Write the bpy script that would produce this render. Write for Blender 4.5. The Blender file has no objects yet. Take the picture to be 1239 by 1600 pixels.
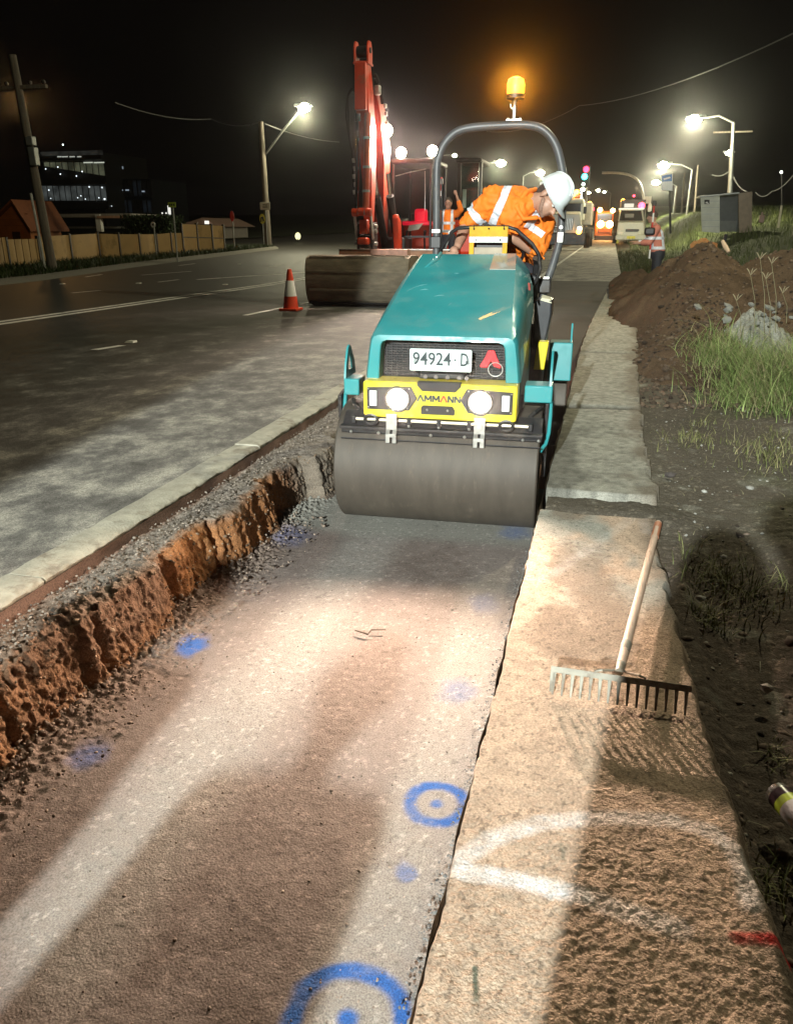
import bpy, bmesh, math, random
import numpy as np
from mathutils import Vector, Matrix

random.seed(7)
S = bpy.context.scene
COL = S.collection
rad = math.radians

# ------------------------------------------------------------------ camera
F_PX, CXP, CYP = 1216.0, 619.5, 800.0          # focal length and centre in photo pixels (1239 x 1600)
CAM = np.array([0.0, 0.0, 1.68])
PITCH, YAW = rad(19.892), rad(14.42)
cd = bpy.data.cameras.new('camera')
cam = bpy.data.objects.new('camera', cd)
COL.objects.link(cam)
cam.location = CAM
cam.rotation_euler = (math.pi / 2 - PITCH, 0, YAW)
cd.sensor_fit = 'VERTICAL'
cd.sensor_height = 24.0
cd.lens = 24.0 * F_PX / 1600.0
cd.clip_start = 0.05
cd.clip_end = 2000
S.camera = cam

# ------------------------------------------------------------------ night sky
W = bpy.data.worlds.new('World')
S.world = W
W.use_nodes = True
bg = W.node_tree.nodes['Background']
bg.inputs['Color'].default_value = (0.0030, 0.0024, 0.0020, 1)
bg.inputs['Strength'].default_value = 0.55

S.view_settings.view_transform = 'Standard'
S.view_settings.look = 'None'
S.view_settings.exposure = 0.0
S.view_settings.gamma = 1.0
S.view_settings.use_curve_mapping = False
S.render.engine = 'CYCLES'
cy = S.cycles
cy.use_denoising = True
cy.max_bounces = 6
cy.diffuse_bounces = 3
cy.glossy_bounces = 3
cy.transmission_bounces = 6
cy.volume_bounces = 0
cy.transparent_max_bounces = 12
cy.sample_clamp_indirect = 4.0
cy.sample_clamp_direct = 0.0
cy.caustics_reflective = False
cy.caustics_refractive = False


def spot(name, loc, target, watts, colour, angle, blend=0.3, size=0.08):
    l = bpy.data.lights.new(name, 'SPOT')
    l.energy = watts
    l.color = colour
    l.spot_size = rad(angle)
    l.spot_blend = blend
    l.shadow_soft_size = size
    o = bpy.data.objects.new(name, l)
    COL.objects.link(o)
    o.location = loc
    o.rotation_euler = (Vector(target) - Vector(loc)).to_track_quat('-Z', 'Y').to_euler()
    return o


def point(name, loc, watts, colour, size=0.08):
    l = bpy.data.lights.new(name, 'POINT')
    l.energy = watts
    l.color = colour
    l.shadow_soft_size = size
    o = bpy.data.objects.new(name, l)
    COL.objects.link(o)
    o.location = loc
    return o


# assumed lighting tower, unseen, put on the road behind the photographer
spot('assumed_tower_light', (-1.35, -11.5, 5.6), (2.5, 8.0, 0.3), 24000, (0.94, 1.0, 0.95), 35.9, 0.07, 0.10)
# added sodium-coloured light beyond the left edge, no lamp seen, for fence and shed
point('street_light', (-25.5, 33.0, 7.0), 330, (1.0, 0.52, 0.16), 0.25)
# the street lamp that stands just outside the top right corner
point('street_light', (2.9, 12.5, 9.2), 2600, (1.0, 0.93, 0.62), 0.2)
# ------------------------------------------------------------------ placing
_Fh = np.array([-math.sin(YAW), math.cos(YAW), 0])
_R = np.array([math.cos(YAW), math.sin(YAW), 0])
_Z = np.array([0, 0, 1.0])
_F = _Fh * math.cos(PITCH) - _Z * math.sin(PITCH)
_U = _Z * math.cos(PITCH) + _Fh * math.sin(PITCH)


def ray(px, py):
    return _F * F_PX + _R * (px - CXP) + _U * (CYP - py)


def at(px, py, y):            # the point of a sight line at the distance y along the road
    d = ray(px, py)
    return CAM + d * (y / d[1])


def atz(px, py, z):           # ... at the height z
    d = ray(px, py)
    return CAM + d * ((z - CAM[2]) / d[2])


def zr(y):                    # the road climbs gently away from the camera
    y = np.asarray(y, float)
    return 0.35 + 0.0135 * np.clip(y - 20, 0, 80) + 0.028 * np.clip(y - 100, 0, 400)


def atg(px, py, dz=0.0):      # ... on the road surface
    d = ray(px, py)
    y = 20.0
    lo, hi = 0.5, 480.0
    for _ in range(60):
        y = 0.5 * (lo + hi)
        P = CAM + d * (y / d[1])
        if P[2] > zr(y) + dz:
            lo = y
        else:
            hi = y
    return CAM + d * (y / d[1])


# ------------------------------------------------------------------ noise
def _h(ix, iy, s):
    n = np.sin(ix * 127.1 + iy * 311.7 + s * 74.7) * 43758.5453
    return n - np.floor(n)


def vn(x, y, s=0):
    x = np.asarray(x, float); y = np.asarray(y, float)
    ix = np.floor(x); iy = np.floor(y)
    fx = x - ix; fy = y - iy
    fx = fx * fx * (3 - 2 * fx); fy = fy * fy * (3 - 2 * fy)
    a = _h(ix, iy, s); b = _h(ix + 1, iy, s); c = _h(ix, iy + 1, s); d = _h(ix + 1, iy + 1, s)
    return a + (b - a) * fx + (c - a) * fy + (a - b - c + d) * fx * fy


def fbm(x, y, s=0, o=4):
    v = 0; a = 0.5; t = 0
    for k in range(o):
        v = v + a * vn(x, y, s + k * 13); t += a
        x = np.asarray(x) * 2.03 + 5.1; y = np.asarray(y) * 2.03 + 1.7; a *= 0.5
    return v / t


def wor(x, y, s=0):
    x = np.asarray(x, float); y = np.asarray(y, float)
    ix = np.floor(x); iy = np.floor(y)
    best = np.full(np.broadcast(x, y).shape, 9.0)
    for dx in (-1, 0, 1):
        for dy in (-1, 0, 1):
            px = ix + dx + _h(ix + dx, iy + dy, s); py = iy + dy + _h(ix + dx, iy + dy, s + 5)
            best = np.minimum(best, np.hypot(px - x, py - y))
    return best


def sstep(a, b, x):
    t = np.clip((np.asarray(x, float) - a) / (b - a), 0, 1)
    return t * t * (3 - 2 * t)


def dist_poly(x, y, pts):
    best = np.full(np.shape(x), 1e9)
    for (ax, ay), (bx, by) in zip(pts[:-1], pts[1:]):
        dx, dy = bx - ax, by - ay
        t = np.clip(((x - ax) * dx + (y - ay) * dy) / (dx * dx + dy * dy + 1e-12), 0, 1)
        best = np.minimum(best, np.hypot(x - ax - t * dx, y - ay - t * dy))
    return best


# ------------------------------------------------------------------ materials
def _principled(name):
    m = bpy.data.materials.new(name)
    m.use_nodes = True
    return m, m.node_tree.nodes, m.node_tree.links, m.node_tree.nodes['Principled BSDF']


def mat(name, col, rough=0.6, metal=0.0, var=0.15, scale=6.0, bump=0.0, bscale=60.0, spec=0.5, col2=None, stretch=(1, 1, 1),
        dirt=None, dirt_amt=0.0, dirt_scale=3.0, coat=0.0):
    m, N, L, P = _principled(name)
    tc = N.new('ShaderNodeTexCoord')
    mp = N.new('ShaderNodeMapping'); mp.inputs['Scale'].default_value = stretch
    L.new(tc.outputs['Object'], mp.inputs['Vector'])
    nz = N.new('ShaderNodeTexNoise'); nz.inputs['Scale'].default_value = scale; nz.inputs['Detail'].default_value = 6
    L.new(mp.outputs[0], nz.inputs['Vector'])
    cr = N.new('ShaderNodeValToRGB')
    c1 = col2 if col2 else tuple(c * (1 - var) for c in col)
    c0 = col if col2 else tuple(min(1, c * (1 + var)) for c in col)
    cr.color_ramp.elements[0].position = 0.3; cr.color_ramp.elements[0].color = (*c1, 1)
    cr.color_ramp.elements[1].position = 0.7; cr.color_ramp.elements[1].color = (*c0, 1)
    L.new(nz.outputs['Fac'], cr.inputs['Fac'])
    out = cr.outputs['Color']
    if dirt is not None:
        n2 = N.new('ShaderNodeTexNoise'); n2.inputs['Scale'].default_value = dirt_scale; n2.inputs['Detail'].default_value = 9
        n2.inputs['Roughness'].default_value = 0.7
        L.new(mp.outputs[0], n2.inputs['Vector'])
        r2 = N.new('ShaderNodeValToRGB')
        r2.color_ramp.elements[0].position = 0.62 - dirt_amt * 0.4; r2.color_ramp.elements[0].color = (0, 0, 0, 1)
        r2.color_ramp.elements[1].position = 0.82 - dirt_amt * 0.3; r2.color_ramp.elements[1].color = (1, 1, 1, 1)
        L.new(n2.outputs['Fac'], r2.inputs['Fac'])
        mx = N.new('ShaderNodeMix'); mx.data_type = 'RGBA'
        L.new(r2.outputs['Color'], mx.inputs[0]); L.new(out, mx.inputs[6]); mx.inputs[7].default_value = (*dirt, 1)
        out = mx.outputs[2]
        mr = N.new('ShaderNodeMapRange'); mr.inputs[3].default_value = rough; mr.inputs[4].default_value = min(1, rough + 0.35)
        L.new(r2.outputs['Color'], mr.inputs[0]); L.new(mr.outputs[0], P.inputs['Roughness'])
    else:
        mr = N.new('ShaderNodeMapRange'); mr.inputs[3].default_value = rough * 0.85; mr.inputs[4].default_value = min(1, rough * 1.15)
        L.new(nz.outputs['Fac'], mr.inputs[0]); L.new(mr.outputs[0], P.inputs['Roughness'])
    L.new(out, P.inputs['Base Color'])
    P.inputs['Metallic'].default_value = metal
    P.inputs['Specular IOR Level'].default_value = spec
    P.inputs['Coat Weight'].default_value = coat
    if bump:
        nb = N.new('ShaderNodeTexNoise'); nb.inputs['Scale'].default_value = bscale; nb.inputs['Detail'].default_value = 5
        L.new(mp.outputs[0], nb.inputs['Vector'])
        bp = N.new('ShaderNodeBump'); bp.inputs['Strength'].default_value = bump; bp.inputs['Distance'].default_value = 0.02
        L.new(nb.outputs['Fac'], bp.inputs['Height']); L.new(bp.outputs[0], P.inputs['Normal'])
    return m


def glow(name, col, strength):
    m, N, L, P = _principled(name)
    P.inputs['Base Color'].default_value = (0.05, 0.05, 0.05, 1)
    P.inputs['Emission Color'].default_value = (*col, 1)
    P.inputs['Emission Strength'].default_value = strength
    return m


def glass(name, col=(0.02, 0.025, 0.025), alpha=0.35, rough=0.05):
    m, N, L, P = _principled(name)
    P.inputs['Base Color'].default_value = (*col, 1)
    P.inputs['Roughness'].default_value = rough
    P.inputs['Alpha'].default_value = alpha
    return m


def vcol_mat(name, rough=0.85, bump=0.4, bscale=220.0, grain=0.35, gscale=160.0, spec=0.3, bdist=0.01):
    """colour from the mesh's 'col' attribute (soil, stains, sprayed paint) with grain from noise"""
    m, N, L, P = _principled(name)
    at_ = N.new('ShaderNodeAttribute'); at_.attribute_name = 'col'
    tc = N.new('ShaderNodeTexCoord')
    nz = N.new('ShaderNodeTexNoise'); nz.inputs['Scale'].default_value = gscale; nz.inputs['Detail'].default_value = 4
    L.new(tc.outputs['Object'], nz.inputs['Vector'])
    mr = N.new('ShaderNodeMapRange'); mr.inputs[1].default_value = 0.3; mr.inputs[2].default_value = 0.7
    mr.inputs[3].default_value = 1 - grain; mr.inputs[4].default_value = 1 + grain
    L.new(nz.outputs['Fac'], mr.inputs[0])
    mx = N.new('ShaderNodeVectorMath'); mx.operation = 'SCALE'
    L.new(at_.outputs['Color'], mx.inputs[0]); L.new(mr.outputs[0], mx.inputs['Scale'])
    L.new(mx.outputs[0], P.inputs['Base Color'])
    P.inputs['Roughness'].default_value = rough
    P.inputs['Specular IOR Level'].default_value = spec
    nb = N.new('ShaderNodeTexNoise'); nb.inputs['Scale'].default_value = bscale; nb.inputs['Detail'].default_value = 5
    L.new(tc.outputs['Object'], nb.inputs['Vector'])
    bp = N.new('ShaderNodeBump'); bp.inputs['Strength'].default_value = bump; bp.inputs['Distance'].default_value = bdist
    L.new(nb.outputs['Fac'], bp.inputs['Height']); L.new(bp.outputs[0], P.inputs['Normal'])
    return m


# ------------------------------------------------------------------ objects
def tag(o, label=None, cat=None, group=None, kind=None):
    if label: o['label'] = label
    if cat: o['category'] = cat
    if group: o['group'] = group
    if kind: o['kind'] = kind
    return o


def thing(name, label, cat, loc, group=None):
    o = bpy.data.objects.new(name, None)
    o.empty_display_size = 0.2
    COL.objects.link(o)
    o.location = loc
    return tag(o, label, cat, group)


def world_loc(o):
    v = Vector((0, 0, 0))
    while o is not None:
        v = v + o.location
        o = o.parent
    return v


def copy_tree(o, parent=None):
    c = o.copy()
    COL.objects.link(c)
    c.parent = parent
    for ch in o.children:
        copy_tree(ch, c)
    return c


def finish(name, me, m, parent=None, bevel=0.0, sharp=35.0, loc=None, seg=2):
    """links mesh me, whose vertices are in world space, as one object"""
    o = bpy.data.objects.new(name, me)
    COL.objects.link(o)
    if parent is not None:
        off = world_loc(parent)
        o.parent = parent
    else:
        off = Vector(loc) if loc is not None else Vector((0, 0, 0))
        o.location = off
    if off.length > 0:
        me.transform(Matrix.Translation(-off))
    if m: me.materials.append(m)
    if sharp:
        me.polygons.foreach_set('use_smooth', [True] * len(me.polygons))
        me.set_sharp_from_angle(angle=rad(sharp))
    if bevel:
        b = o.modifiers.new('bevel', 'BEVEL'); b.width = bevel; b.segments = seg; b.limit_method = 'ANGLE'; b.angle_limit = rad(40)
        b.harden_normals = False
    return o


def frame(u, v=None):
    """rotation matrix (3x3 numpy, columns) whose z column is u"""
    z = np.array(u, float); z /= np.linalg.norm(z)
    a = np.array(v, float) if v is not None else (np.array([1, 0, 0.]) if abs(z[0]) < 0.8 else np.array([0, 1., 0]))
    x = a - z * (a @ z); x /= np.linalg.norm(x)
    return np.stack([x, np.cross(z, x), z], 1)


class MB:
    def __init__(s):
        s.v = []; s.f = []

    def add(s, vs, fs):
        b = len(s.v)
        s.v += [tuple(map(float, p)) for p in vs]
        s.f += [tuple(i + b for i in f) for f in fs]
        return s

    def box(s, c, d, R=None):
        c = np.array(c, float); h = np.array(d, float) / 2
        P = [np.array([x, y, z]) * h for z in (-1, 1) for y in (-1, 1) for x in (-1, 1)]
        if R is not None: P = [R @ p for p in P]
        return s.add([c + p for p in P], [(0, 2, 3, 1), (4, 5, 7, 6), (0, 1, 5, 4), (2, 6, 7, 3), (0, 4, 6, 2), (1, 3, 7, 5)])

    def boxb(s, lo, hi):
        lo = np.array(lo, float); hi = np.array(hi, float)
        return s.box((lo + hi) / 2, hi - lo)

    def prism(s, pts, d):
        """closed polygon of 3D points extruded along vector d"""
        n = len(pts); d = np.array(d, float)
        vs = [np.array(p, float) for p in pts]; vs += [p + d for p in vs]
        fs = [tuple(range(n))[::-1], tuple(range(n, 2 * n))] + [(i, (i + 1) % n, n + (i + 1) % n, n + i) for i in range(n)]
        return s.add(vs, fs)

    def loft(s, rings, closed=True, cap=(True, True)):
        n = len(rings[0]); vs = [p for r in rings for p in r]; fs = []
        for k in range(len(rings) - 1):
            for i in range(n if closed else n - 1):
                j = (i + 1) % n
                fs.append((k * n + i, k * n + j, (k + 1) * n + j, (k + 1) * n + i))
        if cap[0]: fs.append(tuple(range(n))[::-1])
        if cap[1]: fs.append(tuple(range((len(rings) - 1) * n, len(rings) * n)))
        return s.add(vs, fs)

    def tube(s, path, r, seg=8, cap=True):
        P = [np.array(p, float) for p in path]; n = len(P)
        rr = r if hasattr(r, '__len__') else [r] * n
        T = []
        for i in range(n):
            t = P[min(i + 1, n - 1)] - P[max(i - 1, 0)]
            T.append(t / (np.linalg.norm(t) + 1e-12))
        R = frame(T[0]); x = R[:, 0]
        rings = []
        for i in range(n):
            x = x - T[i] * (x @ T[i]); x /= np.linalg.norm(x) + 1e-12
            y = np.cross(T[i], x)
            rings.append([P[i] + rr[i] * (math.cos(a) * x + math.sin(a) * y) for a in np.linspace(0, 2 * math.pi, seg, endpoint=False)])
        return s.loft(rings, True, (cap, cap))

    def cyl(s, a, b, r, r2=None, seg=16):
        return s.tube([a, b], [r, r if r2 is None else r2], seg)

    def lathe(s, prof, c, axis=(0, 0, 1), seg=24, cap=True):
        R = frame(axis); c = np.array(c, float)
        rings = [[c + R @ np.array([r * math.cos(a), r * math.sin(a), h]) for a in np.linspace(0, 2 * math.pi, seg, endpoint=False)] for r, h in prof]
        return s.loft(rings, True, (cap, cap))

    def ell(s, c, rr, R=None, seg=14, rings=9):
        c = np.array(c, float); rr = np.array(rr, float)
        R = np.eye(3) if R is None else R
        rs = []
        for k in range(1, rings):
            t = math.pi * k / rings
            rs.append([c + R @ (rr * np.array([math.sin(t) * math.cos(a), math.sin(t) * math.sin(a), -math.cos(t)])) for a in np.linspace(0, 2 * math.pi, seg, endpoint=False)])
        n = seg
        s.loft(rs, True, (False, False))
        b = len(s.v)
        s.v += [tuple(c - R @ (rr * np.array([0, 0, 1]))), tuple(c + R @ (rr * np.array([0, 0, 1])))]
        f0 = b - n * (rings - 1)
        for i in range(n):
            s.f.append((b, f0 + (i + 1) % n, f0 + i))
            l0 = f0 + n * (rings - 2)
            s.f.append((b + 1, l0 + i, l0 + (i + 1) % n))
        return s

    def mesh(s, name):
        me = bpy.data.meshes.new(name)
        me.from_pydata(s.v, [], s.f)
        me.update()
        return me

    def build(s, name, m, parent=None, bevel=0.0, sharp=35.0, loc=None, seg=2):
        me = s.mesh(name)
        bm = bmesh.new(); bm.from_mesh(me); bmesh.ops.recalc_face_normals(bm, faces=bm.faces); bm.to_mesh(me); bm.free()
        return finish(name, me, m, parent, bevel, sharp, loc, seg)


def np_mesh(name, V, Fq, cols=None):
    """fast mesh from arrays; Fq is (n,k) with one k"""
    me = bpy.data.meshes.new(name)
    V = np.asarray(V, np.float32); Fq = np.asarray(Fq, np.int32)
    me.vertices.add(len(V)); me.vertices.foreach_set('co', V.ravel())
    k = Fq.shape[1]
    me.loops.add(Fq.size); me.loops.foreach_set('vertex_index', Fq.ravel())
    me.polygons.add(len(Fq))
    me.polygons.foreach_set('loop_start', np.arange(0, Fq.size, k, dtype=np.int32))
    me.update(calc_edges=True)
    me.validate()
    if cols is not None:
        a = me.color_attributes.new('col', 'FLOAT_COLOR', 'POINT')
        c = np.ones((len(V), 4), np.float32); c[:, :3] = cols
        a.data.foreach_set('color', c.ravel())
    return me


def grid_faces(nx, ny):
    i = np.arange(nx * ny).reshape(ny, nx)
    return np.stack([i[:-1, :-1].ravel(), i[:-1, 1:].ravel(), i[1:, 1:].ravel(), i[1:, :-1].ravel()], 1)


def sheet(name, X, Y, Z, m, cols=None, label=None, kind='structure', parent=None, smooth=True):
    ny, nx = X.shape
    me = np_mesh(name, np.stack([X.ravel(), Y.ravel(), Z.ravel()], 1), grid_faces(nx, ny), cols)
    o = finish(name, me, m, parent, sharp=None)
    if smooth: me.polygons.foreach_set('use_smooth', [True] * len(me.polygons))
    if kind: o['kind'] = kind
    if label: o['label'] = label
    return o


def text_verts(body, font_shear=0.0, bold=0.0):
    cu = bpy.data.curves.new('lettering', 'FONT')
    cu.body = body; cu.size = 1.0; cu.extrude = 0.0; cu.offset = bold; cu.resolution_u = 3
    o = bpy.data.objects.new('lettering', cu)
    COL.objects.link(o)
    dg = bpy.context.evaluated_depsgraph_get()
    me = bpy.data.meshes.new_from_object(o.evaluated_get(dg))
    V = np.array([v.co[:] for v in me.vertices]); Fc = [tuple(p.vertices) for p in me.polygons]
    bpy.data.objects.remove(o); bpy.data.curves.remove(cu); bpy.data.meshes.remove(me)
    return V, Fc


def lettering(name, body, o, u, v, width, height, m, parent, bold=0.0, lift=0.002):
    """flat print: text fitted into a width x height box whose lower left corner is o, along u, up v"""
    V, Fc = text_verts(body, bold=bold)
    lo = V.min(0); hi = V.max(0)
    u = np.array(u, float); u /= np.linalg.norm(u); v = np.array(v, float); v /= np.linalg.norm(v); n = np.cross(u, v)
    P = [np.array(o) + u * (p[0] - lo[0]) / (hi[0] - lo[0]) * width + v * (p[1] - lo[1]) / (hi[1] - lo[1]) * height + n * lift for p in V]
    return MB().add(P, Fc).build(name, m, parent, sharp=None)


def fleshy(name, prims, m, parent, voxel=0.012, smooth=6, loc=None, cut=None):
    """one continuous surface grown round tapered limbs: capsules ('c', p0, p1, r0, r1) and ellipsoids ('e', centre, radii, R)"""
    mb = MB()
    for p in prims:
        if p[0] == 'c':
            a, b = np.array(p[1], float), np.array(p[2], float)
            n = 6
            mb.tube([a + (b - a) * t for t in np.linspace(0, 1, n)], [p[3] + (p[4] - p[3]) * t for t in np.linspace(0, 1, n)], 12)
            mb.ell(a, (p[3],) * 3, seg=12, rings=8); mb.ell(b, (p[4],) * 3, seg=12, rings=8)
        else:
            mb.ell(p[1], p[2], p[3] if len(p) > 3 else None, seg=18, rings=12)
    me = mb.mesh(name)
    o = bpy.data.objects.new(name, me); COL.objects.link(o)
    r = o.modifiers.new('r', 'REMESH'); r.mode = 'VOXEL'; r.voxel_size = voxel
    s_ = o.modifiers.new('s', 'SMOOTH'); s_.factor = 0.5; s_.iterations = smooth
    dg = bpy.context.evaluated_depsgraph_get()
    me2 = bpy.data.meshes.new_from_object(o.evaluated_get(dg)); me2.name = name
    bpy.data.objects.remove(o); bpy.data.meshes.remove(me)
    if cut:
        bm = bmesh.new(); bm.from_mesh(me2)
        for co, no in cut:
            bmesh.ops.bisect_plane(bm, geom=list(bm.verts) + list(bm.edges) + list(bm.faces), plane_co=Vector(co), plane_no=Vector(no), clear_outer=True)
        bm.to_mesh(me2); bm.free()
    o = finish(name, me2, m, parent, sharp=None, loc=loc)
    me2.polygons.foreach_set('use_smooth', [True] * len(me2.polygons))
    return o


def band(name, src, m, parent, planes, push=0.004, keep=None):
    """a strip of cloth tape lying on object src between planes (co, no): what is outside any plane is cut away"""
    off = world_loc(src)
    bm = bmesh.new(); bm.from_mesh(src.data)
    bmesh.ops.translate(bm, vec=off, verts=bm.verts)
    bm.normal_update()
    for co, no in planes:
        bmesh.ops.bisect_plane(bm, geom=list(bm.verts) + list(bm.edges) + list(bm.faces), plane_co=Vector(co), plane_no=Vector(no), clear_outer=True)
    if keep:
        bmesh.ops.delete(bm, geom=[f for f in bm.faces if not keep(f.calc_center_median())], context='FACES')
    bm.normal_update()
    for v in bm.verts: v.co += v.normal * push
    me = bpy.data.meshes.new(name); bm.to_mesh(me); bm.free()
    o = finish(name, me, m, parent, sharp=None)
    me.polygons.foreach_set('use_smooth', [True] * len(me.polygons))
    return o


# stones: many small lumps in one mesh
_t = (1 + 5 ** 0.5) / 2
_ico = np.array([(-1, _t, 0), (1, _t, 0), (-1, -_t, 0), (1, -_t, 0), (0, -1, _t), (0, 1, _t), (0, -1, -_t), (0, 1, -_t), (_t, 0, -1), (_t, 0, 1), (-_t, 0, -1), (-_t, 0, 1)]) / math.hypot(1, _t)
_icf = np.array([(0, 11, 5), (0, 5, 1), (0, 1, 7), (0, 7, 10), (0, 10, 11), (1, 5, 9), (5, 11, 4), (11, 10, 2), (10, 7, 6), (7, 1, 8), (3, 9, 4), (3, 4, 2), (3, 2, 6), (3, 6, 8), (3, 8, 9), (4, 9, 5), (2, 4, 11), (6, 2, 10), (8, 6, 7), (9, 8, 1)])


def stones(name, P, size, cols, m, label, flat=0.7, parent=None, rng=None):
    rng = rng or np.random.default_rng(3)
    n = len(P)
    V = np.repeat(_ico[None], n, 0) * (1 + 0.35 * (rng.random((n, 12, 1)) - 0.5))
    sc = np.stack([size * (0.7 + 0.6 * rng.random(n)), size * (0.7 + 0.6 * rng.random(n)), size * flat * (0.7 + 0.5 * rng.random(n))], 1)
    V = V * sc[:, None, :]
    a = rng.random(n) * 6.283
    t = (rng.random(n) - 0.5) * 1.4
    y, z = V[..., 1] * np.cos(t)[:, None] - V[..., 2] * np.sin(t)[:, None], V[..., 1] * np.sin(t)[:, None] + V[..., 2] * np.cos(t)[:, None]
    x = V[..., 0]
    X = x * np.cos(a)[:, None] - y * np.sin(a)[:, None]; Y = x * np.sin(a)[:, None] + y * np.cos(a)[:, None]
    V = np.stack([X, Y, z], -1) + P[:, None, :]
    Fc = (_icf[None] + 12 * np.arange(n)[:, None, None]).reshape(-1, 3)
    me = np_mesh(name, V.reshape(-1, 3), Fc, np.repeat(cols, 12, 0))
    o = finish(name, me, m, parent, sharp=None)
    o['kind'] = 'stuff'
    if label: o['label'] = label
    return o


def blades(name, P, height, cols, m, label, lean=0.5, width=0.006, parent=None, rng=None, nseg=3, kind='stuff'):
    rng = rng or np.random.default_rng(5)
    n = len(P)
    a = rng.random(n) * 6.283
    dx, dy = np.cos(a), np.sin(a)
    ln = lean * (0.3 + rng.random(n))
    w = width * (0.6 + 0.8 * rng.random(n))
    V = np.zeros((n, 2 * nseg + 1, 3))
    tint = np.zeros((n, 2 * nseg + 1, 3))
    for k in range(nseg + 1):
        t = k / nseg
        off = height * ln * t * t
        cz = height * t * (1 - 0.25 * ln * t)
        cx_ = P[:, 0] + dx * off; cy_ = P[:, 1] + dy * off; c_z = P[:, 2] + cz
        ww = w * (1 - t) ** 0.7
        if k < nseg:
            V[:, 2 * k] = np.stack([cx_ - dy * ww, cy_ + dx * ww, c_z], 1)
            V[:, 2 * k + 1] = np.stack([cx_ + dy * ww, cy_ - dx * ww, c_z], 1)
            tint[:, 2 * k] = cols; tint[:, 2 * k + 1] = cols
        else:
            V[:, 2 * k] = np.stack([cx_, cy_, c_z], 1); tint[:, 2 * k] = cols
    f = []
    for k in range(nseg - 1):
        f += [(2 * k, 2 * k + 1, 2 * k + 3), (2 * k, 2 * k + 3, 2 * k + 2)]
    f.append((2 * nseg - 2, 2 * nseg - 1, 2 * nseg))
    f = np.array(f)
    Fc = (f[None] + (2 * nseg + 1) * np.arange(n)[:, None, None]).reshape(-1, 3)
    me = np_mesh(name, V.reshape(-1, 3), Fc, tint.reshape(-1, 3))
    o = finish(name, me, m, parent, sharp=None)
    if kind: o['kind'] = kind
    if label: o['label'] = label
    return o


# common materials
M_black = mat('black_plastic', (0.012, 0.012, 0.013), 0.45, var=0.3)
M_blackmetal = mat('black_painted_steel', (0.02, 0.02, 0.021), 0.4, var=0.3, dirt=(0.09, 0.075, 0.06), dirt_amt=0.25, dirt_scale=9)
M_steel = mat('zinc_steel', (0.5, 0.5, 0.47), 0.4, 0.8, var=0.2, scale=30)
M_rubber = mat('rubber', (0.018, 0.017, 0.016), 0.8, var=0.3)
M_grass = vcol_mat('grass_blade', 0.6, 0.0, grain=0.15, gscale=30)
M_stone = vcol_mat('loose_stone', 0.9, 0.2, 300, 0.2, 90)
# ================================================================== THE SETTING
rng = np.random.default_rng(11)

# ---- the excavated bed of the trench
BED_L, BED_R = -2.0, -0.22


def ring_d(x, y, c, r):
    return np.abs(np.hypot(x - c[0], y - c[1]) - r)


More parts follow.
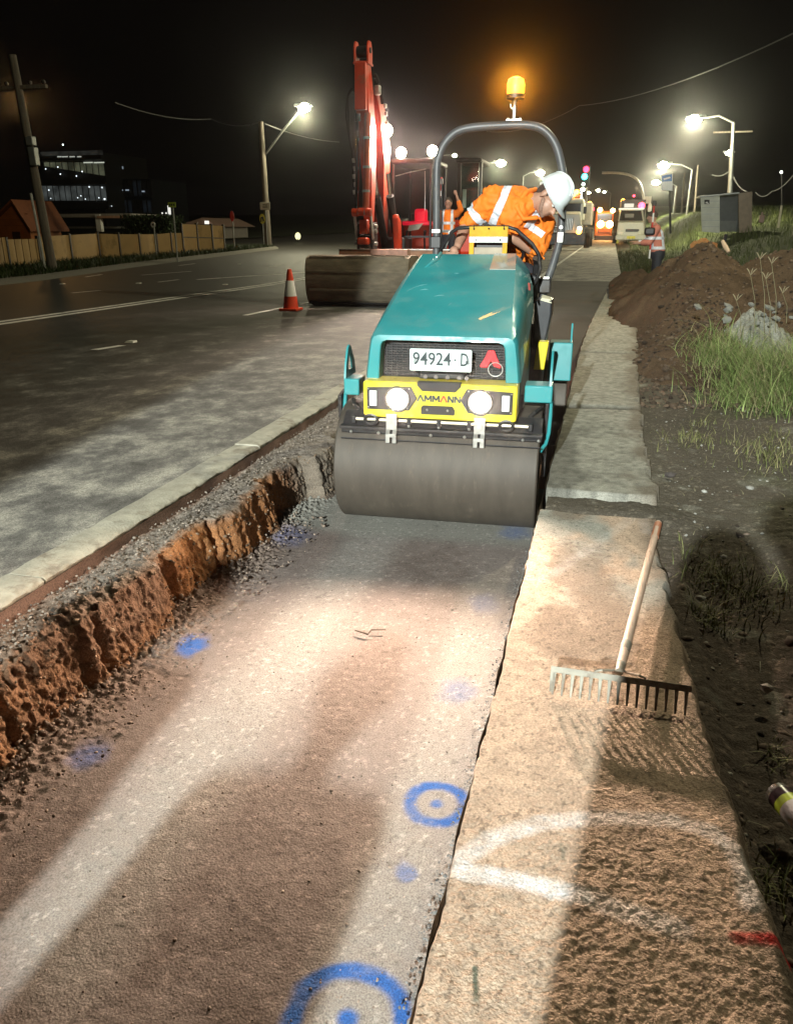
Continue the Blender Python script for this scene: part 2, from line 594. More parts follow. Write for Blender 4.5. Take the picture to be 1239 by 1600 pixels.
def bed_cols(X, Y):
    n1 = fbm(X * 1.6, Y * 0.8, 3); n2 = fbm(X * 14, Y * 14, 9); n3 = fbm(X * 70, Y * 70, 21, 2)
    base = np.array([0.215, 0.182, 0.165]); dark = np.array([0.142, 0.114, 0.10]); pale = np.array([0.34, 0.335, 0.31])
    t = sstep(0.35, 0.72, n1 * 0.7 + n2 * 0.3)[..., None]
    c = base * (1 - t) + dark * t
    lit_streak = sstep(0.26, 0.06, np.abs(X + 1.17 + 0.05 * (n2 - .5))) * sstep(1.0, 1.25, Y + 0.5 * (X + 1.2) + 0.15 * (n1 - .5)) * 0.7  # pale streak lit by the work light, put into the floor colour
    lit_streak = np.maximum(lit_streak, sstep(-0.60, -0.48, X + 0.09 * (n1 - 0.5)) * sstep(4.3, 2.5, Y) * 0.75)  # second lit strip, beside the footpath, painted the same way
    lit_streak = lit_streak * (0.6 + 0.6 * n2)
    c = c * (1 - lit_streak[..., None] * 0.75) + pale * lit_streak[..., None] * 0.75
    # red clay washed under the bank
    clay = sstep(-1.45, -1.75, X + 0.2 * (n2 - 0.5))[..., None]
    c = c * (1 - 0.6 * clay) + np.array([0.17, 0.115, 0.085]) * 0.6 * clay
    grey = (sstep(4.0, 4.2, Y + 0.2 * (n1 - .5)) * 0.8)[..., None]
    c = c * (1 - grey) + np.array([0.25, 0.25, 0.22]) * grey
    # aggregate specks
    sp = (n3 > 0.78)[..., None]; c = np.where(sp, c * 0.7, c)
    sp = (n3 < 0.24)[..., None]; c = np.where(sp, np.minimum(c * 1.5, 0.6), c)
    # sprayed survey marks
    blue = np.array([0.022, 0.105, 0.36]); soft = n2 * 0.6 + n3 * 0.6
    def spray(d, w, k):
        return np.clip(sstep(w, w * 0.25, d) * k * (0.45 + 1.0 * soft), 0, 1)
    m = np.zeros(X.shape)
    for (px, py, r, w, dot, k) in [(682, 1256, 0.085, 0.032, 0.028, 0.9), (543, 1592, 0.125, 0.034, 0.034, 0.95)]:
        P = atz(px, py, 0)
        wb = 1 + .16 * (fbm((X - P[0]) * 14 + px, (Y - P[1]) * 14, 23) - .5)
        m = np.maximum(m, spray(np.abs(np.hypot(X - P[0], Y - P[1]) * wb - r), w * (.75 + .5 * n1), k * (.75 + .5 * fbm(X * 9, Y * 9, 29)))); m = np.maximum(m, spray(np.hypot(X - P[0], Y - P[1]), dot, k * 1.1))
    for (px, py, r, k) in [(300, 1010, 0.085, 0.85), (140, 1180, 0.09, 0.45), (715, 1080, 0.10, 0.30), (755, 942, 0.11, 0.16), (805, 832, 0.13, 0.34), (455, 840, 0.16, 0.26),
                           (640, 1365, 0.028, 0.55)]:
        P = atz(px, py, 0)
        e = np.hypot(X - P[0], (Y - P[1]) * 0.75) + 0.08 * (n2 - 0.5)
        m = np.maximum(m, spray(e, r, k))
    c = c * (1 - m[..., None]) + blue * m[..., None]
    return np.clip(c, 0.01, 0.8)


def bed_z(X, Y):
    z = 0.012 * (fbm(X * 2.2, Y * 2.2, 5) - 0.5) * sstep(4.3, 3.5, Y)
    z = z + 0.0036 * (fbm(X * 60, Y * 60, 31, 3) - 0.5) * (1 - 0.6 * sstep(3.6, 4.2, Y))
    w = wor(X * 55, Y * 55, 4)
    z = z + 0.0016 * sstep(0.5, 0.05, w) * (fbm(X * 3, Y * 3, 77) > 0.55) * sstep(4.2, 3.6, Y)
    edge = sstep(-1.52, -1.8, X + 0.1 * (fbm(X * 4, Y * 4, 8) - .5))
    z = z + edge * (0.02 + 0.02 * sstep(0.5, 0.1, wor(X * 34, Y * 34, 6)) + 0.02 * (fbm(X * 14, Y * 14, 7) - .5))
    return z


M_bed = vcol_mat('crushed_rock_bed', 0.9, 0.32, 150, 0.38, 210)
xs = np.arange(BED_L, BED_R, 0.0085); ys = np.arange(0.55, 5.2, 0.0085)
X, Y = np.meshgrid(xs, ys)
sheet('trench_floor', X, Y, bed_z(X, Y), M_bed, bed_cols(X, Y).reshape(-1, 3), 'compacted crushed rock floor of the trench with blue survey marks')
X, Y = np.meshgrid(np.linspace(BED_L, BED_R, 30), np.linspace(-14, 0.57, 90))
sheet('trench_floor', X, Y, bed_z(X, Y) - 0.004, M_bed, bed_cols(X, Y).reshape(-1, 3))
X, Y = np.meshgrid(np.linspace(BED_L, 0.35, 60), np.linspace(5.18, 24, 260))
Zb = (zr(Y) - .004) * sstep(8.5, 15, Y) + 0.01 * (fbm(X * 4, Y * 4, 5) - 0.5)
cb = np.array([0.30, 0.17, 0.125]) * (0.7 + 0.6 * fbm(X * 3, Y * 1.2, 15))[..., None]
g = sstep(9.2, 10.5, Y + 1.2 * (fbm(X * 3, Y, 17) - 0.5))[..., None]
cb = cb * (1 - g) + np.array([0.075, 0.07, 0.062]) * (0.7 + 0.6 * fbm(X * 2, Y * 2, 19))[..., None] * g
sheet('trench_floor', X, Y, Zb - 0.002, M_bed, cb.reshape(-1, 3))

# ---- the left bank: gravel shoulder over broken red clay
prof_s = np.array([0, .12, .26, .38, .45, .52, .72, .86, 1.0])
prof_x = np.array([-2.14, -2.06, -1.95, -1.86, -1.815, -1.795, -1.775, -1.755, -1.70])
prof_z = np.array([.282, .278, .292, .300, .288, .245, .12, .03, -.012])
ys = np.arange(0.6, 9.0, 0.0075); ss = np.linspace(0, 1, 90)
Sg, Yg = np.meshgrid(ss, ys)
blk = Yg * 1.75 + 0.35 * (fbm(Yg * 2.1, Sg * 1.2, 40) - .5)
bi_ = np.floor(blk); bf = blk - bi_
st = _h(bi_, bi_ * 0 + 3, 2) * (1 - sstep(.93, 1.0, bf)) + _h(bi_ + 1, bi_ * 0 + 3, 2) * sstep(.93, 1.0, bf)
wob = 0.12 * (st - .5) + 0.04 * (fbm(Yg * 6, Sg * 2, 43) - .5)
wob = wob + 0.05 * sstep(4.2, 4.8, Yg)
Xb = np.interp(Sg, prof_s, prof_x) + wob * sstep(0.15, 0.5, Sg)
Zb = np.interp(Sg, prof_s, prof_z)
wall = sstep(0.40, 0.5, Sg) * sstep(1.0, 0.88, Sg)
led = sstep(0.5, 0.38, Sg)
arc = Sg * 0.62
cl = wor(Yg * 2.6 + 0.25 * (vn(Yg * 9, arc * 9, 2) - .5), arc * 3.0 + 0.3 * (vn(Yg * 8, arc * 8, 7) - .5), 12)
c2 = wor(Yg * 9, arc * 9, 14); c3 = wor(Yg * 30, arc * 30, 16)
d = wall * (0.018 * (0.5 - cl) + 0.010 * (0.5 - c2) + 0.009 * (0.5 - c3) + 0.03 * (fbm(Yg * 3, arc * 2.0, 24) - .5))
crag = wall * sstep(2.9, 2.2, Yg)
d = d + crag * (0.012 * (0.5 - wor(Yg * 30, arc * 9, 19)) + 0.018 * (0.5 - wor(Yg * 60, arc * 40, 18)))
d = d + wall * (0.014 * (fbm(Yg * 34, arc * 4.0, 27, 4) - .5) + 0.024 * (fbm(Yg * 60, arc * 30, 28, 3) - .5))
d = d - wall * 0.035 * sstep(0.07, 0.0, np.abs(vn(Yg * 1.9 + 0.15 * vn(arc * 14, Yg * 0, 3), Yg * 0 + 4, 29) - .5))
Xb = Xb + d
crumb = sstep(0.15, .3, Sg) * sstep(.55, .42, Sg)
Zb = Zb + led * (0.010 * (0.5 - c3) + 0.03 * (fbm(Yg * 7, arc * 9, 51) - .5) + 0.010 * (0.5 - wor(Yg * 55, arc * 55, 52)) + 0.008 * (0.5 - wor(Yg * 100, arc * 100, 53))) + wall * 0.02 * (0.5 - c2)
Zb = Zb + crumb * sstep(2.9, 2.3, Yg) * (0.028 * (0.5 - wor(Yg * 34, arc * 34, 54)) + 0.03 * (fbm(Yg * 30, arc * 30, 55) - .5))
nz = fbm(Yg * 5, arc * 6, 61); nf = fbm(Yg * 30, arc * 40, 62)
gravel = np.array([0.215, 0.185, 0.155]); clay = np.array([0.24, 0.125, 0.06]); brown = np.array([0.15, 0.088, 0.055]); pal = np.array([0.27, 0.235, 0.19])
m = sstep(0.38, 0.50, Sg + 0.22 * (nz - 0.5))[..., None]
t = sstep(0.35, 0.65, fbm(Yg * 1.9, arc * 3, 65))[..., None]
orange_zone = (sstep(2.7, 3.1, Yg) * sstep(4.5, 4.1, Yg))[..., None]
wallc = brown * (1 - t) + clay * t
wallc = wallc * (1 - 0.6 * orange_zone) + np.array([0.36, 0.155, 0.055]) * 0.6 * orange_zone
far = sstep(4.3, 4.6, Yg + 0.3 * (nz - .5))[..., None]
wallc = wallc * (1 - 0.8 * far) + np.array([0.20, 0.175, 0.14]) * 0.8 * far
topc = gravel * (0.75 + 0.5 * nf)[..., None]
red = (sstep(0.17, 0.02, Sg) * sstep(4.8, 4.2, Yg))[..., None]
topc = topc * (1 - 0.7 * red) + np.array([0.30, 0.14, 0.085]) * 0.7 * red
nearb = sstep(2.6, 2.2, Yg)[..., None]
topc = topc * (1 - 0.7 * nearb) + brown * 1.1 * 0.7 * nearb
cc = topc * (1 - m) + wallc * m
cc = cc * (0.75 + 0.5 * nf)[..., None]
cc = np.where((c3 > 0.68)[..., None], cc * 0.7, cc)
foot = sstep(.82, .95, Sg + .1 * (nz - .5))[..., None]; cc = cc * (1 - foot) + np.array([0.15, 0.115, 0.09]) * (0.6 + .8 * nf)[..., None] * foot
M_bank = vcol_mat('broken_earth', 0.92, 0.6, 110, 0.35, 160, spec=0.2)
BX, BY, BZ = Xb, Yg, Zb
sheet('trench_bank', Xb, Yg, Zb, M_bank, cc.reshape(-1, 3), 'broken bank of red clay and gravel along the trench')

# ---- the sawn concrete lip of the road: blocks laid end to end
M_lip = mat('pale_concrete', (0.43, 0.41, 0.33), 0.85, var=0.22, scale=14, bump=0.35, bscale=90, dirt=(0.13, 0.085, 0.055), dirt_amt=0.22, dirt_scale=6)
kerb = bpy.data.objects.new('kerb', None); COL.objects.link(kerb)
kerb.location = (-2.17, 5, 0.25); tag(kerb, 'pale sawn concrete lip between road and trench', kind='structure')
joints = [0.4, 2.42, 4.55, 7.0, 9.6, 12.2, 14.8, 17.4, 20, 22.6]
for a_, b_ in zip(joints[:-1], joints[1:]):
    a_ += 0.012
    mb = MB(); rings = []
    dz = random.uniform(-0.006, 0.006)
    for yy in np.linspace(a_, b_, max(4, int((b_ - a_) / 0.03))):
        e = 0.014 * (float(vn(yy * 5, 1.0, 3)) - .5) + 0.011 * (float(vn(yy * 34, 2.0, 4)) - .5)
        l = 0.01 * (float(vn(yy * 9, 7.0, 5)) - .5)
        z1 = 0.358 + dz + 0.004 * (float(vn(yy * 14, 9.0, 6)) - .5)
        rings.append([(-2.275 + l, yy, 0.318), (-2.275 + l, yy, z1 - 0.004), (-2.265 + l, yy, z1), (-2.112 + e, yy, z1), (-2.098 + e, yy, z1 - 0.012),
                      (-2.10 + e * 0.8 + 0.01 * (float(vn(yy * 21, 3.0, 8)) - .5), yy, 0.332), (-2.108 + e * .7, yy, 0.318)])
    mb.loft(rings).build('kerb_block', M_lip, kerb, sharp=50)
# earth face below the lip
ys = np.arange(0.4, 23, 0.03); zs = np.linspace(0.2, 0.334, 8)
Zg, Yg = np.meshgrid(zs, ys)
n = fbm(Yg * 6, Zg * 20, 5)
sheet('trench_edge', -2.088 + 0.02 * (n - 0.5) + 0.02 * (0.328 - Zg) / .1, Yg, Zg, M_bank, (np.array([0.15, 0.09, 0.065]) * (0.3 + 1.2 * n)[..., None]).reshape(-1, 3))
# right hand face of the trench, under the footpath
ys = np.arange(-2, 24, 0.05); zs = np.linspace(-0.05, 0.34, 8)
Zg, Yg = np.meshgrid(zs, ys)
n = fbm(Yg * 6, Zg * 20, 15)
xe = -0.232 + 0.3 * sstep(9, 22, Yg)
sheet('trench_edge', xe - 0.0 + 0.03 * (n - 0.3), Yg, Zg, M_bank, (np.array([0.2, 0.15, 0.11]) * (0.5 + n)[..., None]).reshape(-1, 3))

# ---- the road
def road_mat():
    m, N, L, P = _principled('asphalt')
    tc = N.new('ShaderNodeTexCoord')
    sp = N.new('ShaderNodeSeparateXYZ'); L.new(tc.outputs['Object'], sp.inputs[0])
    n0 = N.new('ShaderNodeTexNoise'); n0.inputs['Scale'].default_value = 170; n0.inputs['Detail'].default_value = 3
    n1 = N.new('ShaderNodeTexNoise'); n1.inputs['Scale'].default_value = 2.6; n1.inputs['Detail'].default_value = 12; n1.inputs['Roughness'].default_value = 0.74
    mp = N.new('ShaderNodeMapping'); mp.inputs['Scale'].default_value = (1.0, 0.75, 1); mp.inputs['Rotation'].default_value = (0, 0, 0.15)
    L.new(tc.outputs['Object'], n0.inputs['Vector']); L.new(tc.outputs['Object'], mp.inputs['Vector']); L.new(mp.outputs[0], n1.inputs['Vector'])
    # dust is thickest beside the trench
    mr = N.new('ShaderNodeMapRange'); mr.inputs[1].default_value = -8.5; mr.inputs[2].default_value = -2.3; mr.inputs[3].default_value = -0.16; mr.inputs[4].default_value = 0.18
    L.new(sp.outputs['X'], mr.inputs[0])
    ad = N.new('ShaderNodeMath'); ad.operation = 'ADD'; L.new(n1.outputs['Fac'], ad.inputs[0]); L.new(mr.outputs[0], ad.inputs[1])
    cr = N.new('ShaderNodeValToRGB')
    e = cr.color_ramp.elements
    e[0].position = 0.42; e[0].color = (0.052, 0.049, 0.043, 1)
    e[1].position = 0.78; e[1].color = (0.42, 0.40, 0.34, 1)
    k = e.new(0.55); k.color = (0.085, 0.081, 0.073, 1)
    k = e.new(0.64); k.color = (0.165, 0.16, 0.145, 1)
    L.new(ad.outputs[0], cr.inputs['Fac'])
    g = N.new('ShaderNodeMapRange'); g.inputs[1].default_value = 0.35; g.inputs[2].default_value = 0.65; g.inputs[3].default_value = 0.6; g.inputs[4].default_value = 1.45
    L.new(n0.outputs['Fac'], g.inputs[0])
    vm = N.new('ShaderNodeVectorMath'); vm.operation = 'SCALE'; L.new(cr.outputs[0], vm.inputs[0]); L.new(g.outputs[0], vm.inputs['Scale'])
    L.new(vm.outputs[0], P.inputs['Base Color'])
    rr = N.new('ShaderNodeMapRange'); rr.inputs[1].default_value = 0.4; rr.inputs[2].default_value = 0.75; rr.inputs[3].default_value = 0.58; rr.inputs[4].default_value = 0.85
    L.new(ad.outputs[0], rr.inputs[0]); L.new(rr.outputs[0], P.inputs['Roughness'])
    bp = N.new('ShaderNodeBump'); bp.inputs['Strength'].default_value = 0.5; bp.inputs['Distance'].default_value = 0.008
    L.new(n0.outputs['Fac'], bp.inputs['Height']); L.new(bp.outputs[0], P.inputs['Normal'])
    return m


M_road = road_mat()
ry = np.concatenate([np.arange(-30, 24, 1.0), np.arange(24, 100, 3), np.arange(100, 501, 20)])
X, Y = np.meshgrid(np.linspace(-2.27, -70, 24), ry)
sheet('road', X, Y, zr(Y) + 0.0, M_road, label='dark dusty asphalt road of several lanes')
ry2 = np.concatenate([np.arange(22.6, 100, 2.5), np.arange(100, 501, 20)])
X, Y = np.meshgrid(np.linspace(-2.27, 0.45, 8), ry2)
sheet('road_shoulder', X, Y, zr(Y) - 0.002, M_road, label='asphalt shoulder beyond the end of the trench')

# painted markings, each a thin sheet 4 mm over the asphalt
M_line = mat('road_paint', (0.86, 0.85, 0.80), 0.6, var=0.12, scale=9, dirt=(0.09, 0.085, 0.07), dirt_amt=0.25, dirt_scale=5)


def marking(name, x0, x1, y0, y1, skew=0.0):
    n = max(2, int((y1 - y0) / 3) + 1)
    yy = np.linspace(y0, y1, n)
    Xm = np.stack([x0 + skew * (yy - y0), x1 + skew * (yy - y0)], 1); Ym = np.stack([yy, yy], 1)
    return sheet(name, Xm, Ym, zr(Ym) + 0.004, M_line, kind='structure', smooth=False)


P0, P1 = atg(0, 503), atg(488, 432)
sk = (P1[0] - P0[0]) / (P1[1] - P0[1])
for dx in (0.0, 0.26):
    x0 = P0[0] + dx - sk * (P0[1] + 5)
    marking('centre_line', x0 - 0.075, x0 + 0.075, -5, 120, sk)
for pts in [((383, 493), (442, 481)), ((468, 476), (492, 471)), ((148, 547), (192, 540)), ((113, 458), (157, 454)), ((222, 430), (300, 424)), ((248, 441), (280, 437)),
            ((0, 443), (40, 440)), ((84, 433), (108, 431)), ((134, 433), (160, 429)), ((280, 415), (305, 412)), ((420, 417), (440, 414))]:
    a_, b_ = atg(*pts[0]), atg(*pts[1])
    mid = (a_[0] + b_[0]) / 2
    s_ = (b_[0] - a_[0]) / (b_[1] - a_[1])
    marking('lane_dash', a_[0] - 0.055, a_[0] + 0.055, a_[1], b_[1], s_)
# turn arrow
a_ = atg(308, 437); b_ = atg(440, 428); dirv = (b_ - a_) / np.linalg.norm(b_ - a_)
nrm = np.array([-dirv[1], dirv[0], 0])
pts = [a_ - nrm * .09, a_ + dirv * 5.2 - nrm * .09, a_ + dirv * 5.0 - nrm * .34, a_ + dirv * 7.2, a_ + dirv * 5.0 + nrm * .34, a_ + dirv * 5.2 + nrm * .09, a_ + nrm * .09]
pts = [np.array([p[0], p[1], zr(p[1]) + 0.004]) for p in pts]
tag(MB().add(pts, [tuple(range(7))]).build('lane_arrow', M_line, sharp=None), kind='structure')
L0 = atg(868, 412); L1 = atg(925, 378)
marking('edge_line', L0[0] - 0.06, L0[0] + 0.06, 23.5, L1[1] + 120, (L1[0] - L0[0]) / (L1[1] - L0[1]) * 0.6)
M_refl = mat('marker_reflector', (0.8, 0.8, 0.72), 0.3, var=0.05)
for i, (px, py) in enumerate([(205, 535), (217, 443), (98, 444), (352, 445), (374, 413)]):
    P = atg(px, py)
    o = MB().prism([P + np.array(q) for q in [(-.06, -.05, 0), (.06, -.05, 0), (.045, -.03, .02), (-.045, -.03, .02)]], (0, 0.1, 0)).build('road_stud', M_refl)
    tag(o, ['bright pale road stud beside the nearest faint lane dash', 'tiny road stud left of the lane arrow beyond the double line', 'road stud in the dark far lane below the leaning pole', 'road stud on the far lane just above the lane arrow tail', 'farthest tiny road stud near the side street corner'][i], 'road stud', 'reflective studs in the road')

# ---- the concrete footpath, sawn off along the trench
def slab_right(Yv):
    return 0.35 + 0.05 * sstep(3.8, 2.2, Yv) + 0.10 * sstep(2.4, 0.8, Yv) + 0.05 * (fbm(Yv * 4, Yv * 0, 91) - 0.5)


def slab_left(Yv):
    return -0.226 + 0.006 * (vn(Yv * 30, Yv * 0, 8) - 0.5) + 0.009 * (vn(Yv * 9, Yv * 0, 18) - 0.5)


ys = np.arange(0.55, 3.86, 0.0045); us = np.linspace(0, 1, 165)
Ug, Yg = np.meshgrid(us, ys)
Xs = slab_left(Yg) * (1 - Ug) + (slab_right(Yg)) * Ug
endw = 3.80 + 0.06 * (fbm(Xs * 5, Xs * 0 + 3, 12) - .5)
smoothz = sstep(2.55, 3.1, Yg + 0.5 * (fbm(Xs * 3, Yg * 3, 92) - .5))
gr = wor(Xs * 88 + 0.8 * fbm(Xs * 50, Yg * 50, 31), Yg * 88 + 0.8 * fbm(Xs * 50, Yg * 50, 32), 33)
gr2 = wor(Xs * 150, Yg * 150, 35)
Zs = 0.346 + (1 - 0.75 * smoothz) * (0.60 - 0.22 * sstep(1.45, 1.65, Yg)) * (0.0032 * sstep(0.75, 0.05, gr) * (0.35 + 1.1 * vn(Xs * 60, Yg * 60, 30)) + 0.0026 * sstep(.6, .1, gr2) + 0.0085 * (fbm(Xs * 48, Yg * 48, 34) - .5)) + 0.012 * (fbm(Xs * 3, Yg * 2, 36) - .5)
drop = sstep(0.93, 1.0, Ug + 0.08 * (fbm(Xs * 8, Yg * 8, 37) - .5))
Zs = Zs - 0.075 * drop - 0.05 * sstep(-0.02, 0.03, Yg - endw)
n1 = fbm(Xs * 4, Yg * 2.5, 38); n2 = fbm(Xs * 30, Yg * 30, 39); n3 = fbm(Xs * 90, Yg * 90, 40, 2)
tan = np.array([0.46, 0.347, 0.258]); brn = np.array([0.165, 0.118, 0.082]); gry = np.array([0.30, 0.30, 0.265])
c = tan * (0.72 + 0.56 * n2)[..., None]
gy = (smoothz * sstep(0.62, 0.4, n1))[..., None]; c = c * (1 - gy) + gry * (0.8 + 0.4 * n2)[..., None] * gy
damp = np.zeros(Xs.shape)
for (px, py, rx, ry_) in [(925, 905, 0.10, 0.35), (880, 880, 0.07, 0.30), (905, 1000, 0.13, 0.16), (950, 975, 0.08, 0.3), (890, 800, 0.10, 0.12), (870, 980, 0.09, 0.22)]:
    P = atz(px, py, 0.35)
    damp = np.maximum(damp, sstep(1.25, 0.5, np.hypot((Xs - P[0]) / rx, (Yg - P[1]) / ry_) + 0.9 * (n1 - .5) + 0.5 * (n2 - .5)))
c = c * (1 - 0.62 * damp[..., None]) + brn * 0.62 * damp[..., None]
rt = sstep(0.80, 0.97, Ug + 0.15 * (n1 - .5))[..., None] * 0.7
c = c * (1 - rt) + np.array([0.10, 0.08, 0.06]) * rt
c = np.where((n3 > 0.72)[..., None], c * 0.6, c)
# white sprayed loop and the red dash
def stroke(pix, w, k):
    return np.clip(sstep(w, w * 0.3, dist_poly(Xs, Yg, [tuple(atz(p[0], p[1], 0.35)[:2]) for p in pix])) * k * (0.35 + 1.1 * n2 + 0.35 * (n3 - .5)), 0, 1)
wm = np.maximum(stroke([(722, 1338), (770, 1308), (850, 1283), (950, 1276), (1050, 1281), (1110, 1298), (1145, 1325), (1165, 1365), (1172, 1410)], 0.036, 0.50),
                stroke([(722, 1358), (780, 1368), (860, 1386), (915, 1400)], 0.036, 0.70))
wm = np.maximum(wm, stroke([(905, 1395), (980, 1425), (1060, 1450)], 0.04, 0.4))
wm = np.maximum(wm, stroke([(850, 905), (1000, 800), (1010, 830)], 0.04, 0.1))
c = c * (1 - wm[..., None]) + np.array([0.78, 0.78, 0.80]) * wm[..., None]
rm = stroke([(1150, 1466), (1239, 1468), (1300, 1470)], 0.022, 0.95)
c = c * (1 - rm[..., None]) + np.array([0.5, 0.012, 0.012]) * rm[..., None]
gm = np.maximum(stroke([(742, 1510), (744, 1560)], 0.008, 0.7), stroke([(877, 1318), (880, 1340)], 0.008, 0.5))
c = c * (1 - gm[..., None]) + np.array([0.03, 0.07, 0.05]) * gm[..., None]
Zs[:, 0] -= 0.10; Zs[:, 1] -= 0.012; Zs[:, -1] -= 0.06; Zs[-1, :] -= 0.06
M_slab = vcol_mat('rough_concrete', 0.88, 0.45, 200, 0.3, 150)
path = sheet('footpath', Xs, Yg, Zs, M_slab, c.reshape(-1, 3), 'rough gritty concrete slab of the footpath beside the trench with sprayed white loop')

ys = np.concatenate([np.arange(4.12, 8, 0.012), np.arange(8, 23, 0.05)]); us = np.linspace(0, 1, 60)
Ug, Yg = np.meshgrid(us, ys)
left = -0.225 + 0.012 * (vn(Yg * 10, Yg * 0, 28) - 0.5) + 0.30 * sstep(9, 22, Yg)
right = 0.36 + 0.04 * (fbm(Yg * 2.4, Yg * 0, 93) - 0.5) + 0.03 * (vn(Yg * 9, Yg * 0, 94) - .5) + 0.03 * (vn(Yg * 31, Yg * 0, 97) - .5) + 0.18 * sstep(6, 14, Yg)
Xs = left * (1 - Ug) + right * Ug
n1 = fbm(Xs * 4, Yg * 2.5, 138); n2 = fbm(Xs * 30, Yg * 30, 139)
Zs = 0.352 + 0.006 * (n2 - .5) - 0.05 * sstep(0.025, 0.0, (Yg - 4.12) + 0.05 * (n1 - .5))
crk = sstep(0.10, 0.02, np.abs(Yg - 6.35 - 0.06 * (n1 - .5) - 0.1 * Xs)) + sstep(0.07, 0.02, np.abs(Yg - 9.4 - 0.1 * n1))
Zs = Zs - 0.02 * crk
c = np.array([0.27, 0.265, 0.225]) * (0.45 + 1.1 * n2)[..., None] * (0.85 + 0.35 * n1)[..., None]
c = c * (1 - 0.6 * np.clip(crk, 0, 1)[..., None])
wet = sstep(0.42, 0.25, Ug + 0.5 * (n1 - .5)) * sstep(5.9, 5.2, Yg)
c = c * (1 - 0.45 * wet[..., None])
drt = sstep(0.75, 1.0, Ug + 0.45 * (fbm(Xs * 6, Yg * 4, 140) - .5))[..., None]; c = c * (1 - .7 * drt) + np.array([0.13, 0.10, 0.07]) * .7 * drt
Zs[:, 0] -= 0.10; Zs[:, -1] -= 0.08; Zs[0, :] -= 0.08
sheet('footpath', Xs, Yg, Zs, M_slab, c.reshape(-1, 3), 'weathered grey concrete footpath beyond the dirt gap')

# ---- the right hand verge: bare dirt, climbing to a grassy bank
def vz(Xv, Yv):
    z = zr(Yv) - 0.075 + 0.035 * sstep(0.5, 1.4, Xv) + 0.05 * (fbm(Xv * 1.5, Yv * 1.5, 71) - .5) * sstep(0.3, 1, Xv) + 0.02 * (fbm(Xv * 8, Yv * 8, 72) - .5)
    gap = sstep(0.22, 0.06, np.abs(Yv - 3.98)) * sstep(0.6, 0.3, Xv)
    z = z + 0.055 * gap
    z = z - 0.05 * sstep(0.42, 0.5, Xv) * sstep(0.95, 0.75, Xv) * sstep(3.9, 3.4, Yv) * sstep(1.2, 1.9, Yv)
    z = z + sstep(2.2, 7, Xv) * 0.044 * np.clip(Yv - 14, 0, 48)
    return z


def verge_cols(X, Y):
    n1 = fbm(X * 1.3, Y * 1.3, 73); n2 = fbm(X * 9, Y * 9, 74); n3 = fbm(X * 60, Y * 60, 75, 2)
    c = np.array([0.085, 0.074, 0.057]) * (0.6 + 0.8 * n1)[..., None]
    cl_ = sstep(3.9, 3.2, Y)[..., None] * sstep(1.6, 0.9, X)[..., None]
    c = c * (1 - 0.55 * cl_) + np.array([0.075, 0.052, 0.04]) * 0.55 * cl_
    pale = sstep(0.60, 0.72, n2 * 0.6 + n1 * 0.4)[..., None]; c = c * (1 - 0.5 * pale) + np.array([0.22, 0.215, 0.18]) * 0.5 * pale
    g = sstep(0.50, 0.62, fbm(X * 0.9, Y * 0.9, 76))[..., None] * sstep(0.7, 1.3, X)[..., None] * 0.45
    g = np.maximum(g, (sstep(14, 20, Y) * sstep(1.2, 2.5, X))[..., None] * 0.9)
    c = c * (1 - g) + np.array([0.055, 0.075, 0.02]) * (0.6 + 0.8 * n2)[..., None] * g
    c = np.where((n3 > 0.75)[..., None], c * 2.0, c)
    return np.clip(c, 0.01, .6)


M_verge = vcol_mat('bare_dirt', 0.92, 0.6, 120, 0.4, 130, spec=0.2)
X, Y = np.meshgrid(np.arange(-0.2, 2.6, 0.011), np.arange(0.6, 7.0, 0.011))
Zv = vz(X, Y) + 0.010 * (0.5 - wor(X * 30, Y * 30, 78)) + 0.004 * (0.5 - wor(X * 90, Y * 90, 79))
sheet('verge', X, Y, Zv, M_verge, verge_cols(X, Y).reshape(-1, 3), 'bare stony dirt verge with thin weeds')
xv = np.concatenate([np.arange(-0.2, 9, 0.12), np.geomspace(9, 160, 24)])
yv = np.concatenate([np.arange(6.98, 30, 0.12), np.geomspace(30, 500, 60)])
X, Y = np.meshgrid(xv, yv)
Xw = X + np.where(Y > 23, 0.62, 0.0)
sheet('verge', Xw, Y, vz(Xw, Y) - 0.003 - 0.05 * (X < 0.3), M_verge, verge_cols(Xw, Y).reshape(-1, 3), 'grassy bank rising beside the road')
X, Y = np.meshgrid(np.arange(2.55, 30, 0.4), np.arange(-14, 7.2, 0.4))
sheet('verge', X, Y, vz(X, Y) - 0.003, M_verge, verge_cols(X, Y).reshape(-1, 3))
X, Y = np.meshgrid(np.linspace(-0.2, 2.7, 14), np.linspace(-14, 0.63, 40))
sheet('verge', X, Y, vz(X, Y) + 0.05 * sstep(0.6, 0.3, X) - 0.004, M_verge, verge_cols(X, Y).reshape(-1, 3))

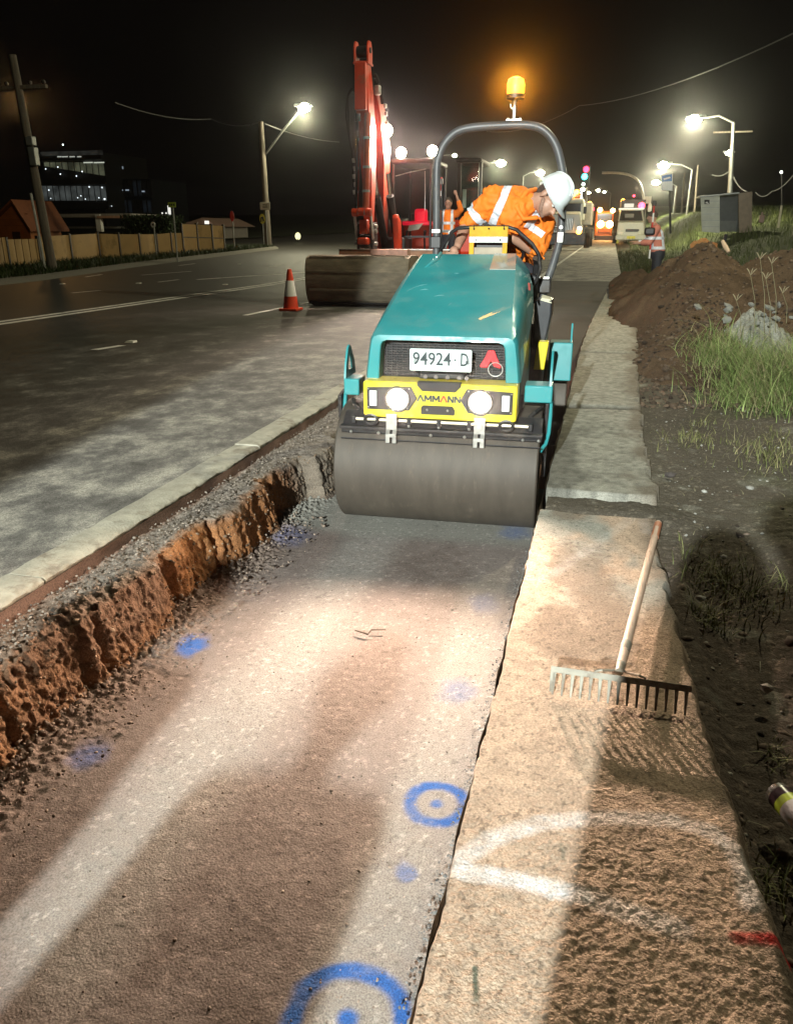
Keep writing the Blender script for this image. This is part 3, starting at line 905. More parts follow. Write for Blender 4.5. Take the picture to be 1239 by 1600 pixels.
# ---- the spoil heap
def heap_h(X, Y):
    H = np.full(X.shape, -9.0)
    w1 = 0.5 * (fbm(X * 1.1, Y * 1.1, 87) - .5); w2 = 0.8 * (fbm(X * 1.1, Y * 1.1, 88) - .5)
    for (cx_, cy_, h, ax, ay) in [(1.50, 14.4, 1.30, 1.36, 4.8), (3.1, 14.2, 1.26, 2.8, 3.4), (1.1, 9.9, .42, .78, 2.3), (.62, 19.5, .60, .72, 3.2), (5.2, 14.2, 1.22, 3.0, 3.6), (2.4, 11.6, .80, 1.7, 2.5), (7.5, 15, .9, 3, 3.5)]:
        r = np.hypot((X + w1 - cx_) / ax, (Y + w2 - cy_) / ay)
        H = np.maximum(H, h * (1.0 - r) + .06 * sstep(.35, 0, r) * -1)
    n = fbm(X * 1.6, Y * 1.6, 81)
    H = H + 0.16 * (n - .5) + 0.10 * (fbm(X * 5, Y * 5, 82) - .5) + 0.06 * (0.5 - wor(X * 5, Y * 5, 83)) + 0.02 * (0.5 - wor(X * 16, Y * 16, 84))
    return H


M_heap = vcol_mat('heaped_soil', 0.95, 0.7, 60, 0.35, 70, spec=0.15, bdist=0.02)
X, Y = np.meshgrid(np.arange(0.1, 9.5, 0.035), np.arange(6.6, 23, 0.035))
H = heap_h(X, Y)
base = vz(X, Y)
n1 = fbm(X * 2, Y * 2, 85); n2 = fbm(X * 12, Y * 12, 86)
c = np.array([0.075, 0.050, 0.031]) * (0.55 + 0.9 * n1)[..., None] * (0.8 + 0.4 * n2)[..., None]
dk = sstep(2.2, 3.0, X + 0.9 * (n1 - .5))[..., None]; c = c * (1 - 0.5 * dk) + np.array([0.05, 0.04, 0.03]) * 0.5 * dk
sheet('spoil_heap', X, Y, np.maximum(zr(Y) - 0.05 + H, base - 0.12), M_heap, c.reshape(-1, 3), 'heap of brown excavated soil beside the footpath')


gc = at(1160, 505, 9.7)
X, Y = np.meshgrid(np.arange(gc[0] - .75, gc[0] + 1.1, .012), np.arange(8.9, 10.6, .012))
r = np.hypot((X - gc[0] - .12 + .25 * (fbm(X * 3, Y * 3, 101) - .5)) / .72, (Y - 9.7) / .62)
Zg_ = at(1155, 481, 9.7)[2] * (1 - r) + (zr(Y) - .05) * r + .10 * (fbm(X * 7, Y * 7, 102) - .5) + .05 * (.5 - wor(X * 12, Y * 12, 103)) + .025 * (.5 - wor(X * 30, Y * 30, 104))
Zg_ = np.where(r < 1.25, Zg_, -.2)
c = np.array([.24, .24, .205]) * (.55 + .9 * fbm(X * 9, Y * 9, 105))[..., None]
sheet('rubble_heap', X, Y, Zg_, M_heap, c.reshape(-1, 3), 'low pile of pale grey crushed rock among the grass')


def heap_top(x, y):
    X = np.array([[x]], float); Y = np.array([[y]], float)
    return float(np.maximum(zr(Y) - 0.05 + heap_h(X, Y), vz(X, Y))[0, 0])


# ---- left verge beyond the road
e0, e1, e2 = atg(0, 446), atg(200, 419), atg(436, 389)
EDGE = [(e0[0] - (e1[0] - e0[0]) * 3, e0[1] - (e1[1] - e0[1]) * 3), tuple(e0[:2]), tuple(e1[:2]), tuple(e2[:2])]
yl = np.linspace(EDGE[0][1], e2[1], 60)
xe = np.interp(yl, [p[1] for p in EDGE], [p[0] for p in EDGE])
off = np.concatenate([[0, 0.15, 0.3, 0.6, 1.2, 2, 3, 4], np.geomspace(5, 110, 14)])
X = xe[:, None] - off[None]; Y = np.repeat(yl[:, None], len(off), 1)
Zl = zr(Y) + np.where(off > 0, 0.14, -0.01)[None] + 0.06 * (fbm(X * .7, Y * .7, 95) - .5) * (off > 0.4)[None]
c = np.array([0.045, 0.06, 0.02]) * (0.5 + fbm(X * 2, Y * 2, 96))[..., None]
c[:, :3] = np.array([0.22, 0.21, 0.18])
sheet('far_verge', X, Y, Zl, M_verge, c.reshape(-1, 3), 'grassy verge on the far side of the road')
X, Y = np.meshgrid(np.linspace(-200, -30, 20), np.linspace(e2[1] + 16, 320, 30))
sheet('far_ground', X, Y, zr(Y) + 0.1, M_verge, (np.zeros((X.size, 3)) + np.array([0.04, 0.05, 0.02])), 'dark grass beyond the side street')
# ================================================================== THE ROLLER
RO = np.array([-0.845, 4.47, 0.0]); _ra = rad(2.5)
RU = np.array([math.cos(_ra), math.sin(_ra), 0]); RV = np.array([-math.sin(_ra), math.cos(_ra), 0]); RZ = np.array([0, 0, 1.0])
RROT = np.stack([RU, RV, RZ], 1)


def rl(u, v, z):
    return RO + RU * u + RV * v + RZ * z


def rbox(mb, u0, u1, v0, v1, z0, z1):
    return mb.box(rl((u0 + u1) / 2, (v0 + v1) / 2, (z0 + z1) / 2), (u1 - u0, v1 - v0, z1 - z0), RROT)


def rpoly(mb, pts, v0, v1):
    """polygon of (u, z) extruded from v0 to v1"""
    return mb.prism([rl(u, v0, z) for u, z in pts], RV * (v1 - v0))


M_teal = mat('teal_paint', (0.03, 0.27, 0.285), 0.36, var=0.10, scale=3, dirt=(0.07, 0.26, 0.265), dirt_amt=0.28, dirt_scale=5, coat=0.25)
M_yel = mat('yellow_paint', (0.72, 0.60, 0.02), 0.35, var=0.06, dirt=(0.35, 0.28, 0.05), dirt_amt=0.12, dirt_scale=16)
M_red = mat('red_paint', (0.60, 0.02, 0.02), 0.4, var=0.1)
M_ropsgrey = mat('grey_tube_paint', (0.075, 0.078, 0.08), 0.42, var=0.2, dirt=(0.16, 0.15, 0.13), dirt_amt=0.2, dirt_scale=14)
M_drum = mat('worn_drum_steel', (0.085, 0.072, 0.056), 0.62, 0.1, var=0.3, scale=4, bump=0.02, bscale=40, col2=(0.060, 0.050, 0.039), stretch=(3.5, 1.0, 1.0),
             dirt=(0.15, 0.125, 0.095), dirt_amt=0.12, dirt_scale=9)
M_plate = mat('plate_white', (0.62, 0.72, 0.71), 0.4, var=0.03)
M_ink = mat('plate_ink', (0.012, 0.03, 0.035), 0.5, var=0.05)
M_white = mat('white_plastic', (0.75, 0.76, 0.73), 0.4, var=0.06)
M_canvas = mat('yellow_canvas', (0.62, 0.36, 0.02), 0.75, var=0.15, scale=18, bump=0.3, bscale=25)
M_head = glow('headlight_glow', (1.0, 0.86, 0.68), 26)
M_ring = glow('bloom_glow', (1.0, 0.70, 0.56), 1.0)  # emissive ring added round each lens to imitate headlight bloom
M_amber = glow('beacon_glow', (1.0, 0.36, 0.02), 3.4)
M_lensw = mat('clear_lens', (0.6, 0.6, 0.55), 0.15, var=0.05)

roller = thing('road_roller', 'teal and yellow tandem road roller with lit headlights rolling the trench floor', 'road roller', tuple(RO))

# drums
def drum(c, half, m=M_drum):
    mb = MB()
    c = np.array(c)
    mb.lathe([(0.10, -half + 0.05), (0.30, -half + 0.05), (0.335, -half), (0.352, -half), (0.36, -half + 0.008)] + [(0.36, t) for t in np.linspace(-half + .03, half - .03, 7)] +
             [(0.36, half - 0.008), (0.352, half), (0.335, half), (0.30, half - 0.05), (0.10, half - 0.05)], c, RU, seg=96)
    return mb


fd = drum(rl(-0.02, 0, 0.36), 0.58).build('drum', M_drum, roller)
rd = drum(rl(0.12, 1.95, 0.36), 0.58).build('drum', M_drum, roller)

# scraper, its rod, bolts and brackets
mb = MB()
R0 = 0.385
a0 = rad(48); pts = []
rings = []
for a in np.linspace(rad(38), rad(62), 7):      # a curved plate hugging the drum
    rings.append((-(R0) * math.cos(a), 0.36 + R0 * math.sin(a)))
mb.prism([rl(-0.56, v, z) for v, z in rings] + [rl(-0.56, v * 0.95, 0.36 + (z - 0.36) * 0.95) for v, z in rings[::-1]], RU * 1.13)
scr = mb.build('scraper_plate', M_blackmetal, roller, bevel=0.003)
mb = MB(); rbox(mb, -0.57, 0.575, -0.31, -0.25, 0.615, 0.632); mb.build('scraper_bar', M_blackmetal, roller, bevel=0.004)
mb = MB()
for k in range(2):      # ridges along the plate
    mb.cyl(rl(-0.555, -0.318 + 0.028 * k - .012, 0.586 + 0.032 * k - .02), rl(0.565, -0.318 + 0.028 * k - .012, 0.586 + 0.032 * k - .02), 0.0045, seg=6)
mb.build('scraper_rib', M_black, scr)
for u in (-0.50, -0.34, -0.04, 0.15, 0.47, 0.555):
    MB().ell(rl(u, -0.312, 0.60), (0.0095, 0.0095, 0.0095), seg=8, rings=6).build('bolt', M_steel, scr)
mb = MB(); mb.cyl(rl(-0.5, -0.275, 0.668), rl(0.5, -0.275, 0.668), 0.0095, seg=10)
rod = mb.build('spray_bar', mat('pale_pipe', (0.55, 0.5, 0.38), 0.35, 0.3), roller)
for u in (-0.49, -0.17, -0.0, 0.17, 0.505):
    m2 = MB(); rbox(m2, u - 0.012, u + 0.012, -0.29, -0.26, 0.645, 0.685); m2.build('clamp', M_black, rod, bevel=0.003)
for u in (-0.17, -0.0, 0.17):
    MB().ell(rl(u, -0.285, 0.64), (0.009,) * 3, seg=8, rings=6).build('nozzle', M_steel, rod)
for s in (-0.385, 0.375):
    ring = [rl(s + 0.036 * math.cos(t), -0.30, 0.672 + 0.028 * math.sin(t)) for t in np.linspace(0, 2 * math.pi, 17)]
    MB().tube(ring, 0.0095, 8).build('tie_ring', M_blackmetal, roller)
for u in (-0.262, 0.232):
    br = MB(); rbox(br, u - 0.031, u + 0.031, -0.327, -0.321, 0.625, 0.715)
    br.prism([rl(u - 0.031, -0.321, 0.63), rl(u - 0.031, -0.345, 0.60), rl(u - 0.031, -0.345, 0.552), rl(u - .031, -0.339, 0.552), rl(u - .031, -0.339, 0.6), rl(u - .031, -0.315, 0.63)], RU * 0.024)
    br.prism([rl(u + 0.007, -0.321, 0.63), rl(u + 0.007, -0.345, 0.60), rl(u + 0.007, -0.345, 0.552), rl(u + .007, -0.339, 0.552), rl(u + .007, -0.339, 0.6), rl(u + .007, -0.315, 0.63)], RU * 0.024)
    rbox(br, u - .031, u + .031, -0.347, -0.339, 0.585, 0.605)
    br.build('bracket', M_steel, roller, bevel=0.002)

# yellow front beam
BV = -0.305
bp = [(-0.428, 0.70), (-0.40, 0.69), (0.40, 0.69), (0.428, 0.70), (0.428, 0.885), (0.415, 0.893), (-0.415, 0.893), (-0.428, 0.885)]
mb = MB(); rpoly(mb, bp, BV, -0.12)
beam = mb.build('front_beam', M_yel, roller, bevel=0.008)
mb = MB(); rbox(mb, -0.40, 0.40, -0.14, 0.5, 0.56, 0.90); mb.build('chassis', M_blackmetal, roller, bevel=0.01)
for s in (-1, 1):
    q = [(s * 0.405, 0.735), (s * 0.405, 0.858), (s * 0.155, 0.868), (s * 0.120, 0.805), (s * 0.165, 0.735)]
    q2 = q if s < 0 else q
    mb = MB(); rpoly(mb, q2, BV - 0.006, BV + 0.05)
    hp = mb.build('headlight', M_black, roller, bevel=0.003)
    MB().lathe([(0.070, 0.0), (0.074, 0.012), (0.066, 0.018), (0.060, 0.012), (0.060, 0.0)], rl(s * 0.229, BV - 0.004, 0.799), -RV, seg=28).build('bezel', M_blackmetal, hp)
    MB().lathe([(0.0600, 0.006), (0.0665, 0.007), (0.068, 0.001), (0.0600, -0.002)], rl(s * 0.229, BV - 0.008, 0.799), -RV, seg=28).build('bloom_ring', M_ring, hp)
    MB().lathe([(0.0595, 0.0), (0.056, 0.012), (0.040, 0.020), (0.015, 0.024)], rl(s * 0.229, BV - 0.006, 0.799), -RV, seg=24).build('lens', M_head, hp)
    m2 = MB(); rbox(m2, s * 0.368 - 0.021, s * 0.368 + 0.021, BV - 0.016, BV - 0.002, 0.755, 0.842)
    mk = m2.build('marker_light', M_white, hp, bevel=0.004)
    m2 = MB(); rbox(m2, s * 0.368 - 0.013, s * 0.368 + 0.013, BV - 0.019, BV - 0.012, 0.772, 0.828); m2.build('marker_lens', M_lensw if s < 0 else M_white, mk, bevel=0.003)
    for (u, z) in [(0.397, 0.748), (0.397, 0.85), (0.175, 0.748), (0.165, 0.857)]:
        MB().ell(rl(s * u, BV - 0.008, z), (0.0045,) * 3, seg=7, rings=5).build('screw', M_steel, hp)
mb = MB(); rpoly(mb, [(-0.122, 0.898), (0.122, 0.898), (0.122, 0.878), (0.092, 0.847), (-0.092, 0.847), (-0.122, 0.878)], BV - 0.005, BV + 0.04)
mb.build('upper_plate', M_black, beam, bevel=0.004)
mb = MB(); rpoly(mb, [(-0.098, 0.718), (0.09, 0.718), (0.092, 0.745), (0.078, 0.768), (-0.088, 0.768), (-0.098, 0.755)], BV - 0.005, BV + 0.04)
lp = mb.build('lower_plate', M_black, beam, bevel=0.004)
for u in (-0.062, 0.052): MB().ell(rl(u, BV - 0.008, 0.745), (0.007,) * 3, seg=8, rings=6).build('bolt', M_steel, lp)
# maker's lettering: black capitals whose As have no bar, the second one red
def stroke_poly(mb, pts, th, o, w, h):
    for (x0, y0), (x1, y1) in pts:
        a = np.array([x0 * w, y0 * h]); b = np.array([x1 * w, y1 * h]); d = (b - a) / np.linalg.norm(b - a); n = np.array([-d[1], d[0]]) * th / 2
        P = [a + n, a - n, b - n, b + n]
        mb.prism([rl(o[0] + p[0], BV - 0.0015, o[1] + p[1]) for p in P], RV * 0.0012)


glyph = {'A': [((0, 0), (.5, 1)), ((.5, 1), (1, 0))], 'M': [((.08, 0), (.08, 1)), ((.08, 1), (.5, .25)), ((.5, .25), (.92, 1)), ((.92, 1), (.92, 0))], 'N': [((.1, 0), (.1, 1)), ((.1, 1), (.9, 0)), ((.9, 0), (.9, 1))]}
mi = MB(); mr_ = MB(); x = -0.119
for i, ch in enumerate('AMMANN'):
    w = {'A': 0.035, 'M': 0.039, 'N': 0.032}[ch]
    stroke_poly(mr_ if i == 3 else mi, glyph[ch], 0.0100, (x, 0.789), w, 0.036)
    x += w + 0.0055
mi.build('lettering', M_ink, beam, sharp=None)
mr_.build('lettering', mat('red_ink', (0.62, 0.05, 0.01), 0.5), beam, sharp=None)

# hood
def ring(v, pts, dz=0):
    full = pts + [(-u, z) for u, z in pts[::-1]]
    return [rl(u, v, z + dz) for u, z in full]


def lerp(a, b, t): return [(p[0] + (q[0] - p[0]) * t, p[1] + (q[1] - p[1]) * t) for p, q in zip(a, b)]


fr = [(-.437, .895), (-.434, .93), (-.420, 1.04), (-.408, 1.115), (-.394, 1.138), (-.37, 1.150)]
bk = [(-.440, 1.17), (-.438, 1.20), (-.428, 1.33), (-.395, 1.435), (-.345, 1.50), (-.31, 1.532)]
inn = [(-.355, .895), (-.354, .92), (-.348, 1.02), (-.342, 1.08), (-.332, 1.098), (-.305, 1.108)]
outf = [(-.428, .895), (-.425, .93), (-.411, 1.035), (-.399, 1.108), (-.386, 1.128), (-.362, 1.138)]
rings = [ring(-0.10, inn), ring(-0.222, inn), ring(-0.228, lerp(inn, outf, .08)), ring(-0.222, lerp(inn, outf, .92)), ring(-0.214, outf), ring(-0.19, fr)]
for t in (0.04, 0.15, 0.3, 0.45, 0.6, 0.75, 0.9, 1.0):
    rings.append(ring(-0.19 + 1.09 * t, lerp(fr, bk, t), 0.018 * math.sin(math.pi * t)))
end = [(u * 0.96, z - 0.015) for u, z in bk]
rings += [ring(0.915, end), ring(0.916, [(u * .9, max(1.16, z - .05)) for u, z in bk])]
mb = MB(); mb.loft(rings, closed=False, cap=(False, False))
hood = mb.build('hood', M_teal, roller, sharp=28)
# pressed creases on the hood top
for s in (-1, 1):
    mb = MB(); mb.tube([rl(s * 0.19, 0.90, 1.536), rl(s * 0.20, 0.78, 1.503), rl(s * .235, 0.68, 1.468), rl(s * .30, 0.60, 1.41)], [.012, .014, .012, .002], 8)
    if s < 0: mb.build('crease', M_teal, hood)
mb = MB(); rpoly(mb, [(0.155, 1.53), (0.30, 1.53), (0.302, 1.538), (0.155, 1.538)], 0.72, 0.905)
# lighter service lid at the right of the hood
def top_z(v): t = (v + 0.19) / 1.09; return 1.150 + (1.532 - 1.150) * t + 0.018 * math.sin(math.pi * t)
M_lid = mat('faded_grey_teal', (0.30, 0.32, 0.28), 0.22, var=0.1, coat=0.5)
lid = MB(); 
lid.loft([[rl(0.165, v, top_z(v) + .001), rl(0.165, v, top_z(v) + .006), rl(0.308 + (0.9 - v) * .055, v, top_z(v) + .006), rl(0.31 + (.9 - v) * .055, v, top_z(v) + .001)] for v in np.linspace(0.62, 0.90, 8)])
lid.build('service_lid', M_lid, hood, sharp=30)
# red emblem high on the hood's right flank, and the scuffs
def decal(name, uvz, m, parent, d=RU * 0.004): return MB().prism([rl(*p) for p in uvz], d).build(name, m, parent, sharp=None)
decal('emblem', [(.418, .50, 1.335), (.408, .57, 1.375), (.414, .64, 1.360), (.411, .60, 1.345), (.415, .56, 1.335)], mat('faded_red', (0.35, 0.07, 0.06), 0.5), hood, RU * 0.012)
M_scratch = mat('scratch', (0.16, 0.36, 0.36), 0.5)
for (u, v, l, a) in [(-.27, .33, .10, .6), (-.22, .30, .05, .25), (-.30, .28, .06, .9), (-.12, .22, .06, .3), (-.05, .55, .03, .1), (-.02, .1, .05, 1.2)]:
    p0 = (u, v); p1 = (u + l * math.cos(a), v + l * math.sin(a))
    P = [rl(p[0], p[1], top_z(p[1]) + 0.0015) for p in (p0, ((p0[0] + p1[0]) / 2, (p0[1] + p1[1]) / 2 + .006), p1)]
    MB().tube(P, [0.0006, 0.0016, 0.0005], 5).build('scratch', M_scratch, hood)

# grille: dark louvres behind the number plate
mb = MB(); rbox(mb, -0.36, 0.36, -0.11, -0.09, 0.88, 1.12); grille = mb.build('grille', M_black, roller)
mb = MB()
for z in np.arange(0.91, 1.10, 0.014): rbox(mb, -0.345, 0.345, -0.135, -0.112, z, z + 0.006)
for u in np.arange(-0.33, 0.34, 0.03): rbox(mb, u, u + 0.004, -0.131, -0.114, 0.90, 1.10)
tag(mb.build('grille_bar', M_blackmetal, grille, sharp=None), kind='stuff')
mb = MB(); rbox(mb, -0.13, 0.13, -0.22, -0.13, 0.90, 0.935); mb.build('latch', M_blackmetal, grille, bevel=0.01)
for u in (-0.09, -0.03, 0.035, 0.10, 0.14):
    mb = MB(); mb.cyl(rl(u, -0.2, 0.912), rl(u, -0.225, 0.912), 0.012, seg=10); mb.build('latch_bolt', mat('dull_steel', (0.16, 0.14, 0.13), 0.5, 0.5), grille)

# number plate
PV = -0.24
mb = MB(); rpoly(mb, [(-.176, .953), (-.17, .947), (.162, .947), (.168, .953), (.168, 1.063), (.162, 1.069), (-.17, 1.069), (-.176, 1.063)], PV, PV + 0.006)
plate = mb.build('number_plate', M_plate, roller, bevel=0.0015)
mb = MB(); mb.tube([rl(u, PV - .001, z) for u, z in [(-.172, .951), (.164, .951), (.164, 1.065), (-.172, 1.065), (-.172, .951)]], 0.0022, 5); mb.build('plate_frame', M_plate, plate)
for u in (-.15, .145): 
    mb = MB(); mb.box(rl(u, PV + .06, 1.0), (0.02, 0.12, 0.02), RROT); mb.build('plate_arm', M_black, plate)
lettering('plate_number', '94924', rl(-.158, PV - 0.001, .980), RU, RZ, 0.212, 0.071, M_ink, plate, bold=0.012)
mb = MB(); rbox(mb, 0.072, 0.082, PV - 0.0025, PV - 0.001, 1.008, 1.017); mb.build('plate_dot', M_ink, plate)
lettering('plate_number', 'D', rl(.108, PV - 0.001, .980), RU, RZ, 0.042, 0.071, M_ink, plate, bold=0.012)
lettering('plate_text', 'NSW  CONDITIONAL', rl(-.108, PV - 0.001, .9555), RU, RZ, 0.205, 0.011, mat('faint_ink', (0.2, 0.3, 0.3), 0.5), plate)
# the red maker's badge on the grille, a barless A over a key ring
eb = MB()
rpoly(eb, [(.246, 1.058), (.282, 1.058), (.296, 1.022), (.322, .972), (.318, .958), (.282, .968), (.264, 1.000), (.246, .962), (.208, .962), (.203, .972), (.232, 1.022)], -0.152, -0.138)
bad = eb.build('badge', mat('badge_red', (0.72, 0.06, 0.07), 0.25, var=0.2, coat=0.5), grille, bevel=0.003)
MB().tube([rl(.292 + .040 * math.cos(t), -0.158, .955 + .038 * math.sin(t)) for t in np.linspace(0, 6.283, 25)], 0.003, 6).build('badge_ring', M_steel, grille)

# dark flanks under the hood
mb = MB()
for s in (-1, 1):
    q = [(-0.12, 0.60), (0.95, 0.66), (0.95, 1.20), (0.85, 1.19), (-0.12, 0.90)]
    mb = MB(); mb.prism([rl(s * 0.432, v, z) for v, z in q], RU * (-s * 0.05)); fl = mb.build('side_panel', M_black, roller, bevel=0.008)
    mb = MB(); mb.lathe([(0.0, 0), (0.035, 0), (0.035, 0.004), (0, 0.004)], rl(s * 0.432, 0.22, 0.97), RU * s, seg=16)
    if s > 0: mb.build('round_sticker', mat('pale_sticker', (0.6, 0.58, 0.4), 0.5), fl)
mb = MB(); rbox(mb, -0.38, 0.38, 0.4, 0.93, 0.5, 1.18); mb.build('engine_block', M_black, roller)

# teal side brackets beside the drum: block, slotted fin, bent guard rod
for s in (-1, 1):
    c = 0.0 if s > 0 else -0.02
    mb = MB(); rbox(mb, s * 0.455 + c if s > 0 else -0.598, 0.61 if s > 0 else -0.505, -0.10, 0.06, 0.765, 0.862)
    blk = mb.build('side_bracket', M_teal, roller, bevel=0.008)
    mb = MB(); rbox(mb, s * 0.40 - .05, s * 0.40 + .05, -0.05, 0.10, 0.60, 0.80); mb.build('bracket_stay', M_blackmetal, blk)
    ue = 0.596 if s > 0 else -0.590
    out = [(-.10, .862), (.13, .862), (.10, .95), (.03, 1.035), (.0, 1.045), (-.03, 1.03), (-.08, .94)]
    inn_ = [(-.045, .90), (.07, .90), (.055, .95), (.01, 1.0), (-.005, 1.0), (-.035, .94)]
    mb = MB()
    # plate with a slot: two half outlines
    o_l = [rl(ue - .006, v, z) for v, z in [(-.10, .862), (-.045, .90), (-.035, .94), (-.005, 1.0), (0, 1.045), (-.03, 1.03), (-.08, .94)]]
    o_r = [rl(ue - .006, v, z) for v, z in [(.13, .862), (.10, .95), (.03, 1.035), (0, 1.045), (.01, 1.0), (.055, .95), (.07, .90)]]
    o_b = [rl(ue - .006, v, z) for v, z in [(-.10, .862), (.13, .862), (.07, .90), (-.045, .90)]]
    mb.prism(o_l, RU * .012); mb.prism(o_r, RU * .012); mb.prism(o_b, RU * .012)
    mb.build('lifting_eye', M_teal, blk)
    mb = MB(); mb.tube([rl(ue + s * .008, -.06, .77), rl(ue + s * .010, -.08, .69), rl(ue + s * .008, -.11, .60), rl(ue - s * .005, -.16, .545), rl(ue - s * .03, -.22, .52)], 0.011, 8)
    mb.build('guard_rod', M_teal, blk)
    mb = MB(); mb.tube([rl(s * .47, -.12, .66), rl(s * .52, -.15, .72), rl(s * .555, -.05, .73), rl(s * .56, .1, .66)], 0.012, 8); mb.build('hose', M_rubber, roller)
    # drum yoke
    mb = MB(); mb.prism([rl(s * (.575 if s > 0 else .615), v, z) for v, z in [(-.06, .32), (.06, .32), (.09, .66), (.02, .78), (-.1, .76)]], RU * (s * .022)); mb.build('yoke', M_blackmetal, roller, bevel=.004)

# rear half: articulated a little to the right
ru = 0.12
mb = MB()
for s in (-1, 1):
    mb = MB(); u0 = ru + s * 0.60
    arc = [(1.95 + .43 * math.cos(t), .36 + .43 * math.sin(t)) for t in np.linspace(rad(141), rad(95), 9)]
    mb.prism([rl(u0, v, z) for v, z in arc] + [rl(u0, 1.95, .86), rl(u0, 1.46, .90), rl(u0, 1.44, .62)], RU * (-s * .17))
    fe = mb.build('rear_fender', M_teal, roller, bevel=.008)
    mb = MB(); mb.prism([rl(u0 - s * .02, v, z) for v, z in [(1.50, .9), (1.7, .9), (1.62, 1.02), (1.56, 1.03)]], RU * (s * .012)); mb.build('fender_eye', M_teal, fe)
mb = MB(); rbox(mb, ru - .40, ru + .40, 1.25, 2.4, 0.62, 1.05); mb.build('rear_frame', M_blackmetal, roller, bevel=.02)
mb = MB(); rbox(mb, ru - .30, ru + .30, 0.95, 1.5, 0.55, 1.0); mb.build('floor_plate', M_black, roller, bevel=.01)
mb = MB(); mb.prism([rl(u, .82, z) for u, z in [(.465, .80), (.535, .80), (.555, .985), (.49, .985), (.475, .93)]], RV * .10); mb.build('joint_post', M_yel, roller, bevel=.006)
# black side column and its pale cap
mb = MB(); mb.loft([[rl(.44, 1.02, z0), rl(.535 + dz, 1.02, z0), rl(.545 + dz, 1.16, z0 + .01), rl(.44, 1.16, z0 + .01)] for z0, dz in [(.915, -.02), (1.0, 0.0), (1.14, .02), (1.235, .018)]])
sc_ = mb.build('side_column', mat('satin_black', (0.03, 0.032, 0.036), 0.3, var=.2), roller, bevel=.01)
mb = MB(); mb.loft([[rl(.475, 1.015, 1.235), rl(.555, 1.015, 1.215), rl(.56, 1.15, 1.23), rl(.475, 1.15, 1.25)], [rl(.485, 1.03, 1.252), rl(.545, 1.03, 1.24), rl(.55, 1.14, 1.248), rl(.485, 1.14, 1.265)]])
mb.build('column_cap', mat('cream_plastic', (0.62, 0.6, 0.45), .4), sc_, bevel=.004)
# ROPS foot box, roll bar
mb = MB(); rbox(mb, .40, .535, 1.28, 1.42, 1.26, 1.36); rb = mb.build('rops_foot', M_blackmetal, roller, bevel=.012)
mb = MB(); rbox(mb, .43, .52, 1.27, 1.30, 1.36, 1.375); mb.build('foot_lip', M_steel, rb)
V0 = 1.35
ctrl = [(-.292, .95), (-.292, 1.56), (-.298, 2.06), (-.285, 2.16), (-.245, 2.245), (-.17, 2.312), (-.06, 2.338), (.14, 2.346), (.33, 2.342), (.43, 2.305), (.505, 2.22), (.55, 2.10), (.572, 2.0), (.578, 1.93), (.578, 1.70), (.575, 1.62), (.535, 1.44), (.485, 1.27), (.475, 1.1)]
# smooth through the control points
def smooth(ctrl, n=6):
    P = [np.array(c, float) for c in ctrl]; out = []
    for i in range(len(P) - 1):
        p0, p1, p2, p3 = P[max(i - 1, 0)], P[i], P[i + 1], P[min(i + 2, len(P) - 1)]
        for k in range(n):
            t = k / n
            out.append(0.5 * ((2 * p1) + (-p0 + p2) * t + (2 * p0 - 5 * p1 + 4 * p2 - p3) * t * t + (-p0 + 3 * p1 - 3 * p2 + p3) * t ** 3))
    out.append(P[-1]); return out


bar = MB().tube([rl(u, V0, z) for u, z in smooth(ctrl)], 0.0275, 14).build('roll_bar', M_ropsgrey, roller, sharp=60)
for z in (1.66,):
    mb = MB(); rbox(mb, -.325, -.262, V0 - .035, V0 + .035, z, z + .03); mb.build('bar_clamp', M_steel, bar, bevel=.004)
    mb = MB(); mb.cyl(rl(-.26, V0, z + .012), rl(-.20, V0 - .02, z + .018), .007, seg=8); mb.tube([rl(-.20, V0 - .02, z + .018), rl(-.205, V0 - .02, z - .05), rl(-.225, V0, z - .10)], .005, 6); mb.build('hinge_pin', M_steel, bar)
mb = MB(); rbox(mb, -.33, -.258, V0 - .037, V0 + .037, 1.56, 1.64); mb.build('bar_sleeve', M_black, bar, bevel=.005)
mb = MB(); rbox(mb, .555, .598, V0 - .035, V0 + .035, 1.60, 1.67); mb.build('bar_plate', M_steel, bar, bevel=.004)
MB().cyl(rl(.578, V0 - .037, 1.70), rl(.578, V0 - .045, 1.70), .012, seg=10).build('bar_bolt', M_steel, bar)
MB().tube([rl(-.257, V0 - .01, 1.1), rl(-.257, V0 - .01, 1.9), rl(-.262, V0 - .01, 2.02)], .006, 6).build('cable', M_rubber, bar)
# beacon on its stem
mb = MB(); rbox(mb, .17, .27, V0 - .03, V0 + .03, 2.372, 2.38); mb.cyl(rl(.22, V0, 2.375), rl(.22, V0, 2.46), .011, seg=10); mb.cyl(rl(.22, V0, 2.46), rl(.22, V0, 2.50), .009, seg=8)
for u in (.18, .26): mb.cyl(rl(u, V0, 2.38), rl(u, V0, 2.392), .008, seg=8)
mb.tube([rl(.215, V0, 2.44), rl(.195, V0, 2.455), rl(.192, V0, 2.475)], .004, 6)
stem = mb.build('beacon_stem', M_steel, roller)
BC = rl(.222, V0, 2.575)
MB().lathe([(.055, -.075), (.062, -.07), (.062, -.045), (.05, -.045)], BC, seg=20).build('beacon_base', M_black, stem)
MB().lathe([(.056, -.045), (.058, -.03), (.059, .015), (.05, .045), (.02, .06)], BC, seg=20).build('beacon_lamp', M_amber, stem)
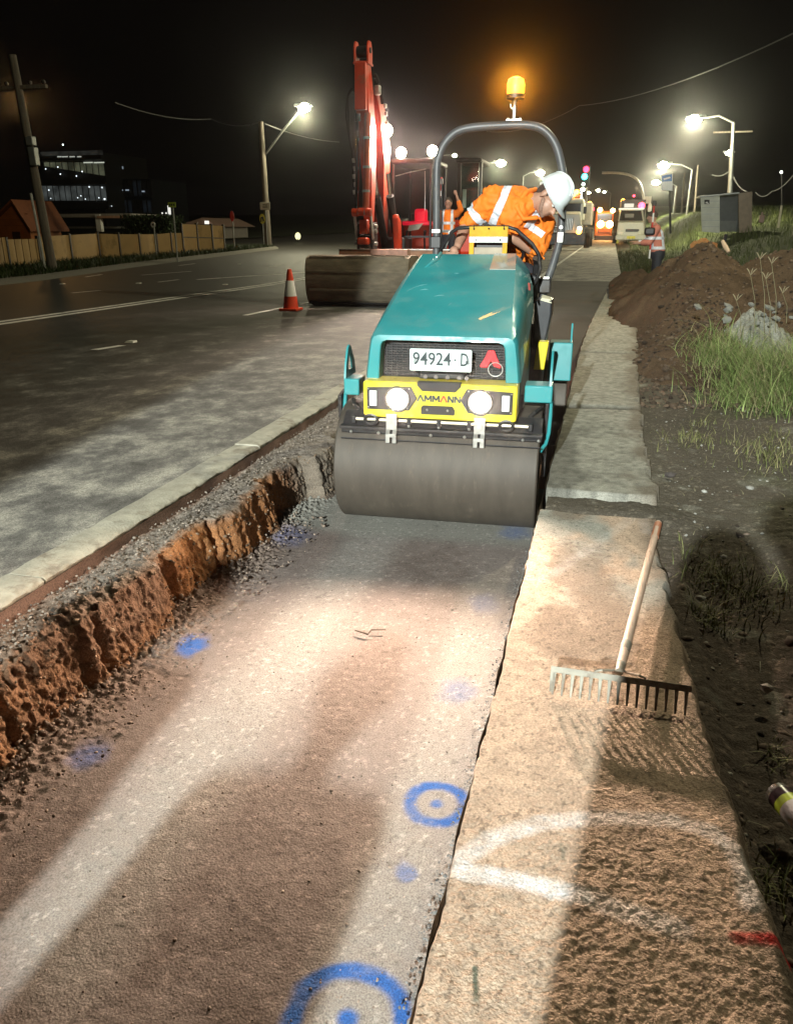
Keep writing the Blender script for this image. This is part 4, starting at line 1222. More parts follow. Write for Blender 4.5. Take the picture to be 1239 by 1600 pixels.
# hand rail, instrument cover, wheel, seat
rail = MB().tube([rl(u, v, z) for u, v, z in [(-.25, 1.16, 1.50), (-.21, 1.12, 1.58), (-.14, 1.08, 1.672), (-.10, 1.06, 1.694), (-.02, 1.05, 1.70), (.24, 1.05, 1.70), (.29, 1.06, 1.685), (.40, 1.08, 1.595), (.445, 1.09, 1.53), (.462, 1.1, 1.44), (.44, 1.12, 1.36), (.40, 1.14, 1.30)]], 0.0125, 10).build('hand_rail', M_blackmetal, roller, sharp=60)
mb = MB(); mb.loft([[rl(.005, 1.10, z), rl(.225, 1.10, z), rl(.225, 1.22, z), rl(.005, 1.22, z)] for z in (1.15, 1.55, 1.62)]); cons = mb.build('console', M_black, roller, bevel=.02)
def cloth(name, u0, u1, z0, z1, m, v=1.035, amp=.010, parent=None, seed=1):
    us = np.linspace(u0, u1, 24); zs = np.linspace(z0, z1, 14)
    rows = [[rl(u, v + amp * (float(fbm(u * 14 + seed, z * 11, seed)) - .5) * 2, z) for u in us] for z in zs]
    back = [[p + RV * .004 for p in r] for r in rows]
    mb = MB(); n = len(us)
    V = [p for r in rows for p in r]
    F = [(j * n + i, j * n + i + 1, (j + 1) * n + i + 1, (j + 1) * n + i) for j in range(len(zs) - 1) for i in range(n - 1)]
    o = mb.add(V, F).build(name, m, parent, sharp=80)
    s = o.modifiers.new('thick', 'SOLIDIFY'); s.thickness = .004
    return o
cv = cloth('instrument_cover', -.02, .238, 1.640, 1.705, M_canvas, parent=roller, seed=3)
cloth('cover_stripe', -.02, .238, 1.603, 1.640, M_white, v=1.032, parent=cv, seed=5)
cloth('cover_strap', -.018, .012, 1.44, 1.602, M_canvas, v=1.034, amp=.003, parent=cv)
cloth('cover_strap', .205, .236, 1.44, 1.602, M_canvas, v=1.034, amp=.003, parent=cv)
cloth('cover_window', .012, .205, 1.515, 1.572, mat('beige_canvas', (.42, .36, .27), .7), v=1.055, amp=.012, parent=cv, seed=7)
for u, z in [(.012, 1.69), (.11, 1.692), (.212, 1.69), (.03, 1.62), (.19, 1.62)]:
    MB().ell(rl(u, 1.024, z), (.006, .006, .006), seg=7, rings=5).build('eyelet', M_black, cv)
for u in (.012, .212): MB().tube([rl(u, 1.022, 1.685), rl(u - .004, 1.03, 1.71), rl(u, 1.045, 1.715)], .003, 5).build('tie', M_black, cv)
wc = rl(.16, 1.32, 1.52); Rw = frame(RZ * .8 - RV * .6)
MB().tube([wc + Rw @ np.array([.17 * math.cos(t), .17 * math.sin(t), 0]) for t in np.linspace(0, 6.283, 33)], .012, 8).build('steering_wheel', M_black, roller)
mb = MB(); rbox(mb, ru - .24, ru + .24, 1.55, 1.98, 1.10, 1.22); mb.build('seat', M_black, roller, bevel=.04)
mb = MB(); rbox(mb, ru - .22, ru + .22, 1.98, 2.10, 1.15, 1.60); mb.build('seat_back', M_black, roller, bevel=.04)
MB().tube([rl(-.17, 1.15, 1.3), rl(-.165, 1.17, 1.50), rl(-.16, 1.18, 1.545)], [.012, .012, .022], 8).build('drive_lever', M_black, roller)
MB().tube([rl(.42, 1.2, 1.25), rl(.43, 1.2, 1.46), rl(.435, 1.18, 1.50)], [.02, .02, .035], 8).build('lever', M_black, roller)
mb = MB(); rbox(mb, .36, .45, 1.15, 1.26, 1.2, 1.40); mb.build('control_box', M_black, roller, bevel=.02)

# its lamps
for s in (-1, 1):
    p = rl(s * .229, BV - .04, .799)
    spot('headlight_beam', p, p - RV * 3 - RZ * 0.14, 470, (1.0, 0.73, 0.55), 104, 1.0, 0.022)
spot('beacon_light', BC - RV * .07, BC - RV * 3, 620, (1.0, 0.36, 0.03), 50, 0.7, 0.04)
point('beacon_light', BC + np.array([0, 0, .10]), 5, (1.0, 0.40, 0.04), 0.05)
# ================================================================== THE EXCAVATOR
M_kred = mat('red_machine_paint', (0.60, 0.055, 0.018), 0.38, var=0.12, dirt=(0.24, 0.12, 0.07), dirt_amt=0.2, dirt_scale=5)
M_chrome = mat('chrome_rod', (0.75, 0.75, 0.75), 0.12, 1.0, var=0.05)
M_bucket = mat('muddy_bucket', (0.15, 0.125, 0.085), 0.75, 0.15, var=0.3, scale=6, bump=0.3, bscale=26, dirt=(0.27, 0.215, 0.15), dirt_amt=0.3, dirt_scale=5, stretch=(.6, 1, 2))
M_cabglass = glass('cab_glass', (0.01, 0.012, 0.012), 0.16)
M_work = glow('work_light_glow', (1.0, 0.80, 0.66), 90)
EX = np.array([-4.25, 17.2, 0.35])
ex = thing('excavator', 'red excavator with raised boom, lit work lamps and wide muddy bucket resting on the road', 'excavator', tuple(EX))

# bucket: curved back towards us
yb = 14.35; xl, xr = -5.32, -3.42
prof = [(0.62, .86), (0.3, .90), (-0.10, .90), (-.24, .86), (-.315, .72), (-.335, .50), (-.315, .28), (-.24, .12), (-.12, .03), (.05, .015), (.55, .015)]
ip = [(y + .0, z) for y, z in prof]
mb = MB()
outer = [np.array([0, yb + y, .35 + z]) for y, z in prof]
inner = [np.array([0, yb + y * .93 + .045, .35 + .03 + z * .945]) for y, z in prof][::-1]
mb.prism([p + np.array([xl, 0, 0]) for p in outer + inner], (xr - xl, 0, 0))
bk_ = mb.build('bucket', M_bucket, ex, bevel=.012, sharp=25)
for x in (xl - .02, xr):
    mb = MB(); mb.prism([p + np.array([x, 0, 0]) for p in outer], (.022, 0, 0)); mb.build('side_plate', M_bucket, bk_, bevel=.004)
mb = MB(); mb.prism([np.array([xl, yb + y, .35 + z]) for y, z in [(-.24, .06), (.0, -.0), (.6, -.0), (.6, .012), (.0, .03), (-.22, .085)]], (xr - xl, 0, 0)); mb.build('cutting_edge', M_black, bk_)
mb = MB(); mb.boxb((-4.15, yb - .12, 1.26), (-3.46, yb + .12, 1.36)); mb.build('top_rail', mat('lit_pink_steel', (.42, .23, .17), .6, .2, var=.25, scale=12), bk_, bevel=.01)  # pink lit look of the bucket lip put into its colour
for z, w in ((.30, .02), (.62, .02), (.86, .03)):
    mb = MB(); yy_ = np.interp(z, [.12, .28, .50, .72, .86], [-.24, -.315, -.335, -.315, -.24]); mb.boxb((xl + .05, yb + yy_ - .012, .35 + z - w), (xr - .05, yb + yy_ + .03, .35 + z + w)); mb.build('wear_strip', M_bucket, bk_, bevel=.006)
# dozer blade behind it
mb = MB(); mb.prism([np.array([-5.1, 15.25 + y, .35 + z]) for y, z in [(.06, .28), (0.0, .45), (.0, .72), (.06, .98), (.10, .98), (.06, .72), (.06, .45), (.12, .28)]], (2.35, 0, 0))
bl = mb.build('dozer_blade', mat('worn_blade', (.27, .15, .09), .6, .2, var=.3, scale=7), ex, bevel=.01)
mb = MB(); mb.boxb((-5.1, 15.29, 1.325), (-2.75, 15.37, 1.345)); mb.build('blade_edge', M_steel, bl)
for x in (-4.8, -3.3):
    mb = MB(); mb.prism([(x, 15.3, .55), (x, 15.3, .95), (x, 16.6, .9), (x, 16.6, .6)], (.14, 0, 0)); mb.build('blade_arm', M_kred, bl, bevel=.01)
# quick hitch between stick and bucket
mb = MB()
for x in (-4.42, -4.16):
    mb.prism([(x, yb + y, z) for y, z in [(-.05, 1.36), (-.08, 1.62), (.0, 1.80), (.16, 1.82), (.24, 1.62), (.22, 1.36)]], (.055, 0, 0))
hit = mb.build('quick_hitch', M_blackmetal, ex, bevel=.008)
hit['kind'] = 'stuff'
mb = MB(); mb.boxb((-4.36, yb - .10, 1.38), (-4.165, yb + .16, 1.60)); mb.build('hitch_block', M_blackmetal, hit, bevel=.03)
for z in (1.45, 1.66, 1.75): MB().cyl((-4.48, yb + .05, z), (-4.06, yb + .05, z), .035, seg=12).build('hitch_pin', M_steel, hit)
# stick: red box section, pointing down towards us
ST, SB = np.array([-4.33, 14.55, 4.58]), np.array([-4.24, 14.42, 1.82])
def beam_(mb, P, wx, hy):
    """box section beam through points P with half widths"""
    rings = []
    for (p, a, b) in zip(P, wx, hy):
        p = np.array(p); rings.append([p + np.array([-a, -b, 0]), p + np.array([a, -b, 0]), p + np.array([a, b, 0]), p + np.array([-a, b, 0])])
    return mb.loft(rings)
mb = MB(); beam_(mb, [ST + (0, 0, -.18), ST + (0.01, .0, -.55), ST + (.035, .05, -1.3), SB + (.0, .1, .75), SB + (0, .06, 0)], [.105, .115, .115, .09, .075], [.10, .16, .20, .14, .08])
stick = mb.build('stick', M_kred, ex, bevel=.012)
mb = MB(); mb.boxb(ST + (-.135, -.16, -.235), ST + (.135, .16, -.205)); mb.build('stick_collar', M_kred, stick, bevel=.006)
for s in (-1, 1):
    mb = MB(); mb.prism([ST + (s * .115 - .02, y, z) for y, z in [(-.12, -.21), (-.13, .02), (-.06, .12), (.06, .12), (.13, 0), (.12, -.21)]], (.035, 0, 0)); mb.build('lug', M_kred, stick, bevel=.006)
MB().cyl(ST + (-.14, -.02, -.02), ST + (.15, -.02, -.02), .045, seg=12).build('pin', M_blackmetal, stick)
MB().cyl(ST + (-.085, -.02, -.04), ST + (.085, -.02, -.04), .095, seg=16).build('rod_eye', M_black, stick)
# bucket cylinder on the face of the stick: barrel above, bright rod below
c0 = ST + (.01, -.19, -1.02); c1 = np.array([-4.34, 14.12, 2.0])
mb = MB(); beam_(mb, [ST + (.005, -.17, -.22), ST + (.015, -.22, -.95)], [.10, .10], [.04, .05]); mb.build('cover_plate', M_kred, stick, bevel=.01)
cyl_ = MB().cyl(c0 + (.115, .02, .02), np.array([-4.205, 14.16, 2.02]), .058, .058, 16).build('arm_tube', mat('worn_red_tube', (.5, .10, .05), .35, .3, var=.2), stick)
for t in (.25, .55, .8):
    p = (c0 + (.115, .02, .02)) * (1 - t) + np.array([-4.205, 14.16, 2.02]) * t; MB().cyl(p + (0, 0, -.02), p + (0, 0, .02), .068, seg=16).build('tube_clamp', M_steel, cyl_)
MB().cyl(c0 + (-.065, 0, .02), c0 + (-.065, 0, -.1), .05, seg=14).build('gland', M_blackmetal, stick)
MB().cyl(c0 + (-.065, 0, -.05), c1 + (-.02, 0, .02), .033, seg=14).build('cylinder_rod', M_chrome, stick)
for q in [(-.115, 1.98), (.0, 1.99), (.13, 1.98)]:
    MB().cyl((-4.27 + q[0] - .05, 14.12, q[1]), (-4.27 + q[0] + .05, 14.12, q[1]), .07, seg=14).build('link_boss', M_kred, stick)
MB().cyl((-4.44, 14.12, 1.98), (-4.09, 14.12, 1.98), .04, seg=12).build('link_pin', M_steel, stick)
for x in (-4.42, -4.12):
    mb = MB(); mb.prism([(x, 14.12 + y, z) for y, z in [(-.045, 1.98), (.045, 1.98), (.20, 1.55), (.12, 1.52)]], (.03, 0, 0)); mb.build('link_bar', M_steel, stick, bevel=.006)
mb = MB(); mb.boxb((-4.33, 14.16, 1.62), (-4.19, 14.36, 1.86)); mb.build('link_block', M_kred, stick, bevel=.015)
mb = MB(); mb.boxb((-4.36, 14.10, 1.44), (-4.16, 14.34, 1.56)); mb.build('link_block', M_kred, stick, bevel=.03)
# hoses looping off the stick
for k, (dx, zt) in enumerate([(-.30, 3.95), (-.26, 3.85)]):
    pts = [ST + (-.11, -.1, -.66), ST + (-.17, -.1, -.62 + .02 * k), ST + (-.26, -.08, -.72), ST + (dx, -.06, -1.0), ST + (-.24, -.08, -1.4), ST + (-.19, -.1, -1.65), ST + (-.17, -.1, -2.2), ST + (-.12, -.12, -2.5)]
    MB().tube([np.array(p) for p in smooth(pts, 5)], .019, 7).build('hose', M_rubber, stick)
for k in range(5):
    p = ST + (-.17 + .02 * (k % 2), -.12, -1.7 - .13 * k); MB().cyl(p, p + (.01, 0, -.07), .028, seg=8).build('hose_fitting', M_steel, stick)
# boom: from behind the stick, down and back to the house
BT = at(583, 132, 14.95); BT2 = np.array([-4.17, 15.15, 3.75]); BB = np.array([-4.22, 17.0, 1.6])
def yz_beam(mb, P, wx, h):
    rings = []
    P = [np.array(p, float) for p in P]
    for i, p in enumerate(P):
        t = P[min(i + 1, len(P) - 1)] - P[max(0, i - 1)]; t[0] = 0; t /= np.linalg.norm(t); n = np.array([0, -t[2], t[1]])
        rings.append([p + np.array([-wx[i], 0, 0]) - n * h[i], p + np.array([wx[i], 0, 0]) - n * h[i], p + np.array([wx[i], 0, 0]) + n * h[i], p + np.array([-wx[i], 0, 0]) + n * h[i]])
    return mb.loft(rings)
mb = MB(); yz_beam(mb, [at(583, 140, 14.92), at(588, 175, 15.1), at(593, 235, 15.5), at(593, 290, 15.85), at(593, 338, 16.3), at(594, 385, 16.9)], [.08, .12, .15, .15, .14, .13], [.10, .17, .26, .28, .24, .16])
boom = mb.build('boom', M_kred, ex, bevel=.015)
MB().tube([np.array(p) for p in smooth([(-4.28, 14.85, 3.9), (-4.26, 14.82, 4.12), (-4.20, 14.82, 4.16), (-4.13, 14.86, 4.04), (-4.10, 14.95, 3.8)], 5)], .03, 8).build('hose', M_rubber, boom)
MB().tube([np.array(p) for p in smooth([(-4.24, 14.8, 4.0), (-4.24, 14.8, 4.2), (-4.18, 14.8, 4.24), (-4.12, 14.8, 4.1)], 5)], .022, 8).build('hose', M_rubber, boom)
mb = MB(); mb.boxb((-4.22, 14.78, 3.92), (-4.10, 14.9, 4.08)); mb.build('boom_head', M_steel, boom, bevel=.03)
for z, y in [(3.72, 14.86), (3.6, 14.9), (3.45, 14.95)]:
    mb = MB(); mb.boxb((-4.06, y, z), (-4.01, y + .06, z + .07)); mb.build('hose_clip', M_steel, boom, bevel=.01)
for s in (-1, 1):
    MB().cyl((-4.26 + s * .13, 15.55, 2.3), (-4.26 + s * .13, 16.2, 1.3), .075, seg=14).build('boom_cylinder', M_black, boom)
    MB().cyl((-4.26 + s * .13, 15.4, 2.7), (-4.26 + s * .13, 15.6, 2.28), .04, seg=12).build('boom_rod', M_chrome, boom)
mb = MB(); mb.prism([(-4.12, 15.7 + y, z) for y, z in [(0, 1.98), (-.05, 1.9), (.12, 1.25), (.35, 1.2), (.25, 1.85)]], (.12, 0, 0)); mb.build('swing_bracket', M_kred, ex, bevel=.02)
mb = MB(); mb.boxb((-4.45, 16.05, .95), (-3.95, 16.7, 1.55)); mb.build('swing_post', M_black, ex, bevel=.04)
# house, counterweight, tracks
mb = MB(); mb.boxb((-5.1, 16.5, .98), (-2.75, 18.9, 1.14)); mb.build('deck', M_kred, ex, bevel=.02)
mb = MB(); mb.boxb((-5.05, 16.8, 1.14), (-4.5, 18.9, 1.95)); mb.build('engine_cover', M_blackmetal, ex, bevel=.06)
mb = MB(); mb.boxb((-4.5, 18.0, 1.14), (-2.8, 19.0, 1.9)); mb.build('counterweight', M_kred, ex, bevel=.1)
for x in (-5.1, -3.2):
    mb = MB(); prof_t = [(-1.1 + 0, .40), (-1.25, .62), (-1.1, .85), (1.1, .85), (1.25, .62), (1.1, .40)]
    mb.prism([(x, 17.2 + y, z - .05) for y, z in prof_t], (.45, 0, 0)); tr = mb.build('track', M_rubber, ex, bevel=.05)
    for k in range(7): MB().cyl((x - .01, 16.3 + .3 * k, .5), (x + .46, 16.3 + .3 * k, .5), .10, seg=12).build('roller_wheel', M_blackmetal, tr)
    for k in range(14):
        mb = MB(); mb.boxb((x, 16.15 + .16 * k, .33), (x + .45, 16.22 + .16 * k, .36)); mb.build('track_pad', M_rubber, tr)
# cab
CX0, CX1, CYF, CYB, CZ0, CZ1 = -4.30, -3.48, 16.35, 17.85, 1.16, 3.02
cab = MB().boxb((CX0, CYF, CZ0), (CX1, CYB, CZ0 + .10)).build('cab', M_black, ex, bevel=.02)
PO = .05
for (x, y, nm) in [(CX0, CYF, 'front_pillar'), (CX1 - PO, CYF, 'front_pillar'), (CX0, CYB - PO, 'rear_pillar'), (CX1 - PO, CYB - PO, 'rear_pillar')]:
    mb = MB(); mb.boxb((x, y, CZ0 + .1), (x + PO, y + PO, CZ1 - .1)); mb.build(nm, M_black, cab, bevel=.012)
mb = MB(); mb.boxb((CX0 - .02, CYF - .04, CZ1 - .10), (CX1 + .02, CYB + .02, CZ1)); mb.build('cab_roof', M_blackmetal, cab, bevel=.035)
mb = MB(); mb.boxb((CX0 + PO, CYF + .015, CZ0 + .42), (CX1 - PO, CYF + .022, CZ1 - .1)); mb.build('windscreen', M_cabglass, cab)
mb = MB(); mb.boxb((CX0 + PO, CYF + .01, CZ0 + .38), (CX1 - PO, CYF + .03, CZ0 + .42)); mb.build('window_bar', M_black, cab)
mb = MB(); mb.boxb((CX0 + PO, CYF + .015, CZ0 + .1), (CX1 - PO, CYF + .022, CZ0 + .38)); mb.build('lower_window', M_cabglass, cab)
for x, nm in ((CX0 + .02, 'side_window'), (CX1 - .03, 'side_window')):
    mb = MB(); mb.boxb((x, CYF + PO, CZ0 + .5), (x + .006, CYB - PO, CZ1 - .1)); mb.build(nm, M_cabglass, cab)
mb = MB(); mb.boxb((CX0 + .28, CYF + .75, CZ0 + .62), (CX0 + .56, CYF + .90, CZ0 + .95)); rs = mb.build('seat_back', mat('red_panel_glow', (0.8, 0.01, 0.03), .4, var=.05), cab, bevel=.06)
rs.data.materials[0].node_tree.nodes['Principled BSDF'].inputs['Emission Color'].default_value = (1, .01, .05, 1); rs.data.materials[0].node_tree.nodes['Principled BSDF'].inputs['Emission Strength'].default_value = .55  # red glow added here and to the control panel, standing for a red lamp
mb = MB(); mb.boxb((CX0 + .16, CYF + .62, CZ0 + .88), (CX0 + .68, CYF + .72, CZ0 + .98))
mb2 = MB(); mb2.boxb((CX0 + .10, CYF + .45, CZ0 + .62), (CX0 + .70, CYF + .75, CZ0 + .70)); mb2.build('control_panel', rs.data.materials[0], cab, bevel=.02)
mb = MB(); mb.prism([(CX0 + .22, CYF + .42, CZ0 + .50), (CX0 + .46, CYF + .42, CZ0 + .54), (CX0 + .56, CYF + .42, CZ0 + .66), (CX0 + .26, CYF + .42, CZ0 + .62)], (0, .02, 0)); mb.build('paper', mat('pale_paper', (.6, .62, .5), .7), cab)
for x in (CX0 + .2, CX0 + .58):
    MB().tube([(x, CYF + .5, CZ0 + .1), (x, CYF + .45, CZ0 + .4), (x + .02, CYF + .42, CZ0 + .52)], [.02, .02, .03], 8).build('joystick', M_black, cab)
MB().tube([(CX0 + .08, CYF - .01, CZ1 - .32), (CX0 + .34, CYF - .015, CZ1 - .26), (CX1 - .12, CYF - .012, CZ1 - .2)], .010, 6).build('wiper', M_steel, cab)
MB().tube([(CX1 - .14, CYF - .02, CZ1 - .24), (CX1 - .13, CYF - .02, CZ0 + .9)], .009, 6).build('wiper', M_steel, cab)
mb = MB(); mb.boxb((CX0 + .28, CYF - .012, CZ0 + .02), (CX0 + .50, CYF - .002, CZ0 + .09)); mb.build('yellow_label', mat('label_yellow', (.8, .75, .05), .5), cab)
MB().tube([(CX0 + .18, CYF + .2, CZ0 + .11), (CX0 + .19, CYF + .2, CZ0 + .28)], .045, 10).build('drink_bottle', M_white, cab)
# striped grab rail at the door side
mb = MB().tube([(CX1 + .06, CYF + .05, CZ0 + .15), (CX1 + .10, CYF + .05, CZ0 + .9), (CX1 + .16, CYF + .05, CZ1 - .35)], .045, 8).build('door_edge', M_red, cab)
for k in range(5):
    z = CZ0 + .5 + .22 * k; mb = MB(); mb.boxb((CX1 + .05 + .03 * k, CYF - .005, z), (CX1 + .10 + .03 * k, CYF + .012, z + .10)); mb.build('door_chevron', M_white, cab)
for (x, z) in [(CX0 + .19, CZ1 + .10), (CX1 + .0, CZ1 + .12)]:
    hl = MB().lathe([(.05, .06), (.075, .02), (.075, 0)], (x, CYF, z), (0, 1, 0), seg=16).build('work_light', M_black, cab)
    MB().lathe([(.10, 0), (.09, .02), (.04, .035)], (x, CYF, z), (0, -1, 0), seg=16).build('lamp_lens', M_work, hl)
    MB().cyl((x, CYF + .03, CZ1), (x, CYF + .03, z - .05), .012, seg=6).build('lamp_stem', M_black, hl)
    spot('work_light', (x, CYF - .05, z), (x - .1, CYF - 6, 0), 420, (1, .78, .64), 120, .6, .06)
if x < -4: point('added_cab_light', (-3.9, 17.0, 2.85), 9, (1, .85, .75), .08)  # added light meant to brighten the cab inside, no lamp seen there
bl_ = at(604, 204, 15.2)
hl = MB().lathe([(.06, .07), (.09, .02), (.09, 0)], bl_, (0, 1, 0), seg=16).build('work_light', M_black, boom)
MB().lathe([(.11, 0), (.10, .02), (.04, .035)], bl_, (0, -1, 0), seg=16).build('lamp_lens', M_work, hl)
spot('work_light', tuple(bl_ - (0, .06, 0)), (-4.2, 10, 0), 520, (1, .78, .64), 125, .6, .06)
# ================================================================== PEOPLE
M_skin = mat('skin', (0.42, 0.235, 0.16), 0.5, var=0.12, scale=14)
M_hv = mat('orange_hi_vis', (0.85, 0.20, 0.012), 0.75, var=0.10, scale=12, bump=0.25, bscale=18)
M_tape = mat('silver_tape', (0.66, 0.69, 0.74), 0.35, var=0.12, scale=30)
M_helm = mat('white_helmet', (0.72, 0.78, 0.78), 0.3, var=0.05, coat=0.4)
M_hair = mat('short_dark_hair', (0.055, 0.038, 0.03), 0.8, var=0.3, scale=60)
M_dark = mat('dark_work_trousers', (0.02, 0.022, 0.03), 0.8, var=0.3, bump=0.3, bscale=15)
M_beard = mat('stubble', (0.26, 0.155, 0.11), 0.8, var=0.25, scale=80)


def nrm(v):
    v = np.array(v, float); return v / np.linalg.norm(v)


# ---- the roller operator, leaning to look down past the drum
PY = 5.86
op = thing('person', 'roller operator in orange hi-vis shirt and white hard hat leaning sideways to look down', 'person', tuple(rl(.12, 1.70, 1.22)))
A = lambda px, py, y=PY: at(px, py, y)
neck = A(829, 318, 5.83); headc = A(861, 307, 5.78)
crown = nrm([0.80, -0.10, 0.56]); face = np.array([0.50, -0.42, -0.74]); face = nrm(face - crown * (face @ crown)); ear = nrm(np.cross(crown, face))
if ear[1] > 0: ear = -ear
HR = np.stack([face, ear, crown], 1)


def H(f, e, c): return headc + HR @ np.array([f, e, c])


shR = A(772, 310, 5.80); shL = A(846, 352, 5.98); chest = A(803, 330, 5.88); belly = A(800, 385, 6.08); hip = A(795, 425, 6.22)
elR = A(728, 352, 5.86); wrR = A(715, 385, 5.62); haR = A(706, 392, 5.58)
elL = A(836, 392, 5.86); wrL = A(800, 372, 5.72); haL = A(778, 366, 5.68)
body = [('c', chest, neck, 0.075, 0.062), ('c', neck, H(-0.02, 0, -0.06), 0.060, 0.058),
        ('e', H(-.012, 0, 0.025), (0.098, 0.075, 0.092), HR), ('e', H(.030, 0, -.055), (0.070, 0.060, 0.072), HR), ('e', H(.060, 0, -.098), (0.030, 0.036, 0.022), HR),
        ('c', H(.086, 0, -.008), H(.112, 0, -.040), .009, .014), ('e', H(.098, .012, -.044), (.011, .010, .008), HR), ('e', H(.098, -.012, -.044), (.011, .010, .008), HR),
        ('c', H(.084, -.035, .012), H(.084, .035, .012), .013, .013), ('c', H(.090, -.018, -.068), H(.090, .018, -.068), .009, .009), ('c', H(.086, -.016, -.082), H(.086, .016, -.082), .009, .009),
        ('e', H(-.012, .074, -.022), (.020, .010, .034), HR), ('e', H(-.012, -.074, -.022), (.020, .010, .034), HR),
        ('c', shR, elR, .058, .044), ('c', elR, (elR * .4 + wrR * .6), .043, .038), ('c', (elR * .4 + wrR * .6), wrR, .038, .028), ('e', (wrR + haR) / 2 + np.array([0, -.02, -.012]), (.032, .040, .030)),
        ('c', shL, elL, .058, .045), ('c', elL, wrL, .044, .030), ('e', (wrL + haL) / 2, (.040, .036, .022))]
for k in range(4):        # fingers closing over the lever
    b = haR + np.array([-.024 + .017 * k, -.050 + .004 * k, -.010 - .002 * k]); l = [.040, .045, .043, .034][k]
    body += [('c', b, b + np.array([-.004, -.022, -.026]) * l / .04, .0105, .0095), ('c', b + np.array([-.004, -.022, -.026]) * l / .04, b + np.array([.002, -.014, -.062]) * l / .042, .0095, .0085)]
    b2 = haL + np.array([-.012, -.012, -.026 + .018 * k])
    body += [('c', b2, b2 + np.array([-.04, -.022, 0]), .0105, .0095), ('c', b2 + np.array([-.04, -.022, 0]), b2 + np.array([-.055, .01, -.004]), .0095, .0085)]
body += [('c', haR + np.array([.030, -.015, .005]), haR + np.array([.048, -.045, -.012]), .013, .011), ('c', haR + np.array([.048, -.045, -.012]), haR + np.array([.045, -.068, -.026]), .011, .009)]
fleshy('body', body, M_skin, op, voxel=0.0062, smooth=4)
# eyes, brows, hair and stubble
for s in (-1, 1):
    MB().ell(H(.083, s * .031, -.010), (.011, .012, .009), HR, 10, 8).build('eye', M_white, op)
    MB().ell(H(.093, s * .031, -.011), (.003, .005, .005), HR, 8, 6).build('iris', M_hair, op)
    MB().tube([H(.094, s * .014, .012), H(.096, s * .032, .016), H(.086, s * .050, .010)], [.003, .005, .002], 6).build('eyebrow', M_hair, op)
fleshy('hair', [('e', H(-.034, 0, .022), (.086, .079, .080), HR), ('e', H(-.068, 0, -.03), (.040, .058, .045), HR), ('c', H(.012, .073, .012), H(.016, .072, -.022), .008, .006)], M_hair, op, voxel=.009, smooth=3)
fleshy('beard', [('c', H(.018, .060, -.045), H(.05, .044, -.085), .016, .018), ('c', H(.018, -.060, -.045), H(.05, -.044, -.085), .016, .018), ('c', H(.05, .044, -.085), H(.074, 0, -.108), .018, .020), ('c', H(.05, -.044, -.085), H(.074, 0, -.108), .018, .020),
                 ('c', H(.094, -.022, -.062), H(.094, .022, -.062), .006, .006)], M_beard, op, voxel=.007, smooth=4)
# hard hat: shell with a raised crown, brim, peak
mb = MB()
hc = H(-.010, 0, .040)
def hat_ring(h, f, n=40, brim=0.0):
    out = []
    for t in np.linspace(0, 2 * math.pi, n, endpoint=False):
        rf, re = .124 * f, .104 * f
        p = np.array([rf * math.cos(t), re * math.sin(t)])
        ext = brim * (1 + 2.6 * max(0, math.cos(t)) ** 2.2)
        l = np.linalg.norm(p); p = p * (l + ext) / l
        out.append(hc + HR @ np.array([p[0], p[1], h - (0.012 * brim / .02 * max(0, math.cos(t)) if brim else 0)]))
    return out
mb.loft([hat_ring(-.030, .97, brim=.018), hat_ring(-.024, .985, brim=.020), hat_ring(-.018, 1.01, brim=.004), hat_ring(.0, 1.0), hat_ring(.03, .965), hat_ring(.06, .88), hat_ring(.085, .74), hat_ring(.104, .53), hat_ring(.114, .28), hat_ring(.117, .06)], True, (True, True))
hat = mb.build('hard_hat', M_helm, op, sharp=50)
for w in (-.022, .0, .022):
    MB().tube([hc + HR @ np.array([f, w, math.sqrt(max(0, 1 - (f / .128) ** 2 - (w / .11) ** 2)) * .118 + .001]) for f in np.linspace(-.105, .100, 12)], [.004] + [.0065] * 10 + [.004], 8).build('hat_ridge', M_helm, hat)
MB().tube([H(-.085, .045, -.0), H(-.112, .02, -.015), H(-.112, -.02, -.015), H(-.085, -.045, 0)], .012, 8).build('hat_band', M_white, hat)
# shirt
shirt = [('c', chest, belly, .165, .165), ('c', belly, hip, .165, .17), ('c', shR, shL, .092, .092), ('e', (chest + shR) / 2 + np.array([0, 0, -.02]), (.15, .115, .14)), ('e', (chest + shL) / 2, (.13, .115, .14)),
         ('c', chest, neck * .8 + chest * .2, .12, .085), ('c', shR, shR * .35 + elR * .65, .088, .074), ('c', shR * .35 + elR * .65, shR * .10 + elR * .90, .074, .072),
         ('c', shL, shL * .3 + elL * .7, .088, .078), ('c', shL * .3 + elL * .7, elL * 0.95 + shL * .05, .078, .074)]
# folds
for k in range(7):
    a = A(772 + 9 * k, 340 + 6 * k, 5.76); shirt.append(('c', a, a + np.array([.11, -.01, -.05 - .012 * k]), .012, .016))
sh = fleshy('shirt', shirt, M_hv, op, voxel=.011, smooth=5)
tx = sh.modifiers.new('creases', 'DISPLACE'); txt = bpy.data.textures.new('creases', 'CLOUDS'); txt.noise_scale = 0.085; tx.texture = txt; tx.strength = 0.036; tx.mid_level = 0.5
tx2 = sh.modifiers.new('fine', 'DISPLACE'); tt2 = bpy.data.textures.new('fine', 'MARBLE'); tt2.noise_scale = .06; tt2.turbulence = 9; tx2.texture = tt2; tx2.strength = .018; tx2.mid_level = .5
